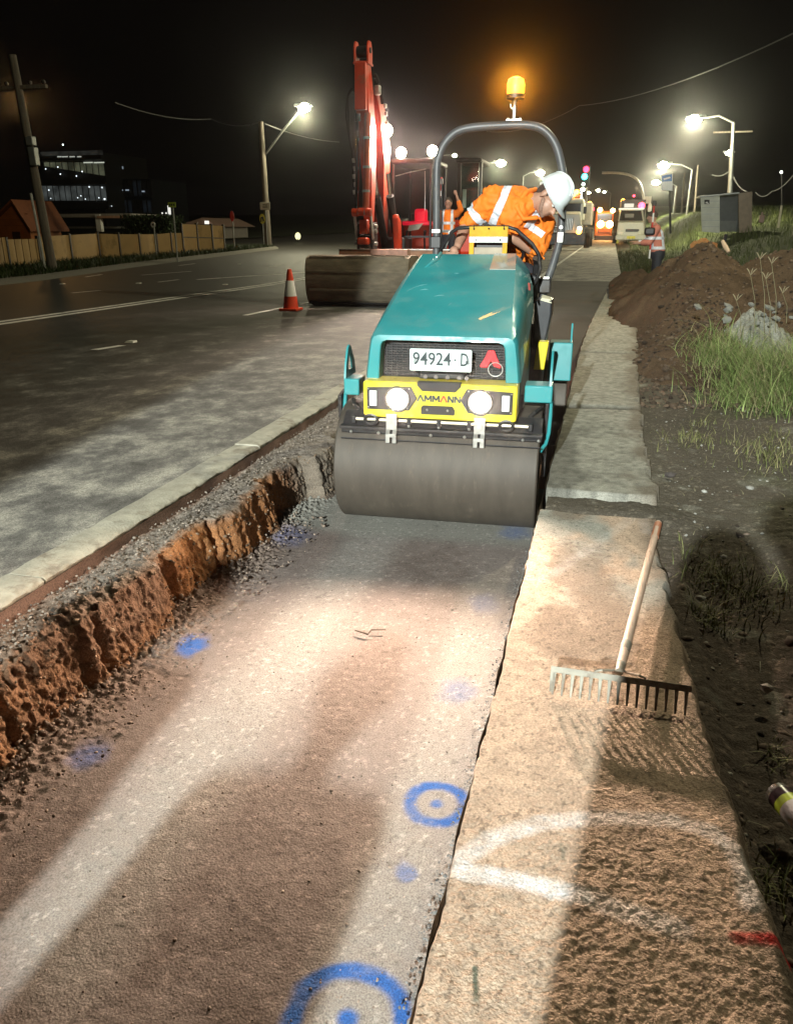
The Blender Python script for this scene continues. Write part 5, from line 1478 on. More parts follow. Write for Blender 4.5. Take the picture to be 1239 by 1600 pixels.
# bake the creases so that the tape lies on them
dg = bpy.context.evaluated_depsgraph_get(); m2 = bpy.data.meshes.new_from_object(sh.evaluated_get(dg)); sh.modifiers.clear(); sh.data = m2
fleshy('collar', [('c', A(822, 300, 5.78), A(806, 322, 5.74), .020, .022), ('c', A(806, 322, 5.74), A(818, 343, 5.72), .022, .014), ('c', A(822, 300, 5.78), A(836, 296, 5.86), .020, .018), ('c', A(818, 342, 5.72), A(838, 340, 5.74), .014, .018)], M_hv, op, voxel=.009, smooth=4)


def strip_between(px0, px1, halfw):
    """planes bounding a strip of tape whose centre line is seen through two photo points"""
    a, b = A(*px0), A(*px1)
    d = nrm(b - a); view = nrm((a + b) / 2 - CAM); n = nrm(np.cross(d, view))
    c = (a + b) / 2
    return [(c + n * halfw, n), (c - n * halfw, -n)], d, view, a, b


pl, d_, vw, a_, b_ = strip_between((795, 288), (768, 352), .026)
band('reflective_tape', sh, M_tape, op, pl + [(a_ - d_ * .06, -d_), (b_ + d_ * .05, d_), (np.array([0, PY + .02, 0]), (0, 1, 0))])
pl, d_, vw, a_, b_ = strip_between((847, 322), (826, 352), .024)
band('reflective_tape', sh, M_tape, op, pl + [(a_ - d_ * .04, -d_), (b_ + d_ * .02, d_), (np.array([0, PY + .08, 0]), (0, 1, 0))])
axR = nrm(elR - shR); cR = shR * .42 + elR * .58
band('reflective_tape', sh, M_tape, op, [(cR + axR * .026, axR), (cR - axR * .026, -axR)], keep=lambda p: (np.array(p) - cR) @ (np.array(p) - cR) < .02)
pl, d_, vw, a_, b_ = strip_between((826, 352), (846, 366), .022)
band('reflective_tape', sh, M_tape, op, pl + [(a_ - d_ * .0, -d_), (b_ + d_ * .015, d_), (np.array([0, PY + .10, 0]), (0, 1, 0))])
fleshy('trousers', [('c', hip, hip + np.array([-.14, -.38, .0]), .11, .085), ('c', hip + np.array([-.14, -.38, 0]), hip + np.array([-.14, -.42, -.40]), .08, .06), ('c', hip, hip + np.array([.16, -.36, 0]), .11, .085), ('c', hip + np.array([.16, -.36, 0]), hip + np.array([.16, -.40, -.40]), .08, .06), ('c', hip, hip + np.array([0, .02, .1]), .16, .15)], M_dark, op, voxel=.018)


# ---- a standing figure, used for the other workers
def worker(label, base, yaw, scale=1.0, lean=0.0, top=M_hv, arms=None, hat=True, tapes=(), group=None, legs=M_dark, hatm=None):
    ca, sa = math.cos(yaw), math.sin(yaw)
    def Q(x, y, z):          # x to the figure's left, y forward, z up, in metres of a 1.75 m figure
        y = y + lean * max(0, z - .95)
        return np.array(base) + scale * np.array([ca * x - sa * y, sa * x + ca * y, z])
    Rt = np.array([[ca, -sa, 0], [sa, ca, 0], [0, 0, 1.0]])
    w = thing('person', label, 'person', tuple(base), group)
    k = scale
    arms = arms or [(Q(-.24, .02, 1.12), Q(-.22, .10, .86)), (Q(.24, .02, 1.12), Q(.22, .10, .86))]
    sh_ = [Q(-.19, 0, 1.42), Q(.19, 0, 1.42)]
    b = [('c', Q(0, 0, 1.38), Q(0, .02, 1.52), .06 * k, .055 * k), ('e', Q(0, .03, 1.64), np.array((.075, .095, .115)) * k, Rt), ('e', Q(0, .06, 1.575), np.array((.055, .065, .06)) * k, Rt), ('c', Q(0, .118, 1.645), Q(0, .142, 1.61), .010 * k, .014 * k)]
    for s in (-1, 1): b.append(('e', Q(s * .075, .02, 1.63), np.array((.010, .02, .032)) * k, Rt))
    for s, (el, wr) in zip(sh_, arms):
        b += [('c', s, el, .05 * k, .042 * k), ('c', el, wr, .042 * k, .028 * k)]
        d = nrm(wr - el); b.append(('e', wr + d * .05 * k, np.array((.035, .022, .045)) * k, frame(d)))
        for q in range(4):
            side = np.array([ca, sa, 0]) * (.018 * (q - 1.5)) * k
            b.append(('c', wr + d * .085 * k + side, wr + d * .145 * k + side + np.array([0, 0, -.012]) * k, .010 * k, .008 * k))
        b.append(('c', wr + d * .03 * k + np.array([ca, sa, 0]) * .03 * k, wr + d * .085 * k + np.array([ca, sa, 0]) * .05 * k, .012 * k, .009 * k))
    fleshy('body', b, M_skin, w, voxel=.011 * max(1, k), smooth=4)
    for s in (-1, 1): MB().ell(Q(s * .03, .118, 1.655), np.array((.010, .006, .008)) * k, Rt, 8, 6).build('eye', M_hair, w)
    s2 = [('c', Q(0, 0, 1.30), Q(0, 0, .98), .155 * k, .15 * k), ('c', sh_[0], sh_[1], .085 * k, .085 * k), ('c', Q(0, 0, 1.34), Q(0, .01, 1.47), .13 * k, .075 * k)]
    for s, (el, wr) in zip(sh_, arms): s2 += [('c', s, el, .078 * k, .066 * k), ('c', el, el * .45 + wr * .55, .064 * k, .055 * k)]
    shirt_ = fleshy('shirt', s2, top, w, voxel=.016, smooth=5)
    up = np.array([0, 0, 1.0])
    for z in tapes: band('reflective_tape', shirt_, M_tape, w, [(Q(0, 0, z + .028), up), (Q(0, 0, z - .028), -up)], push=.006)
    if tapes:
        rt_ = np.array([ca, sa, 0])
        for s in (-1, 1): band('reflective_tape', shirt_, M_tape, w, [(Q(s * .10 + .026, 0, 0), rt_), (Q(s * .10 - .026, 0, 0), -rt_), (Q(0, 0, tapes[0] + .03), -up)], push=.006)
    fleshy('trousers', [('c', Q(0, 0, 1.0), Q(0, 0, .92), .15 * k, .15 * k), ('c', Q(-.09, 0, .92), Q(-.11, .01, .50), .095 * k, .07 * k), ('c', Q(-.11, .01, .5), Q(-.12, -.02, .10), .068 * k, .055 * k), ('c', Q(.09, 0, .92), Q(.11, .01, .50), .095 * k, .07 * k), ('c', Q(.11, .01, .5), Q(.12, -.02, .10), .068 * k, .055 * k)], legs, w, voxel=.018)
    for s in (-1, 1): fleshy('boot', [('c', Q(s * .12, -.03, .06), Q(s * .13, .15, .045), .05 * k, .042 * k), ('c', Q(s * .12, -.02, .06), Q(s * .12, -.02, .13), .055 * k, .055 * k)], M_rubber, w, voxel=.015)
    if hat:
        mb = MB(); rgs = []
        for h, f, br in [(1.665, .98, .02), (1.672, 1.0, .02), (1.678, 1.02, .0), (1.72, .98, 0), (1.765, .80, 0), (1.79, .5, 0), (1.80, .1, 0)]:
            r = []
            for t in np.linspace(0, 6.283, 24, endpoint=False):
                e = br * (1 + 2.2 * max(0, math.sin(t)) ** 2)
                r.append(Q((.102 * f + e) * math.cos(t), .025 + (.125 * f + e) * math.sin(t), h))
            rgs.append(r)
        mb.loft(rgs).build('hard_hat', hatm or M_helm, w, sharp=50)
    else:
        fleshy('hair', [('e', Q(0, .015, 1.675), np.array((.082, .100, .092)) * k, Rt)], M_hair, w, voxel=.012)
    return w, Q


# surveyor with staff on the far side of the heap, in profile
M_pinkhv = mat('faded_hi_vis', (0.48, 0.17, 0.12), 0.8, var=0.15)
sb = at(1024, 388, 20.5); sb = np.array([sb[0] + .06, 20.5, heap_top(sb[0] + .06, 20.5) - .35])
top_y = at(1027, 326, 20.5)[2]; sc_w = (top_y - sb[2]) / 1.80
yw = rad(95)
def QQ(x, y, z):
    return sb + sc_w * np.array([math.cos(yw) * x - math.sin(yw) * y, math.sin(yw) * x + math.cos(yw) * y, z])
worker('surveyor in faded hi-vis with white bands holding a striped staff by the soil heap', sb, yw, sc_w, lean=.22, top=M_pinkhv, hat=False, tapes=(1.05, 1.24),
       arms=[(QQ(-.22, .22, 1.16), QQ(-.12, .44, 1.14)), (QQ(.20, .24, 1.14), QQ(.10, .46, 1.16))])
M_stripe_r = mat('staff_red', (0.55, 0.04, 0.03), .5); M_stripe_w = mat('staff_white', (0.75, 0.75, 0.72), .5)
s0, s1 = at(1014, 404, 20.2), at(1022, 318, 20.2)
stf = thing('survey_staff', 'thin red and white survey staff with small prism held upright before the surveyor', 'survey staff', tuple(s0))
for i in range(6):
    MB().cyl(s0 + (s1 - s0) * i / 6, s0 + (s1 - s0) * (i + 1) / 6, .018, seg=8).build('staff_section', M_stripe_w if i % 2 == 0 else M_stripe_r, stf)
MB().lathe([(.05, -.05), (.06, 0), (.045, .06)], s1, seg=12).build('prism', M_black, stf)
mb = MB(); mb.box(s0 + (s1 - s0) * .50 + np.array([-.05, -.03, 0]), (.24, .12, .17)); mb.build('controller', M_black, stf, bevel=.04)

# worker beside the excavator cab, reaching up to the grab rail
wb = at(699, 404, 17.0); wb = np.array([wb[0], 17.0, float(zr(17)) + .35])
def Q3(x, y, z): return wb + np.array([-x, -y, z]) * .92
worker('machine operator in orange hi-vis climbing by the excavator cab with one arm raised', wb, math.pi, .92, hat=False, tapes=(1.05, 1.22), arms=[(Q3(-.30, .10, 1.50), Q3(-.22, .22, 1.78)), (Q3(.25, .05, 1.14), Q3(.2, .2, .95))])

# two people standing behind the photographer in the assumed tower's light: their shadows lie across the trench
worker('worker standing behind the viewer whose shadow falls along the trench floor', (-0.95, -1.5, 0.0), 0.0, .95, tapes=(1.05, 1.24))
worker('third worker standing behind the viewer against the left bank', (-1.66, -1.3, 0.0), 0.15, 1.0, tapes=(1.05, 1.24))
wv, QV = worker('person behind the viewer in a long dark coat added to broaden the shadow along the footpath', (0.09, -0.62, 0.33), 0.0, .86, hat=False, top=M_dark)
fleshy('added_shadow_coat', [('c', QV(0, 0, 1.28), QV(0, .01, 1.60), .22, .14), ('c', QV(-.08, 0, 1.25), QV(-.10, 0, .35), .20, .19), ('c', QV(.08, 0, 1.25), QV(.10, 0, .35), .20, .19)], M_dark, wv, voxel=.025)  # coat and hood added to widen and round off this figure's shadow
worker('unseen person in dark clothes added farthest right behind the viewer to spread the shadow over the dirt verge', (0.28, -0.85, 0.30), -.2, .97, top=M_dark)  # added unseen figure whose shadow merges with the one beside it
# ================================================================== STREET FURNITURE
M_timber = mat('grey_pole_timber', (0.17, 0.145, 0.115), 0.9, var=0.3, scale=5, bump=0.4, bscale=30, stretch=(4, 4, .4))
M_wire = mat('wire', (0.10, 0.10, 0.10), 0.6)
M_galv = mat('galvanised', (0.34, 0.35, 0.34), 0.5, 0.5, var=0.15)
M_led = glow('street_lamp_glow', (1.0, 0.93, 0.62), 140)
M_led_far = glow('far_lamp_glow', (1.0, 0.93, 0.62), 60)

# ---- traffic cone
cb_ = atg(455, 485)
cone = thing('traffic_cone', 'orange traffic cone with white reflective collar standing on the road by the excavator', 'traffic cone', tuple(cb_))
M_or = mat('cone_orange', (0.75, 0.065, 0.02), 0.5, var=0.1); 
mb = MB(); mb.boxb(cb_ + (-.165, -.165, 0), cb_ + (.165, .165, .045)); mb.build('cone_base', M_or, cone, bevel=.012)
mb = MB(); mb.lathe([(.135, .04), (.131, .06), (.108, .25)], cb_, seg=28); mb.build('cone_body', M_or, cone, sharp=50)
mb = MB(); mb.lathe([(.1105, .245), (.109, .25), (.070, .505), (.068, .508)], cb_, seg=28); mb.build('reflective_collar', mat('collar_white', (.78, .78, .76), .35, var=.08), cone, sharp=50)
mb = MB(); mb.lathe([(.068, .505), (.044, .66), (.036, .70), (.030, .70)], cb_, seg=28); mb.build('cone_tip', M_or, cone, sharp=50)


def tilt_pole(name_label, base, top, r0, r1, cat='utility pole', group=None, m=M_timber, name='utility_pole'):
    base = np.array(base); top = np.array(top)
    p = thing(name, name_label, cat, tuple(base), group)
    n = 10
    MB().tube([base + (top - base) * t for t in np.linspace(0, 1, n)], [r0 + (r1 - r0) * t for t in np.linspace(0, 1, n)], 12).build('pole', m, p, sharp=60)
    return p


# ---- leaning timber pole at the far left
b0 = atg(84, 424, .1); t0 = at(20, 86, b0[1])
lp_ = tilt_pole('leaning timber power pole with crossarm at the far left, white conduit down its side', b0 - (0, 0, .2), t0, .145, .105)
ca = t0 * .86 + b0 * .14
mb = MB(); mb.box(ca, (1.9, .12, .10)); mb.build('crossarm', M_timber, lp_, bevel=.01)
for dx in (-.85, -.4, .4, .85): MB().lathe([(.03, 0), (.06, .04), (.06, .09), (.03, .12)], ca + (dx, 0, .05), seg=10).build('insulator', M_black, lp_)
c_a = b0 * .62 + t0 * .38; MB().tube([b0 + (-.20, -.1, -.1), b0 * .8 + t0 * .2 + (-.19, -.1, 0), c_a + (-.2, -.1, 0)], .035, 8).build('conduit', mat('white_conduit', (.6, .6, .56), .5), lp_)
for t in (.55, .62):
    p = b0 * (1 - t) + t0 * t; mb = MB(); mb.box(p + (.17, -.12, 0), (.22, .2, .5 if t < .6 else .25)); mb.build('fuse_box', M_galv, lp_, bevel=.02)

# ---- timber pole carrying the left street lamp
b1 = atg(420, 384, .1); y1 = b1[1]; t1 = at(408, 190, y1)
sp = tilt_pole('timber pole carrying a bright street lamp on a long raked arm, sign strapped to it', b1 - (0, 0, .2), t1, .20, .14, 'street lamp', name='street_lamp')
arm0, arm1 = at(416, 240, y1), at(471, 170, y1)
MB().tube([arm0, arm0 * .5 + arm1 * .5 + (0, -.05, .05), arm1], .06, 8).build('lamp_arm', M_galv, sp)
def luminaire(parent, c, s=1.0, m=M_led, d=(1, 0, 0)):
    c = np.array(c); d = nrm(d); R = frame((0, 0, 1), d)
    mb = MB(); mb.loft([[c + R @ np.array(q) * s for q in [(-.45, -.12, .05), (.40, -.17, .03), (.40, .17, .03), (-.45, .12, .05)]], [c + R @ np.array(q) * s for q in [(-.42, -.08, .16), (.34, -.11, .12), (.34, .11, .12), (-.42, .08, .16)]]])
    h = mb.build('lamp_head', M_galv, parent, bevel=.02 * s)
    MB().ell(c + R @ np.array([.02, 0, .0]) * s, np.array((.30, .16, .18)) * s, R, 14, 10).build('lamp_lens', m, h)
    return h
lc = at(475, 168, y1)
luminaire(sp, lc, 1.25)
point('street_light', lc - (0, 0, .35), 2000, (1.0, .93, .62), .15)
mb = MB(); mb.box(at(436, 196, y1) * 0 + t1 + (.6, 0, -.0), (1.8, .05, .05)); 
# sign boards at the foot of that pole
def sign_post(name, label, px, py, w, h, m, shape='rect', foot=None, dist=None, face=None, cat='sign', group=None, post_r=.03):
    f = atg(*foot, .08); y = f[1] if dist is None else dist
    c = at(px, py, y); s = y / F_PX
    o = thing(name, label, cat, (c[0], y, f[2]), group)
    mb = MB(); mb.cyl((c[0], y, f[2] - .1), (c[0], y, c[2] + h * s * .45), post_r, seg=8); mb.build('post', M_galv, o)
    mb = MB()
    if shape == 'rect': mb.box(c + (0, -.045, 0), (w * s, .02, h * s)); b = mb.build('board', m, o, bevel=.01)
    else: 
        mb.prism([c + np.array([w * s / 2 * math.cos(t), -.055, h * s / 2 * math.sin(t)]) for t in np.linspace(0, 6.283, 25)[:-1]], (0, .02, 0)); b = mb.build('board', m, o)
    return o, c, s, b
M_signy = mat('sign_yellow', (.70, .62, .06), .5, var=.05); M_signw = mat('sign_white', (.66, .66, .62), .5, var=.06); M_signr = mat('sign_red', (.50, .03, .03), .5, var=.06); M_ink2 = mat('sign_ink', (.015, .015, .015), .6)
o, c, s, b = sign_post('street_sign', 'white rectangular plate with dark lettering beside the lamp pole', 415, 322, 17, 11, M_signw, foot=(418, 386))
for dx, dz, w in [(-.2, .16, .35), (.25, .14, .3), (0.0, -.13, .8)]:
    mb = MB(); mb.box(c + (dx * 17 * s * .5, -.058, dz * 11 * s), (w * 17 * s * .6, .004, .12 * 11 * s)); mb.build('print', M_ink2, b)
o, c, s, b = sign_post('crossing_sign', 'round yellow sign with black bent mark at the foot of the lamp pole', 410.5, 342, 9, 15, M_signy, 'round', foot=(412, 386))
MB().tube([c + np.array([-2.2, 0, -4.5]) * s - (0, .065, 0), c + np.array([-1.2, 0, 2.2]) * s - (0, .065, 0), c + np.array([.8, 0, 3]) * s - (0, .065, 0), c + np.array([2.4, 0, -3.5]) * s - (0, .065, 0)], .045, 6).build('print', M_ink2, b)
sign_post('stop_sign', 'red round sign on a thin post at the end of the fence', 363.5, 338, 7, 16, M_signr, 'round', foot=(368, 392))
o, c, s, b = sign_post('street_name_sign', 'small yellow green street name board high on a thin post before the fence', 270, 320, 14, 8, mat('sign_lime', (.42, .55, .06), .5), foot=(278, 406))
for dx in (-3.6, 0, 3.8):
    mb = MB(); mb.box(c + (dx * s, -.058, 0), (2.4 * s, .004, 3 * s)); mb.build('print', M_ink2, b)
o, c, s, b = sign_post('speed_sign', 'small round white sign on a grey post before the tan fence', 240.5, 351, 8, 9, M_signw, 'round', foot=(240, 404))
MB().box(c + (0, -.06, .0), (3 * s, .004, 3 * s)).build('print', M_ink2, b)
mb = MB(); mb.box(c + (0, -.04, 6.5 * s), (5 * s, .02, 2.5 * s)); mb.build('plate', M_ink2, o)

# ---- the fence of tall tan panels
fpts = [(-60, 424), (18, 417), (66, 413), (115, 409), (158, 405), (190, 403), (221, 401), (248, 399), (270, 397.5), (288, 396.5), (311, 395), (334, 394), (352, 393)]
fh = [372, 374, 370, 367, 365, 366, 366, 366, 364, 350, 351, 352, 353]
fence = thing('panel_fence', 'tall tan boundary fence of wide sheet panels across the road', 'fence', tuple(atg(150, 406, .1)))
M_tan = mat('tan_sheet', (0.46, 0.29, 0.11), 0.75, var=0.15, scale=1.2, bump=.15, bscale=6, dirt=(.16, .11, .05), dirt_amt=.2, dirt_scale=1.2)
G = [atg(p[0], p[1], .1) for p in fpts]
for i in range(len(G) - 1):
    a, b = G[i], G[i + 1]
    za = at(fpts[i][0], fh[i if i > 8 else i], a[1])[2]; zb = at(fpts[i + 1][0], fh[i + 1] if not (i == 8) else 364, b[1])[2]
    if i == 8: za = at(270, 364, a[1])[2]
    g = (b - a) * .012
    if i == 1 or i == 0:        # ribbed panels
        n = 9
        for k in range(n):
            p0 = a + (b - a) * (k / n) + g * .3; p1 = a + (b - a) * ((k + 1) / n) - g * .3
            mb = MB(); mb.prism([p0 - (0, 0, .2), p1 - (0, 0, .2), (p1[0], p1[1], za), (p0[0], p0[1], za)], (.03, -.05 if k % 2 else -.02, 0)); mb.build('fence_slat', M_tan, fence)
        continue
    p0, p1 = a + g, b - g
    mb = MB(); mb.prism([p0 - (0, 0, .2), p1 - (0, 0, .2), np.array([p1[0], p1[1], zb]), np.array([p0[0], p0[1], za])], (.03, -.05, 0)); mb.build('fence_panel', M_tan, fence)
    if i >= 9:
        pm = [np.array([p0[0], p0[1], za - .6]), np.array([p1[0], p1[1], zb - .6]), np.array([p1[0], p1[1], zb - .55]), np.array([p0[0], p0[1], za - .55])]
        mb = MB(); mb.prism(pm, (.05, -.08, 0)); mb.build('fence_rail', M_timber, fence)
for i, a in enumerate(G[1:], 1):
    z = max(at(fpts[i][0], fh[i], a[1])[2], at(fpts[i][0], fh[i - 1], a[1])[2] if i != 9 else 0)
    mb = MB(); mb.boxb((a[0] - .06, a[1] - .10, a[2] - .2), (a[0] + .06, a[1] - .01, z + .04)); mb.build('fence_post', M_blackmetal, fence, bevel=.01)

# ---- buildings behind the fence
def bx(mb, p0, p1, y, d):
    """a box whose front, at distance y, fills the photo rectangle p0-p1"""
    ym_, xm_ = (p0[1] + p1[1]) / 2, (p0[0] + p1[0]) / 2
    a, b = at(p0[0], ym_, y), at(p1[0], ym_, y); a[2] = at(xm_, p0[1], y)[2]; b[2] = at(xm_, p1[1], y)[2]
    return mb.boxb((min(a[0], b[0]), y, min(a[2], b[2])), (max(a[0], b[0]), y + d, max(a[2], b[2])))
yb2 = 44
gz = float(zr(yb2)) + .1
hut = thing('garden_shed', 'small gabled orange timber shed behind the left end of the fence', 'shed', tuple(at(28, 385, yb2)))
M_shed = mat('orange_weatherboard', (0.34, 0.12, 0.035), .7, var=.2, scale=2)
a, b, ap = at(-16, 352, yb2), at(46, 352, yb2), at(25, 314, yb2)
mb = MB(); mb.prism([(a[0], yb2, gz), (b[0], yb2, gz), (b[0], yb2, b[2]), (ap[0], yb2, ap[2]), (a[0], yb2, a[2])], (0, 3, 0)); mb.build('wall', M_shed, hut)
ov = np.array([.35, 0, -.3])
for s, e in ((-1, a), (1, b)):
    e2_ = np.array(e) + np.array([.35 * s, 0, -.32])
    mb = MB(); mb.prism([(ap[0], yb2 - .4, ap[2] + .08), (e2_[0], yb2 - .4, e2_[2] + .08), (e2_[0], yb2 - .4, e2_[2] - .04), (ap[0], yb2 - .4, ap[2] - .06)], (0, 3.8, 0)); mb.build('roof', mat('rust_roof', (.22, .075, .03), .7), hut)
mb = MB(); bx(mb, (21, 362), (33, 384), yb2 - .03, .03); mb.build('door', mat('dark_brown_door', (.05, .02, .01), .7), hut)
for zz in (334, 343, 352):
    mb = MB(); bx(mb, (-10, zz), (44, zz + .8), yb2 - .02, .03); mb.build('board_line', mat('shed_trim', (.26, .09, .03), .7), hut)
# carport roofs
cp = thing('carport', 'long flat carport roof on a bent pale post behind the fence', 'carport', tuple(at(150, 385, 52)))
mb = MB(); bx(mb, (50, 334), (205, 340), 52, 5); rf = mb.build('roof', mat('pale_fascia', (.30, .28, .25), .6), cp, bevel=.03)
mb = MB(); bx(mb, (150, 335), (158, 362), 51.9, .3); mb.build('post', M_signw, cp, bevel=.02)
mb = MB(); bx(mb, (152, 337), (203, 341), 51.8, .15); mb.build('fascia', mat('lit_fascia', (.5, .3, .2), .6), cp, bevel=.02)
mb = MB(); bx(mb, (52, 354), (202, 357), 53, .3); mb.build('rail', M_galv, cp)
hs = thing('house', 'low house with pale hipped roof edge behind the end of the fence', 'house', tuple(at(315, 385, 62)))
a, b, c, d = at(282, 350, 62), at(345, 354, 62), at(315, 340, 62), at(300, 345, 62)
mb = MB(); mb.prism([a, d, c, at(330, 347, 62), b, at(330, 351, 62), at(300, 351, 62)], (0, 7, 0)); mb.build('roof', mat('pinkish_roof', (.34, .22, .17), .6), hs, bevel=.05)
mb = MB(); bx(mb, (286, 351), (340, 390), 62.5, 6); mb.build('wall', mat('house_wall', (.16, .14, .12), .8), hs)
mb = MB(); bx(mb, (320, 345), (326, 350), 61.8, .1); mb.build('lamp', glow('porch_glow', (1, .95, .85), 1.2), hs)
hd = blades('hedge', np.stack([at(240, 352, 50)[0] + rng.uniform(-1.9, 1.9, 5000), rng.uniform(49, 51, 5000), rng.uniform(1.2, 2.55, 5000)], 1), rng.uniform(.12, .3, 5000), np.array([.025, .04, .016]) * rng.uniform(.5, 1.5, (5000, 1)), M_grass, None, lean=1.2, width=.05, rng=rng, kind=None)
tag(hd, 'dark clipped hedge rising behind the tan fence', 'hedge')

# office block with lit floors
yo = 118
of = thing('office_building', 'dark office building with two lit glazed floors and lit roof edge', 'building', tuple(at(110, 375, yo)))
M_ow = mat('office_dark', (.03, .03, .032), .6)
def pane_mat(name, col, st, sc):
    m = glow(name, col, st)
    N, L = m.node_tree.nodes, m.node_tree.links; P = N['Principled BSDF']
    tc = N.new('ShaderNodeTexCoord'); nz = N.new('ShaderNodeTexNoise'); nz.inputs['Scale'].default_value = sc; nz.inputs['Detail'].default_value = 5
    L.new(tc.outputs['Object'], nz.inputs['Vector']); mr = N.new('ShaderNodeMapRange'); mr.inputs[1].default_value = .35; mr.inputs[2].default_value = .68; mr.inputs[3].default_value = st * .25; mr.inputs[4].default_value = st * 1.3
    L.new(nz.outputs['Fac'], mr.inputs[0]); L.new(mr.outputs[0], P.inputs['Emission Strength']); return m
M_pw = pane_mat('lit_office_warm', (.75, .80, .50), .10, .4); M_pc = pane_mat('lit_office_cool', (.62, .70, .68), .085, .5); M_pb = pane_mat('lit_office_blue', (.5, .65, .9), .03, .4)
mb = MB(); bx(mb, (58, 238), (163, 385), yo + .6, 14); mb.build('wall', M_ow, of)
for (x0, x1, yt, yb3, mm, n) in [(70, 164, 253, 275, M_pw, 10), (66, 167, 290, 314, M_pc, 11)]:
    for k in range(n):
        u0 = x0 + (x1 - x0) * k / n; u1 = x0 + (x1 - x0) * (k + 1) / n
        mb = MB(); bx(mb, (u0, yt), (u1 - .3, yb3), yo + .4, .2); w_ = mb.build('window', M_ow, of)
        mb = MB(); bx(mb, (u0 + .6, yt + .6), (u1 - .9, yb3 - .6), yo + .36, .05); mb.build('pane', mm, w_)
a1, a2, a3 = at(62, 253, yo), at(166, 276, yo), at(62, 290, yo)
mb = MB(); mb.prism([at(66, 259, yo), at(166, 275, yo), at(166, 282, yo), at(60, 282, yo)], (0, .3, 0)); mb.build('sloping_band', M_ow, of)
for (p, q) in [((60, 243), (158, 250.5)), ((56, 281), (166, 289)), ((40, 316), (170, 327))]:
    mb = MB(); bx(mb, p, q, yo - 1.0, 1.5); mb.build('floor_slab', M_ow, of)
mb = MB(); bx(mb, (64, 236), (160, 243), yo, .3); mb.build('roof_screen', pane_mat('screen_glow', (.6, .62, .55), .035, .6), of)
for (x0, x1) in [(90, 96), (97, 106), (109, 117), (121, 127)]:
    mb = MB(); bx(mb, (x0, 244), (x1, 245.6), yo - 1.1, .1); mb.build('strip_light', glow('strip_glow', (.8, .85, .75), .5), of)
for (x0, x1) in [(131, 145), (147, 163)]:
    mb = MB(); bx(mb, (x0, 253), (x1, 254.8), yo - .1, .1); mb.build('strip_light', glow('strip_glow', (.85, .9, .75), .6), of)
for (x, y, st, r) in [(99, 226, 6, .10), (72, 264, 2, .09), (95, 272, 2.5, .09), (120, 275, 2.5, .09), (129, 268, 2, .10), (91, 261, 2, .1), (77, 297, 2, .1), (80, 310, 1.5, .08), (140, 292, 1.5, .12), (160, 293, 1.2, .13), (164, 311, 3, .12), (127, 306, 2, .08), (122, 309, 2, .08), (134, 311, 2, .08), (155, 309, 1.5, .1), (175, 322, 1, .08)]:
    MB().ell(at(x, y, yo - .4), (r,) * 3, seg=8, rings=6).build('lamp', glow('office_lamp_glow', (.85, .95, 1.0), st), of)
wg = thing('office_wing', 'dim bluish glazed wing beside the lit office building', 'building', tuple(at(200, 375, yo + 6)))
mb = MB(); bx(mb, (168, 280), (240, 385), yo + 6.6, 12); mb.build('wall', mat('wing_dark', (.012, .016, .022), .4), wg)
for k in range(9):
    for (t, b3) in [(282, 307), (312, 333)]:
        mb = MB(); bx(mb, (170 + 7.6 * k, t), (176.6 + 7.6 * k, b3), yo + 6.4, .2); w_ = mb.build('window', M_ow, wg)
        mb = MB(); bx(mb, (170.8 + 7.6 * k, t + 1), (175.8 + 7.6 * k, b3 - 1), yo + 6.36, .05); mb.build('pane', pane_mat('wing_glow', (.4, .6, .85), .009 if k else .03, .5) if (k * 3 + t) % 4 < 2 else M_ow, w_)
for (x, y, w, h, st) in [(171.5, 289, 2, 24, .28), (177, 288, 2, 22, .2), (181, 283, 3, 3, 1.0), (190, 297, 4, 2, .4), (199, 297, 5, 2, .35), (224, 299, 4, 2, .35), (192, 262, 1.5, 4, .25)]:
    mb = MB(); bx(mb, (x - w / 2, y - h / 2), (x + w / 2, y + h / 2), yo + 6.1, .1); mb.build('lamp', glow('wing_lamp_glow', (.7, .85, 1.0), st), wg)
for (x, y, w, h) in [(264, 327, 4, 12), (254, 333, 2.4, 3), (259.5, 333, 2.4, 3)]:
    pass
bo = thing('lamp_bollard', 'bright white lit doorway post above the hedge', 'lamp', tuple(at(265, 345, 75)))
mb = MB(); bx(mb, (262.6, 321), (265.6, 336), 75, .2); mb.build('lamp_tube', glow('doorway_glow', (1, .98, .9), .9), bo)
for x in (254, 260): MB().ell(at(x, 333, 75), (.08,) * 3, seg=8, rings=6).build('lamp_globe', glow('globe_glow', (1, .98, .9), 1.0), bo)

# ---- further street lamps
def far_lamp(px, py, dist, label, side, h=9.5, s=1.0, group='street lamps along the road', watts=0, pole=None, m=None):
    c = at(px, py, dist); g = float(zr(dist))
    foot = np.array([c[0] + side * 2.2, dist, g])
    o = thing('street_lamp', label, 'street lamp', tuple(foot), group)
    top = np.array([foot[0], dist, c[2] - .4])
    if pole: top = at(*pole[0], dist); foot = at(*pole[1], dist); foot[2] = min(foot[2], float(vz(foot[0], dist))) - .2; o.location = foot
    MB().tube([foot, foot * .5 + top * .5, top], [.11, .09, .06], 8).build('pole', M_galv, o)
    MB().tube([top, top * .6 + (c - (0, 0, -.05)) * .4 + (0, 0, .25), c + (side * .5, 0, .08)], .045, 8).build('lamp_arm', M_galv, o)
    luminaire(o, c, s * 1.2, m or M_led, (-side, 0, 0))
    if watts: point('street_light', c - (0, 0, .35 * s), watts, (1.0, .93, .62), .15)
    return o
far_lamp(1085, 187, 46, 'bright street lamp above the grassy bank, nearest of the right hand row', 1, watts=3600, pole=((1146, 192), (1142, 335)))
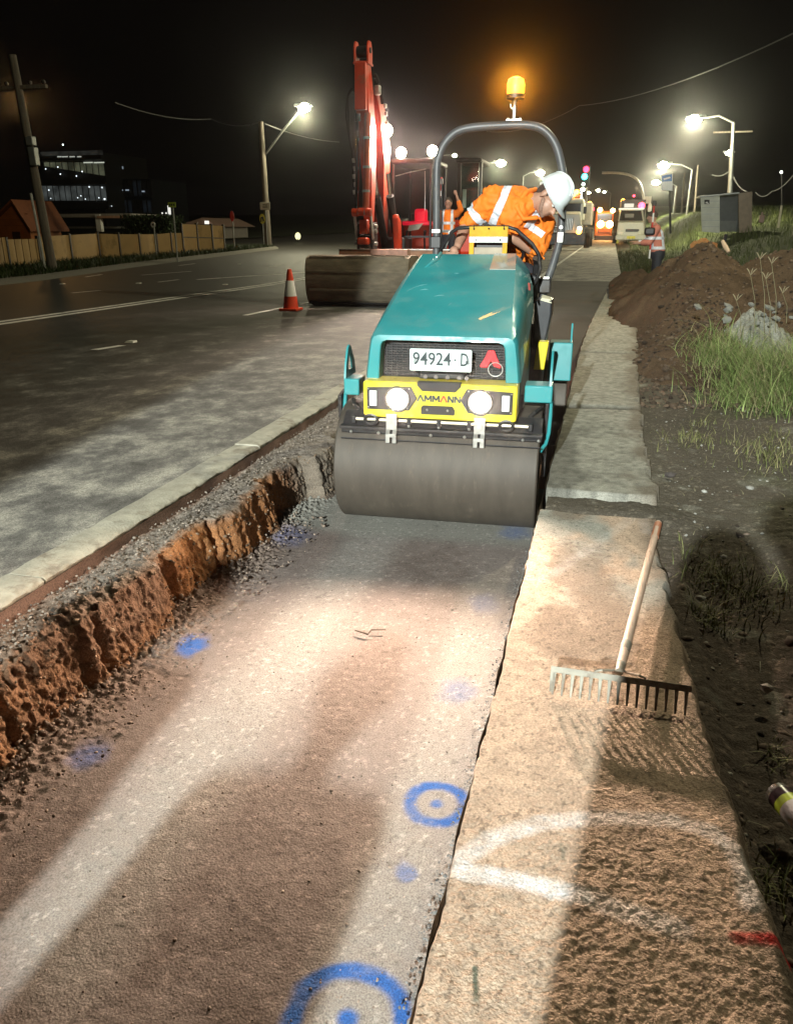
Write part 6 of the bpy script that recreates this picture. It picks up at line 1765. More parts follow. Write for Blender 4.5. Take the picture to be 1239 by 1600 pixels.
far_lamp(1037, 258, 72, 'bright street lamp just above the blue and white bus stop sign', 1, s=1.25, watts=3500)
far_lamp(1025, 285, 100, 'street lamp low beside the bus stop sign, below the brighter one', 1, s=1.2, watts=2500)
far_lamp(782, 255, 88, 'left hand street lamp framed high inside the roll bar', -1, s=1.4, watts=2500)
far_lamp(843, 270, 118, 'street lamp framed by the roll bar beside the hard hat', -1, s=1.6, watts=2500)
far_lamp(710, 243, 92, 'street lamp shining above the excavator cab roof line', -1, s=.75, m=M_led_far)
far_lamp(910, 296, 190, 'small distant street lamp right of the traffic signal', -1, s=1.5, m=M_led_far)
far_lamp(919, 301, 215, 'very small distant street lamp above the bonneted truck', -1, s=1.3, m=M_led_far)
far_lamp(934, 297.5, 250, 'faint distant street lamp above the orange lit vehicle', -1, s=1.6, m=M_led_far)
far_lamp(944, 300, 300, 'farthest tiny street lamp near the vanishing point of the road', 1, s=1.4, m=M_led_far)
# lamp on the pole behind the bus shelter
ys_ = 50
fp = np.array([at(1143, 300, ys_)[0], ys_, float(vz(np.array(6.), np.array(50.)))])
tl = at(1145, 190, ys_)
svc = tilt_pole('tall thin power pole with small lamp and looping cables behind the bus shelter', fp, tl, .13, .08)
lc2 = at(1139, 239, ys_ - .4); MB().tube([at(1144, 258, ys_), at(1143, 246, ys_ - .2), lc2], .03, 6).build('lamp_arm', M_galv, svc)
luminaire(svc, lc2, .75, M_led_far)
mb = MB(); mb.box(tl * .9 + fp * .1, (2.0, .08, .08)); mb.build('crossarm', M_timber, svc)
# bare background poles
for i, (px, pt, pb, d) in enumerate([(1086, 258, 330, 75), (1065, 270, 335, 90), (1054, 290, 335, 110)]):
    b_ = at(px - 1, pb, d); t_ = at(px + 4, pt, d)
    tilt_pole(['thin grey pole left of the bus shelter', 'thin distant pole between bus stop sign and shelter', 'shortest thin pole right beside the bus stop sign'][i], (b_[0], d, float(vz(np.array(b_[0]), np.array(float(d)))) - .2), t_, .10, .07)
# wires
def wire(pts, label, r=.02, sag=0.4):
    P = [np.array(p) for p in pts]; out = []
    for a, b in zip(P[:-1], P[1:]):
        for t in np.linspace(0, 1, 14): out.append(a + (b - a) * t - np.array([0, 0, sag * 4 * t * (1 - t)]))
    o = MB().tube(out, r, 6).build('overhead_cable', M_wire, loc=tuple(P[0])); return tag(o, label, 'cable')
wire([at(1300, 22, 30), at(905, 165, 52), at(760, 205, 66)], 'long overhead cable crossing the top right of the sky', .022, .5)
wire([tuple(t1 + (-.0, 0, .0)), at(330, 186, y1 + 6), at(180, 160, y1 - 4)], 'overhead cable running left from the lamp pole top', .025, .3)
wire([tuple(t1 + (.2, 0, -.1)), at(530, 222, y1 + 8)], 'overhead cable running right from the lamp pole behind the lamp', .025, .2)
wire([at(1112, 273, ys_), at(1140, 267, ys_)], 'short thick cable looping left from the shelter pole', .035, .15)
wire([at(1143, 270, ys_), at(1166, 299, ys_ - 2)], 'cable dropping from the shelter pole to the shelter roof', .03, .2)
wire([at(1180, 300, ys_), at(1205, 299, ys_), at(1245, 265, ys_)], 'drooping cable right of the bus shelter', .03, .25)

# ---- bus shelter
yk = 40
g = 1.62
sh = thing('bus_shelter', 'small grey box shelter with open doorway on the grassy bank', 'shelter', tuple(at(1135, 362, yk)))
M_sh1 = mat('pale_shelter_panel', (.60, .61, .52), .7, var=.12, scale=3); M_sh2 = mat('brown_shelter_panel', (.26, .20, .14), .7, var=.15)
def pr(p0, p1, p2, p3, d, y=yk, dx=0): return [at(*p, y) for p in (p0, p1, p2, p3)]
mb = MB(); mb.prism(pr((1094, 307), (1124, 305), (1124, 364), (1096, 362), 0), (0, .08, 0)); fp_ = mb.build('front_panel', M_sh1, sh, bevel=.01)
for k in range(5):
    z = 314 + k * 10; mb = MB(); bx(mb, (1096, z), (1123, z + .6), yk - .02, .03); mb.build('panel_seam', M_galv, fp_)
mb = MB(); mb.prism(pr((1100, 312), (1108, 312), (1108, 319), (1100, 319), 0, yk - .03), (0, .02, 0)); mb.build('poster', M_ink2, fp_)
mb = MB(); mb.prism(pr((1101, 317), (1104, 315), (1107, 318), (1107, 319), 0, yk - .05), (0, .01, 0)); mb.build('poster_print', M_signw, fp_)
mb = MB(); mb.prism(pr((1153, 302), (1175, 299), (1174, 362), (1154, 364), 0, yk + .1), (0, .1, 0)); mb.build('end_panel', M_sh2, sh, bevel=.01)
mb = MB(); mb.prism(pr((1122, 304), (1156, 302), (1156, 362), (1122, 362), 0, yk + 1.3), (0, .06, 0)); mb.build('back_panel', mat('dark_blue_panel', (.05, .06, .065), .6), sh)
mb = MB(); mb.prism([at(1092, 306, yk - .15), at(1155, 300, yk - .15), at(1155, 302.5, yk - .15), at(1092, 308.5, yk - .15)], (0, 1.6, 0)); mb.build('roof', M_galv, sh, bevel=.01)
mb = MB(); bx(mb, (1122, 345), (1150, 362), yk + 1.0, .2); mb.build('bench', mat('bench_grey', (.1, .11, .11), .6), sh)

# ---- bus stop sign
ysn = 30
bs = thing('bus_stop_sign', 'white and blue rectangular bus stop sign on a dark post', 'sign', tuple(at(1043, 360, ysn)))
M_blue = mat('sign_blue', (.10, .20, .42), .5)
MB().cyl(at(1047, 365, ysn), at(1045, 272, ysn), .035, seg=8).build('post', M_black, bs)
mb = MB(); mb.prism([at(1032, 273, ysn - .06), at(1051, 270, ysn - .06), at(1050, 298, ysn - .06), at(1033, 297, ysn - .06)], (0, .02, 0)); bd = mb.build('board', M_signw, bs)
mb = MB(); mb.prism([at(1033.5, 274.5, ysn - .068), at(1049.5, 272, ysn - .068), at(1049.3, 283, ysn - .068), at(1034, 284, ysn - .068)], (0, .004, 0)); mb.build('blue_field', M_blue, bd)
mb = MB(); mb.prism([at(1036, 279, ysn - .075), at(1046, 276, ysn - .075), at(1047.5, 278, ysn - .075), at(1037, 281.5, ysn - .075)], (0, .004, 0)); mb.build('bus_print', M_signw, bd)

# ---- traffic signals
yt = 62
sg = thing('traffic_light', 'traffic light showing red over green above the trucks', 'traffic light', tuple(at(916, 372, yt)))
MB().cyl(at(917, 384, yt), at(915, 262, yt), .07, seg=10).build('post', M_galv, sg)
mb = MB(); bx(mb, (908, 258), (921, 292), yt - .25, .2); hs_ = mb.build('housing', M_black, sg, bevel=.03)
MB().ell(at(915.5, 264.5, yt - .3), (.20, .1, .20), seg=14, rings=8).build('red_lamp', glow('signal_red', (1, .02, .06), 12), hs_)
MB().ell(at(913, 276, yt - .3), (.20, .1, .20), seg=14, rings=8).build('green_lamp', glow('signal_green', (.05, .9, .75), 14), hs_)
MB().ell(at(911, 288, yt - .3), (.12, .1, .12), seg=14, rings=8).build('white_lamp', glow('signal_white', (.75, 1, .8), 5), hs_)
ms = thing('signal_mast', 'curved grey mast arm reaching over the road with a small board', 'mast', tuple(at(1006, 372, 70)))
MB().tube([np.array(p) for p in smooth([at(1007, 374, 70), at(1006, 320, 70), at(1003, 298, 70), at(996, 282, 70), at(982, 273, 70), at(962, 270, 70), at(940, 270, 70)], 4)], .10, 8).build('mast_arm', M_galv, ms)
mb = MB(); bx(mb, (1006, 307), (1017, 318), 69.7, .1); mb.build('board', M_signw, ms)

# ---- small lit things at the road side
hv = thing('sign_light', 'small oval yellow lit board low beside the side street', 'lamp', tuple(atg(466, 376, .1)))
yq = atg(466, 376)[1] * .92
MB().lathe([(.0, 0), (.24, .0), (.26, .05), (.2, .1), (0, .11)], at(465, 369, yq), (.4, 1, 0), seg=18).build('lamp_face', glow('yellow_board_glow', (.95, .9, .45), 1.6), hv)
MB().cyl(at(466, 373, yq), at(466, 378, yq), .04, seg=8).build('post', M_black, hv)
ls = thing('security_light', 'tiny white light alone in the dark sky at the far right', 'lamp', tuple(at(1220, 300, 60)))
MB().ell(at(1220, 269, 60), (.09,) * 3, seg=8, rings=6).build('lamp_globe', glow('white_glow', (.95, 1, .9), 6), ls)
MB().cyl(at(1221, 330, 60.2), at(1221, 270, 60.2), .05, seg=8).build('post', M_black, ls)
gp = thing('timber_stake', 'pale upright timber stake in the grass at the far right', 'stake', tuple(at(1218, 352, 34)))
mb = MB(); bx(mb, (1216.5, 321), (1219.5, 356), 34, .06); mb.build('stake', mat('pale_stake', (.45, .40, .26), .7), gp)
pb_ = thing('marker_post', 'short pinkish marker block in the grass right of the shelter', 'marker', tuple(at(1190, 350, 38)))
mb = MB(); bx(mb, (1186, 336), (1194, 348), 38, .2); bx(mb, (1189, 331), (1192, 337), 38.05, .1); mb.build('block', mat('pink_block', (.3, .2, .16), .7), pb_, bevel=.04); pb_.children[0]['kind'] = 'stuff'
# ================================================================== TRUCKS
M_cream = mat('white_truck_paint', (.55, .54, .45), .35, var=.06, dirt=(.3, .27, .2), dirt_amt=.12)
M_wind = mat('windscreen', (.006, .007, .008), .08, var=.1, spec=.15)
M_hl = glow('truck_headlight_glow', (1, .80, .50), 22); M_hlo = glow('orange_headlight_glow', (1, .50, .16), 40); M_amb2 = glow('amber_marker_glow', (1, .38, .04), 18); M_redl = glow('red_marker_glow', (1, .03, .07), 12)


def bx2(mb, p0, p1, y, d): return bx(mb, p0, p1, y, d)


def lampo(name, px, py, y, r, m, parent): return MB().ell(at(px, py, y), (r, r * .5, r), seg=12, rings=8).build(name, m, parent)


def wheel(px, py, y, r, parent, w=.3):
    c = at(px, py, y); t = MB().lathe([(r * .55, -w / 2), (r * .95, -w / 2), (r, -w / 4), (r, w / 4), (r * .95, w / 2), (r * .55, w / 2)], c, (1, 0, 0), seg=20).build('wheel', M_rubber, parent)
    MB().lathe([(r * .2, -w / 2 - .01), (r * .52, -w / 2 + .02), (r * .52, w / 2 - .02)], c, (1, 0, 0), seg=16).build('rim', M_galv, t); return t


y1t = 44
tk = thing('dump_truck', 'white bonneted truck parked on the road behind the operator', 'truck', tuple(atg(885, 385)))
mb = MB(); bx(mb, (858, 316), (912, 345), y1t + 1.2, 2.0); cabb = mb.build('cab', M_cream, tk, bevel=.08)
mb = MB(); bx(mb, (866, 310), (912, 318), y1t + 1.1, 2.0); mb.build('roof', M_cream, cabb, bevel=.1)
mb = MB(); bx(mb, (864, 318), (907, 331), y1t + 1.12, .05); mb.build('windscreen', M_wind, cabb)
mb = MB(); mb.loft([[at(858, 334, y1t), at(907, 334, y1t), at(909, 366, y1t), at(856, 366, y1t)], [at(860, 330, y1t + 1.2), at(907, 330, y1t + 1.2), at(910, 366, y1t + 1.2), at(856, 366, y1t + 1.2)]]); bn = mb.build('bonnet', M_cream, tk, bevel=.06)
mb = MB(); bx(mb, (877, 341), (896, 360), y1t - .06, .1); gr_ = mb.build('grille', M_steel, tk, bevel=.02)
for k in range(7):
    mb = MB(); bx(mb, (878.5 + 2.5 * k, 342), (880 + 2.5 * k, 359), y1t - .09, .05); mb.build('grille_slat', M_black, gr_)
mb = MB(); bx(mb, (846, 364), (914, 383), y1t - .2, .35); bm_ = mb.build('bumper', M_blackmetal, tk, bevel=.04)
for x in (868, 905):
    mb = MB(); bx(mb, (x - 5, 352), (x + 5, 363), y1t - .12, .15); h_ = mb.build('headlight', M_steel, tk, bevel=.04); lampo('lens', x, 357.5, y1t - .14, .11, M_hl if x > 900 else M_galv, h_)
lampo('indicator', 904, 362, y1t - .24, .13, M_amb2, tk)
wheel(917, 372, y1t + 1.0, .5, tk); wheel(858, 374, y1t + 1.0, .5, tk); wheel(921, 371, y1t + 4.5, .5, tk)
mb = MB(); bx(mb, (905, 316), (924, 352), y1t + 4.2, 4.5); mb.build('tipper_body', mat('tray_paint', (.34, .31, .26), .6), tk, bevel=.05)
MB().cyl(at(909, 345, y1t + 1.5), at(908, 298, y1t + 1.5), .075, seg=10).build('exhaust_stack', M_chrome, tk)
for (px, py) in [(901, 300), (896, 304)]: lampo('beacon', px, py, y1t + 1.2, .12, M_amb2, tk)
mb = MB(); bx(mb, (893, 303), (906, 309), y1t + 1.3, .3); mb.build('beacon_bar', mat('amber_plastic', (.6, .2, .03), .3), tk, bevel=.04)
mb = MB(); bx(mb, (911, 323), (916, 334), y1t + .9, .1); mr2 = mb.build('mirror', M_black, tk, bevel=.02)
mb = MB(); bx(mb, (846, 323), (852, 334), y1t + .9, .1); mb.build('mirror', M_black, tk, bevel=.02)

y2t = 66
ot = thing('tipper_truck', 'truck glowing orange with blazing headlights and amber markers between two white trucks', 'truck', tuple(atg(944, 380)))
M_ot = mat('orange_lit_truck', (.55, .16, .03), .4)  # orange lamplight on this truck put into its base colour
mb = MB(); bx(mb, (929, 330), (957, 372), y2t, 2.5); oc = mb.build('cab', M_ot, ot, bevel=.1)
mb = MB(); bx(mb, (933, 334), (956, 347), y2t - .03, .05); mb.build('windscreen', M_wind, oc)
mb = MB(); bx(mb, (928, 368), (958, 377), y2t - .15, .3); mb.build('bumper', M_blackmetal, ot, bevel=.04)
mb = MB(); bx(mb, (934, 353), (953, 364), y2t - .05, .08); og = mb.build('grille', M_black, ot)
for k in range(4):
    mb = MB(); bx(mb, (935, 354 + 2.6 * k), (952, 355 + 2.6 * k), y2t - .09, .05); mb.build('grille_slat', M_ot, og)
for x in (938, 952): lampo('headlight', x, 350.5, y2t - .3, .26, M_hlo, ot)
for (x, yy) in [(937, 328), (957, 329)]: lampo('marker_light', x, yy, y2t - .1, .17, M_hlo, ot)
for (x, yy) in [(921, 318), (925, 327)]: lampo('side_marker', x, yy, y2t - 8, .14, M_amb2 if yy < 320 else M_redl, ot)
wheel(931, 374, y2t + .6, .5, ot); wheel(956, 374, y2t + .6, .5, ot)
spot('truck_beam', tuple(at(945, 352, y2t - .5)), tuple(at(945, 352, y2t - .5) + np.array([.3, -10, -1.2])), 500, (1, .45, .12), 90, .7, .1)
point('truck_beacon', tuple(at(944, 326, y2t - 1.2)), 160, (1, .36, .05), .1)

y3t = 58
wt = thing('box_truck', 'white forward control truck with dark windscreen and red roof lamp facing the camera', 'truck', tuple(atg(985, 376)))
mb = MB(); mb.loft([[at(965, 347, y3t), at(1006, 347, y3t), at(1008, 372, y3t), at(962, 372, y3t)], [at(966, 345, y3t + 1.6), at(1006, 345, y3t + 1.6), at(1008, 372, y3t + 1.6), at(962, 372, y3t + 1.6)]]); cf = mb.build('cab', M_cream, wt, bevel=.08)
mb = MB(); mb.loft([[at(965, 346, y3t), at(1006, 346, y3t), at(1006, 346, y3t + 1.6), at(966, 346, y3t + 1.6)], [at(969, 327, y3t + .35), at(1003, 327, y3t + .35), at(1004, 327, y3t + 1.6), at(968, 327, y3t + 1.6)], [at(970, 325, y3t + .4), at(1002, 325, y3t + .4), at(1003, 325, y3t + 1.6), at(969, 325, y3t + 1.6)]]); uc = mb.build('upper_cab', M_cream, wt, bevel=.05)
mb = MB(); mb.prism([at(967, 345, y3t - .02), at(1004, 345, y3t - .02), at(1001.5, 329, y3t + .28), at(970.5, 329, y3t + .28)], (0, .03, 0)); ws = mb.build('windscreen', M_wind, uc)
mb = MB(); bx(mb, (976, 334), (990, 340), y3t - .04, .02); mb.build('painted_reflection', mat('reflection_grey', (.12, .12, .11), .5), ws)  # grey panel painted in as a reflection on the windscreen
mb = MB(); bx(mb, (966, 325), (1006, 327.5), y3t + .2, .3); mb.build('roof_bar', M_steel, wt)
mb = MB(); bx(mb, (975, 318), (990, 324), y3t + .4, .3); mb.build('roof_sign', glow('roof_sign_glow', (1, .95, .8), .8), wt, bevel=.03)
mb = MB(); bx(mb, (977, 358), (998, 362), y3t - .05, .08); gg = mb.build('grille', M_black, wt)
for x in (969, 1001):
    mb = MB(); bx(mb, (x - 5, 361), (x + 5, 367), y3t - .06, .1); mb.build('headlight', mat('unlit_lens', (.6, .58, .45), .15), wt, bevel=.03)
mb = MB(); bx(mb, (961, 368), (1009, 375), y3t - .15, .3); mb.build('bumper', M_cream, wt, bevel=.05)
mb = MB(); bx(mb, (979, 369), (992, 373), y3t - .18, .03); mb.build('number_plate', M_signy, wt)
wheel(960, 374, y3t + .6, .45, wt); wheel(1010, 374, y3t + .6, .45, wt)
lampo('beacon', 1002, 321.5, y3t + .3, .22, M_redl, wt); lampo('beacon', 990, 306, y3t + 6, .08, M_redl, wt); lampo('beacon', 973, 314, y3t + 4, .14, M_amb2, wt)
mb = MB(); bx(mb, (1012, 318), (1018, 331), y3t + .3, .1); mb.build('mirror', M_cream, wt, bevel=.03)
mb = MB(); bx(mb, (968, 312), (1006, 372), y3t + 2.2, 5); mb.build('box_body', mat('dark_box_body', (.03, .03, .03), .6), wt)
tag(MB().lathe([(.10, 0), (.085, .03), (.03, .34), (.02, .34)], atg(964, 380), seg=14).build('witches_hat', mat('lime_plastic', (.5, .5, .1), .5), loc=tuple(atg(964, 380))), 'small yellowish cone on the road before the white truck', 'cone')

# ---- dark loader standing behind the excavator
yl_ = 21
ld = thing('loader', 'dark glazed machine cab standing beyond the excavator', 'loader', tuple(atg(738, 400)))
for (x0, x1, n) in [(713, 719, 'front_pillar'), (747, 751, 'rear_pillar')]:
    mb = MB(); bx(mb, (x0, 250), (x1, 385), yl_, .12); mb.build(n, M_black, ld, bevel=.02)
mb = MB(); bx(mb, (711, 246), (752, 254), yl_ - .1, 1.5); mb.build('cab_roof', M_black, ld, bevel=.05)
mb = MB(); bx(mb, (719, 254), (747, 330), yl_ + .04, .02); mb.build('side_window', glass('green_glass', (.02, .05, .045), .55), ld)
mb = MB(); bx(mb, (690, 330), (770, 392), yl_ + .2, 2.5); mb.build('body', M_black, ld, bevel=.1)
mb = MB(); bx(mb, (722, 296), (728, 325), yl_ - .05, .04); mb.build('grab_rail', mat('grey_green_rail', (.2, .25, .2), .5), ld, bevel=.01)
wheel(712, 398, yl_ - .4, .55, ld, .4)

# ================================================================== NEAR DETAILS
# ---- the rake lying on the footpath
za = .364
h0, h1 = atz(970, 1038, za + .035), atz(1028, 818, za + .03)
rk = thing('rake', 'long handled steel rake lying on the rough footpath slab', 'rake', tuple(h0))
M_wood = mat('weathered_handle', (.50, .36, .27), .6, var=.25, scale=9, stretch=(6, .8, 6), bump=.2, bscale=30, dirt=(.16, .10, .07), dirt_amt=.25, dirt_scale=9)
M_rake = mat('dusty_rake_steel', (.27, .255, .21), .6, .4, var=.2, scale=20, dirt=(.16, .11, .075), dirt_amt=.35, dirt_scale=14)
hd_ = MB().tube([h0 + (h1 - h0) * t + np.array([0, 0, .004 * math.sin(3 * t)]) for t in np.linspace(0, 1, 10)], [.0155] * 9 + [.0165], 12).build('handle', M_wood, rk, sharp=60)
e0_ = h0 + (h1 - h0) * .86; MB().tube([e0_, e0_ + (h1 - h0) * .13], .0172, 12).build('grip_band', mat('red_wood_end', (.45, .17, .09), .6, var=.2), hd_)
sd = nrm(h1 - h0)
MB().tube([h0 - sd * .05, h0 + sd * .14], [.013, .0175], 12).build('ferrule', M_rake, hd_)
L_, R_ = atz(861, 1040, za + .062), atz(1081, 1072, za + .062)
ud = nrm(R_ - L_); ln_ = np.linalg.norm(R_ - L_); fw = nrm(np.cross((0, 0, 1), ud)); fw = -fw if fw[1] > 0 else fw      # towards the camera
dn = nrm(np.array([0, 0, -.80]) + fw * .60)       # the head leans so that its face shows
mb = MB(); hh = .019; nt = 15
nn = nrm(np.cross(ud, dn))
mb.prism([L_, R_, R_ + dn * hh, L_ + dn * hh], nn * .004)
bar_ = mb.build('rake_bar', M_rake, rk, bevel=.001)
for i in range(nt):
    t = (i + .25) / nt; w = ln_ / nt * .42
    a = L_ + ud * (ln_ * t); tip = dn * (.086)
    mb = MB(); mb.prism([a + dn * hh * .98, a + ud * w + dn * hh * .98, a + ud * w * .75 + tip, a + ud * w * .25 + tip], nn * .004); mb.build('tine', M_rake, rk, bevel=.0008)
mb = MB(); mb.prism([L_ + dn * hh, L_ + ud * .014 + dn * hh, L_ + ud * .012 + dn * .078, L_ + ud * .002 + dn * .078], nn * .004); mb.build('tine', M_rake, rk)
for s in (-1, 1):
    m_ = (L_ + R_) / 2; MB().tube([h0 - sd * .02, h0 - sd * .045 + ud * s * .02, m_ + ud * s * .055 + np.array([0, 0, .006]) - fw * .006, m_ + ud * s * .075 - fw * .004], .004, 6).build('brace', M_rake, rk)

# ---- a spray can lying at the right edge
c0 = atz(1216, 1242, .33); c1 = atz(1262, 1292, .33)
ax_ = nrm(c1 - c0); c1 = c0 + ax_ * .20
can = thing('spray_can', 'white and lime marking paint can lying in the dirt at the right edge', 'spray can', tuple(c0))
MB().lathe([(.022, -.012), (.030, -.010), (.032, 0), (.0325, .006)], c0, ax_, 24).build('can_rim', mat('tin', (.6, .6, .6), .2, .9), can)
MB().lathe([(.005, -.008), (.024, -.008), (.026, -.002)], c0, ax_, 20).build('can_base', mat('dark_tin', (.09, .06, .06), .3, .8), can)
MB().lathe([(.0325, .006), (.0325, .030)], c0, ax_, 24).build('can_band', mat('purple_black_band', (.04, .02, .03), .3), can)
MB().lathe([(.0326, .030), (.0326, .052)], c0, ax_, 24).build('lime_band', mat('lime_ink', (.45, .62, .05), .4), can)
MB().lathe([(.0325, .052), (.0325, .185), (.026, .20), (.012, .205)], c0, ax_, 24).build('can_body', mat('white_can', (.66, .68, .72), .35, var=.2, scale=40), can)

# ---- things on the heap
om = thing('barrier_mesh', 'crumpled orange plastic mesh lying over the soil heap', 'barrier mesh', tuple(at(1090, 384, 17)))
M_mesh = mat('orange_mesh', (.36, .15, .05), .7, var=.2)
mb = MB(); us = np.linspace(0, 1, 26); vs = np.linspace(0, 1, 6); V = []
for v in vs:
    for u in us:
        px = 1078 + 42 * u; top = 372 + 8 * (1 - math.sin(u * 3.1)) + 5 * float(vn(u * 7, 1, 3)) - 3 * math.exp(-((u - .42) * 9) ** 2); p = at(px, top + (390 - top) * v, 17.2 - .5 * v + .2 * float(vn(u * 5, v * 3, 4))); V.append(p)
F = [(j * 26 + i, j * 26 + i + 1, (j + 1) * 26 + i + 1, (j + 1) * 26 + i) for j in range(5) for i in range(25)]
o = mb.add(V, F).build('mesh_sheet', M_mesh, om, sharp=80); w_ = o.modifiers.new('wire', 'WIREFRAME'); w_.thickness = .014; w_.use_replace = True
sp_ = thing('broken_stake', 'dark stake with a pale broken end sticking out of the soil heap', 'stake', tuple(at(1134, 392, 15.5)))
MB().tube([at(1130, 384, 15.5), at(1134, 366, 15.5)], .03, 7).build('stake', M_black, sp_); MB().tube([at(1128, 376, 15.4), at(1133, 386, 15.35), at(1138, 394, 15.3)], [.03, .045, .03], 7).build('torn_wrap', mat('torn_wrap', (.5, .36, .24), .8), sp_)

# ---- grey broken concrete piled in the grass
rb_n = 22
r3 = np.random.default_rng(8)
M_rub = mat('grey_rubble', (.20, .20, .175), .9, var=.2, scale=10, bump=.4, bscale=30)
for i in range(rb_n):
    px = r3.uniform(1088, 1236); py = 470 + 55 * (r3.random() ** .8) * (0.4 + .6 * abs((px - 1150) / 80)); y = 9.9 - .012 * (py - 470) + r3.uniform(-.25, .3)
    x = at(px, py, y)[0]; z = at(1155, 468, 9.7)[2] * .0 + heap_top(x, y); s = r3.uniform(.018, .055)
    V = _ico * (1 + .5 * (r3.random((12, 1)) - .5)) * s * np.array([1.3, 1.0, .6])
    R = frame(r3.normal(size=3)); V = V @ R.T + np.array([x, y, max(z, at(px, py, y)[2] - s * .3)])
    o = MB().add(V, [tuple(f) for f in _icf]).build('concrete_lump', M_rub, sharp=20, loc=(x, y, z)); tag(o, 'broken grey concrete lump piled among tall grass at the heap', 'rubble', 'broken concrete lumps in the grass')

# ---- loose stones
rng2 = np.random.default_rng(21)
def scatter(n, xr, yr, zf, size, name, label, base, var=.35, keep=None):
    x = rng2.uniform(*xr, n); y = yr[0] + (yr[1] - yr[0]) * rng2.random(n) ** 1.3
    if keep is not None: k = keep(x, y); x, y = x[k], y[k]
    z = zf(x, y); s = size * rng2.lognormal(0, .35, len(x))
    cols = np.array(base) * (1 + var * rng2.normal(size=(len(x), 1))).clip(.3, 2)
    return stones(name, np.stack([x, y, z + s * .2], 1), s, cols, M_stone, label, rng=rng2)
bi = lambda x, y: 0.0
# gravel along the foot of the bank and of the footpath
scatter(2000, (-1.86, -1.42), (.7, 4.3), lambda x, y: .02 + .03 * sstep(-1.5, -1.8, x), .0050, 'gravel', 'loose gravel crumbled along the foot of the bank', (.21, .165, .13), keep=lambda x, y: rng2.random(len(x)) < sstep(-1.40, -1.75, x))
scatter(3200, (-.33, -.235), (.7, 4.0), lambda x, y: .006 + .03 * sstep(-.34, -.25, x), .0030, 'gravel', 'bluish gravel crumbled along the foot of the footpath', (.17, .17, .165), keep=lambda x, y: rng2.random(len(x)) < sstep(-.33, -.25, x))
prof = lambda x: np.interp(x, prof_x, prof_z)
scatter(1600, (-2.08, -1.86), (1.2, 6.6), lambda x, y: prof(x) + .015, .0045, 'gravel', 'grey gravel lying on the shoulder of the bank', (.20, .17, .14), .5)
scatter(1300, (-1.7, -.3), (.7, 3.6), lambda x, y: bed_z(x, y) - .001, .0026, 'gravel', 'fine chips scattered over the trench floor', (.24, .2, .17))
scatter(800, (.45, 2.4), (1.0, 7.0), lambda x, y: vz(x, y), .0062, 'gravel', 'pale pebbles scattered over the dirt verge', (.23, .225, .20), .5)
scatter(900, (.36, .8), (1.2, 4.0), lambda x, y: vz(x, y) - .01, .011, 'gravel', 'crumbs of earth beside the footpath edge', (.13, .10, .08), .5)
scatter(1500, (.2, 1.6), (6.8, 12), lambda x, y: np.maximum(zr(y) - .05 + heap_h(x, y), vz(x, y)), .016, 'soil_clods', 'clods of soil crumbled at the foot of the heap', (.085, .06, .04), .4)
scatter(2200, (.8, 5.0), (9, 16), lambda x, y: np.maximum(zr(y) - .05 + heap_h(x, y), vz(x, y)), .020, 'soil_clods', 'clods of soil on the heap', (.075, .052, .034), .4)
for (px, py, s, col) in [(1047, 742, .03, (.06, .05, .045)), (1094, 935, .018, (.35, .35, .33)), (1130, 870, .015, (.3, .3, .28)), (1198, 1075, .02, (.3, .28, .25)), (1010, 748, .012, (.3, .3, .27)), (1100, 768, .015, (.4, .4, .36)), (1172, 1412, .014, (.45, .44, .4))]:
    p = atz(px, py, .30); V = _ico * (1 + .4 * (rng2.random((12, 1)) - .5)) * s * np.array([1.2, 1, .7]) + p
    tag(MB().add(V, [tuple(f) for f in _icf]).build('stone', mat('stone_%d' % px, col, .9, bump=.3), sharp=20, loc=tuple(p)), {1047: 'dark flat stone lying beyond the footpath end', 1094: 'pale stone in the dark earth beside the rake handle', 1130: 'small grey stone at the dry grass tuft', 1198: 'pale stone in the dark dirt at the far right', 1010: 'tiny stone at the corner of the far footpath', 1100: 'whitish stone on the dirt beyond the rake handle end', 1172: 'white stone at the rim of the sprayed loop'}[px], 'stone')
# stones bedded in the face of the bank
ii = rng2.integers(0, BX.shape[0], 3000); jj = rng2.integers(38, 82, 3000)
kk = BY[ii, jj] < 6.4; ii, jj = ii[kk][:1500], jj[kk][:1500]
stones('gravel', np.stack([BX[ii, jj] - .001, BY[ii, jj], BZ[ii, jj]], 1), .0055 * rng2.lognormal(0, .4, len(ii)), np.array([.19, .135, .09]) * (1 + .4 * rng2.normal(size=(len(ii), 1))).clip(.3, 2), M_stone, 'small stones bedded in the clay face of the bank', rng=rng2)
# twig between the marks
p = [atz(q[0], q[1], .02) for q in [(555, 985), (575, 991), (580, 984), (603, 984)]]
tag(MB().tube(p, [.003, .004, .003, .002], 6).build('twig', mat('twig_brown', (.06, .04, .025), .9), loc=tuple(p[0])), 'thin bent brown twig on the trench floor', 'twig')

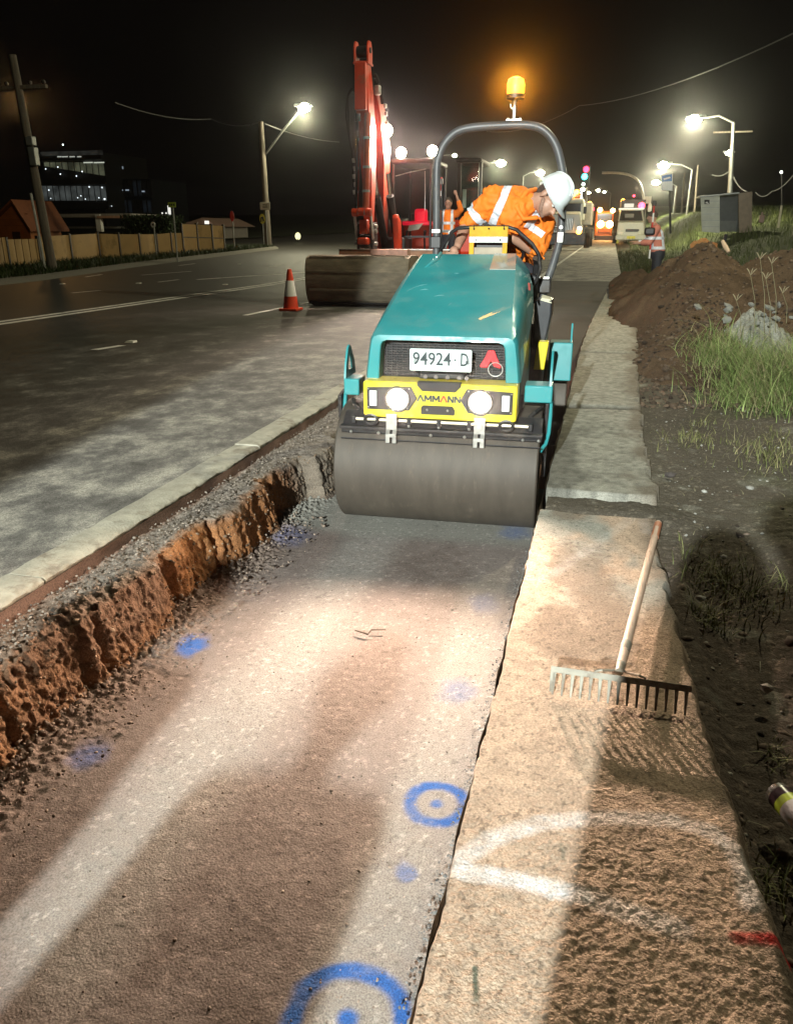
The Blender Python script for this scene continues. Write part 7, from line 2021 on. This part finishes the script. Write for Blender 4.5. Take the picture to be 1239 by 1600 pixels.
# ---- grass
def ground_any(x, y): return np.maximum(np.where((y > 6.6), zr(y) - .05 + heap_h(x, y), -9), vz(x, y))
def grass_patch(n, cx_, cy_, sx, sy, h, name, label, cols, lean=.6, width=.005, keep=None, cat=None, group=None):
    x = rng2.normal(cx_, sx, n); y = rng2.normal(cy_, sy, n)
    if keep is not None: k = keep(x, y); x, y = x[k], y[k]
    z = ground_any(x, y) - .01
    c = np.array(cols[0])[None] + (np.array(cols[1]) - np.array(cols[0]))[None] * rng2.random((len(x), 1))
    dry_ = rng2.random(len(x)) < .28; c[dry_] = np.array([.26, .23, .12]) * rng2.uniform(.5, 1.3, (dry_.sum(), 1))
    hh_ = h * rng2.uniform(.3, 1.2, len(x)) * rng2.uniform(.6, 1.1, len(x))
    o = blades(name, np.stack([x, y, z], 1), hh_, c * rng2.uniform(.7, 1.25, (len(x), 1)), M_grass, label, lean, width, rng=rng2, nseg=4, kind=None if cat else 'stuff')
    if cat: tag(o, label, cat, group)
    return o
GR = [(.08, .14, .03), (.30, .37, .13)]; DRY = [(.16, .15, .06), (.32, .29, .15)]
for (px, py, y, sx, sy, n, h, lab) in [(1200, 575, 7.7, .20, .42, 2200, .46, 'dense clump of tall green grass before the rubble'), (1262, 560, 8.2, .30, .5, 2400, .55, 'tall green grass spilling in from the right edge'), (1135, 555, 8.5, .17, .3, 900, .36, 'shorter green grass clump at the left of the tall grass'),
                                       (1175, 612, 7.0, .18, .22, 700, .26, 'low green grass fringe nearest the dirt verge')]:
    c = at(px, py, y); grass_patch(n, c[0], y, sx, sy, h, 'grass_clump', lab, GR, 1.35, .0034, cat='grass clump')
for (px, py, sx, n, h, lab) in [(1075, 685, .09, 170, .10, 'thin weedy grass tuft in the bare dirt verge'), (1095, 660, .05, 80, .08, 'small sparse tuft right of the weedy one in the dirt'), (1215, 722, .14, 260, .14, 'yellowish tuft at the right edge above the dirt'), (1120, 880, .09, 240, .11, 'grass tuft in shadow beside the rake handle'), (1165, 910, .10, 240, .12, 'grass tuft right of the shadowed one'),
                                (1112, 945, .045, 150, .09, 'dry yellow tuft just right of the rake handle'), (1225, 1155, .03, 70, .06, 'tiny dry tuft above the spray can'), (1215, 1375, .05, 170, .07, 'dark green tuft near the red paint dash'), (1100, 700, .3, 130, .05, 'sparse low weeds across the verge'), (1225, 700, .2, 200, .11, 'straggling weeds by the yellowish tuft')]:
    c = atz(px, py, .30); grass_patch(n, c[0], c[1], sx, sx * 1.4, h, 'grass_tuft', lab, [(.09, .11, .03), (.24, .24, .10)], 1.0, .0028, cat='grass tuft')
# tall seed stalks
for i, (px, py, tp) in enumerate([(1187, 520, 405), (1205, 520, 412), (1172, 515, 430), (1222, 505, 458), (1196, 520, 436), (1150, 520, 470)]):
    b = at(px + 6, py, 8.6); t = at(px, tp, 8.5)
    g = thing('seed_stalk', ['tallest dry seed stalk standing above the rubble', 'dry seed stalk just right of the tallest one', 'thin dry stalk left of the tallest stalks', 'short bent stalk at the right edge over the rubble', 'middle dry stalk between the two tallest', 'lowest stalk left of the tall grass stalks'][i], 'plant', tuple(b), 'dry seed stalks above the tall grass')
    MB().tube([b, b * .5 + t * .5 + (.02, 0, .02), t], [.004, .003, .002], 5).build('stem', mat('dry_stem', (.22, .20, .11), .8), g)
    for k in range(5):
        a = 1.2 * k; d = np.array([math.cos(a) * .05, math.sin(a) * .03, .075]); MB().tube([t, t + d * .6, t + d + np.array([0, 0, -.012])], [.002, .005, .002], 5).build('seed_head', mat('seed', (.26, .22, .13), .8), g)
x = rng2.uniform(.45, 2.6, 900); y = .9 + 6.2 * rng2.random(900)
blades('straw', np.stack([x, y, ground_any(x, y) + .004], 1), rng2.uniform(.012, .035, 900), np.array([.24, .22, .13]) * rng2.uniform(.3, 1.3, (900, 1)), M_grass, 'dead grass stems littering the dirt verge', 2.6, .0016, rng=rng2)
# the grassy bank behind the heap, and the far side verge
n = 26000
x = rng2.uniform(1.0, 26, n); y = 15 + 50 * rng2.random(n) ** 1.6
k = (x > 1.2 + .0 * y) & (x < 2.5 + y * .28) & ((heap_h(x, y) < .25) | (y > 19)); x, y = x[k], y[k]
cols = np.array([.06, .085, .02])[None] + np.array([.10, .09, .05])[None] * rng2.random((len(x), 1)) * fbm(x * .4, y * .4, 4)[:, None] * 1.6
blades('grass', np.stack([x, y, vz(x, y) - .02], 1), rng2.uniform(.12, .42, len(x)) * (1 + .01 * y), cols, M_grass, 'long grass on the bank behind the soil heap', .8, .012 , rng=rng2)
x = rng2.uniform(.45, 1.6, 2500); y = rng2.uniform(22, 45, 2500)
blades('grass', np.stack([x, y, vz(x, y) - .02], 1), rng2.uniform(.08, .3, 2500), np.array([.07, .08, .03]) * rng2.uniform(.6, 1.6, (2500, 1)), M_grass, 'short grass along the road edge before the trucks', .8, .012, rng=rng2)
n = 14000
t = rng2.random(n); yy = EDGE[1][1] - 6 + (EDGE[3][1] - EDGE[1][1] + 6) * t
xe_ = np.interp(yy, [p[1] for p in EDGE], [p[0] for p in EDGE]); of_ = .25 + 4.5 * rng2.random(n) ** 1.4
blades('grass', np.stack([xe_ - of_, yy, zr(yy) + .12], 1), rng2.uniform(.06, .28, n), np.array([.035, .055, .015]) * rng2.uniform(.5, 1.6, (n, 1)), M_grass, 'rough grass along the far verge below the fence', .8, .016, rng=rng2)
# ================================================================== NIGHT AIR
HAZE = 0.00045
if HAZE:
    m = bpy.data.materials.new('night_haze'); m.use_nodes = True
    N = m.node_tree.nodes; L = m.node_tree.links
    for n in list(N): N.remove(n)
    out = N.new('ShaderNodeOutputMaterial'); pv = N.new('ShaderNodeVolumePrincipled')
    pv.inputs['Color'].default_value = (.8, .8, .8, 1); pv.inputs['Density'].default_value = HAZE; pv.inputs['Anisotropy'].default_value = 0.97
    L.new(pv.outputs[0], out.inputs['Volume'])
    hz = MB().boxb((-260, -40, -1.2), (220, 520, 26)).build('haze', m, sharp=None)
    tag(hz, 'thin dusty night air glowing round the lamps', kind='stuff')
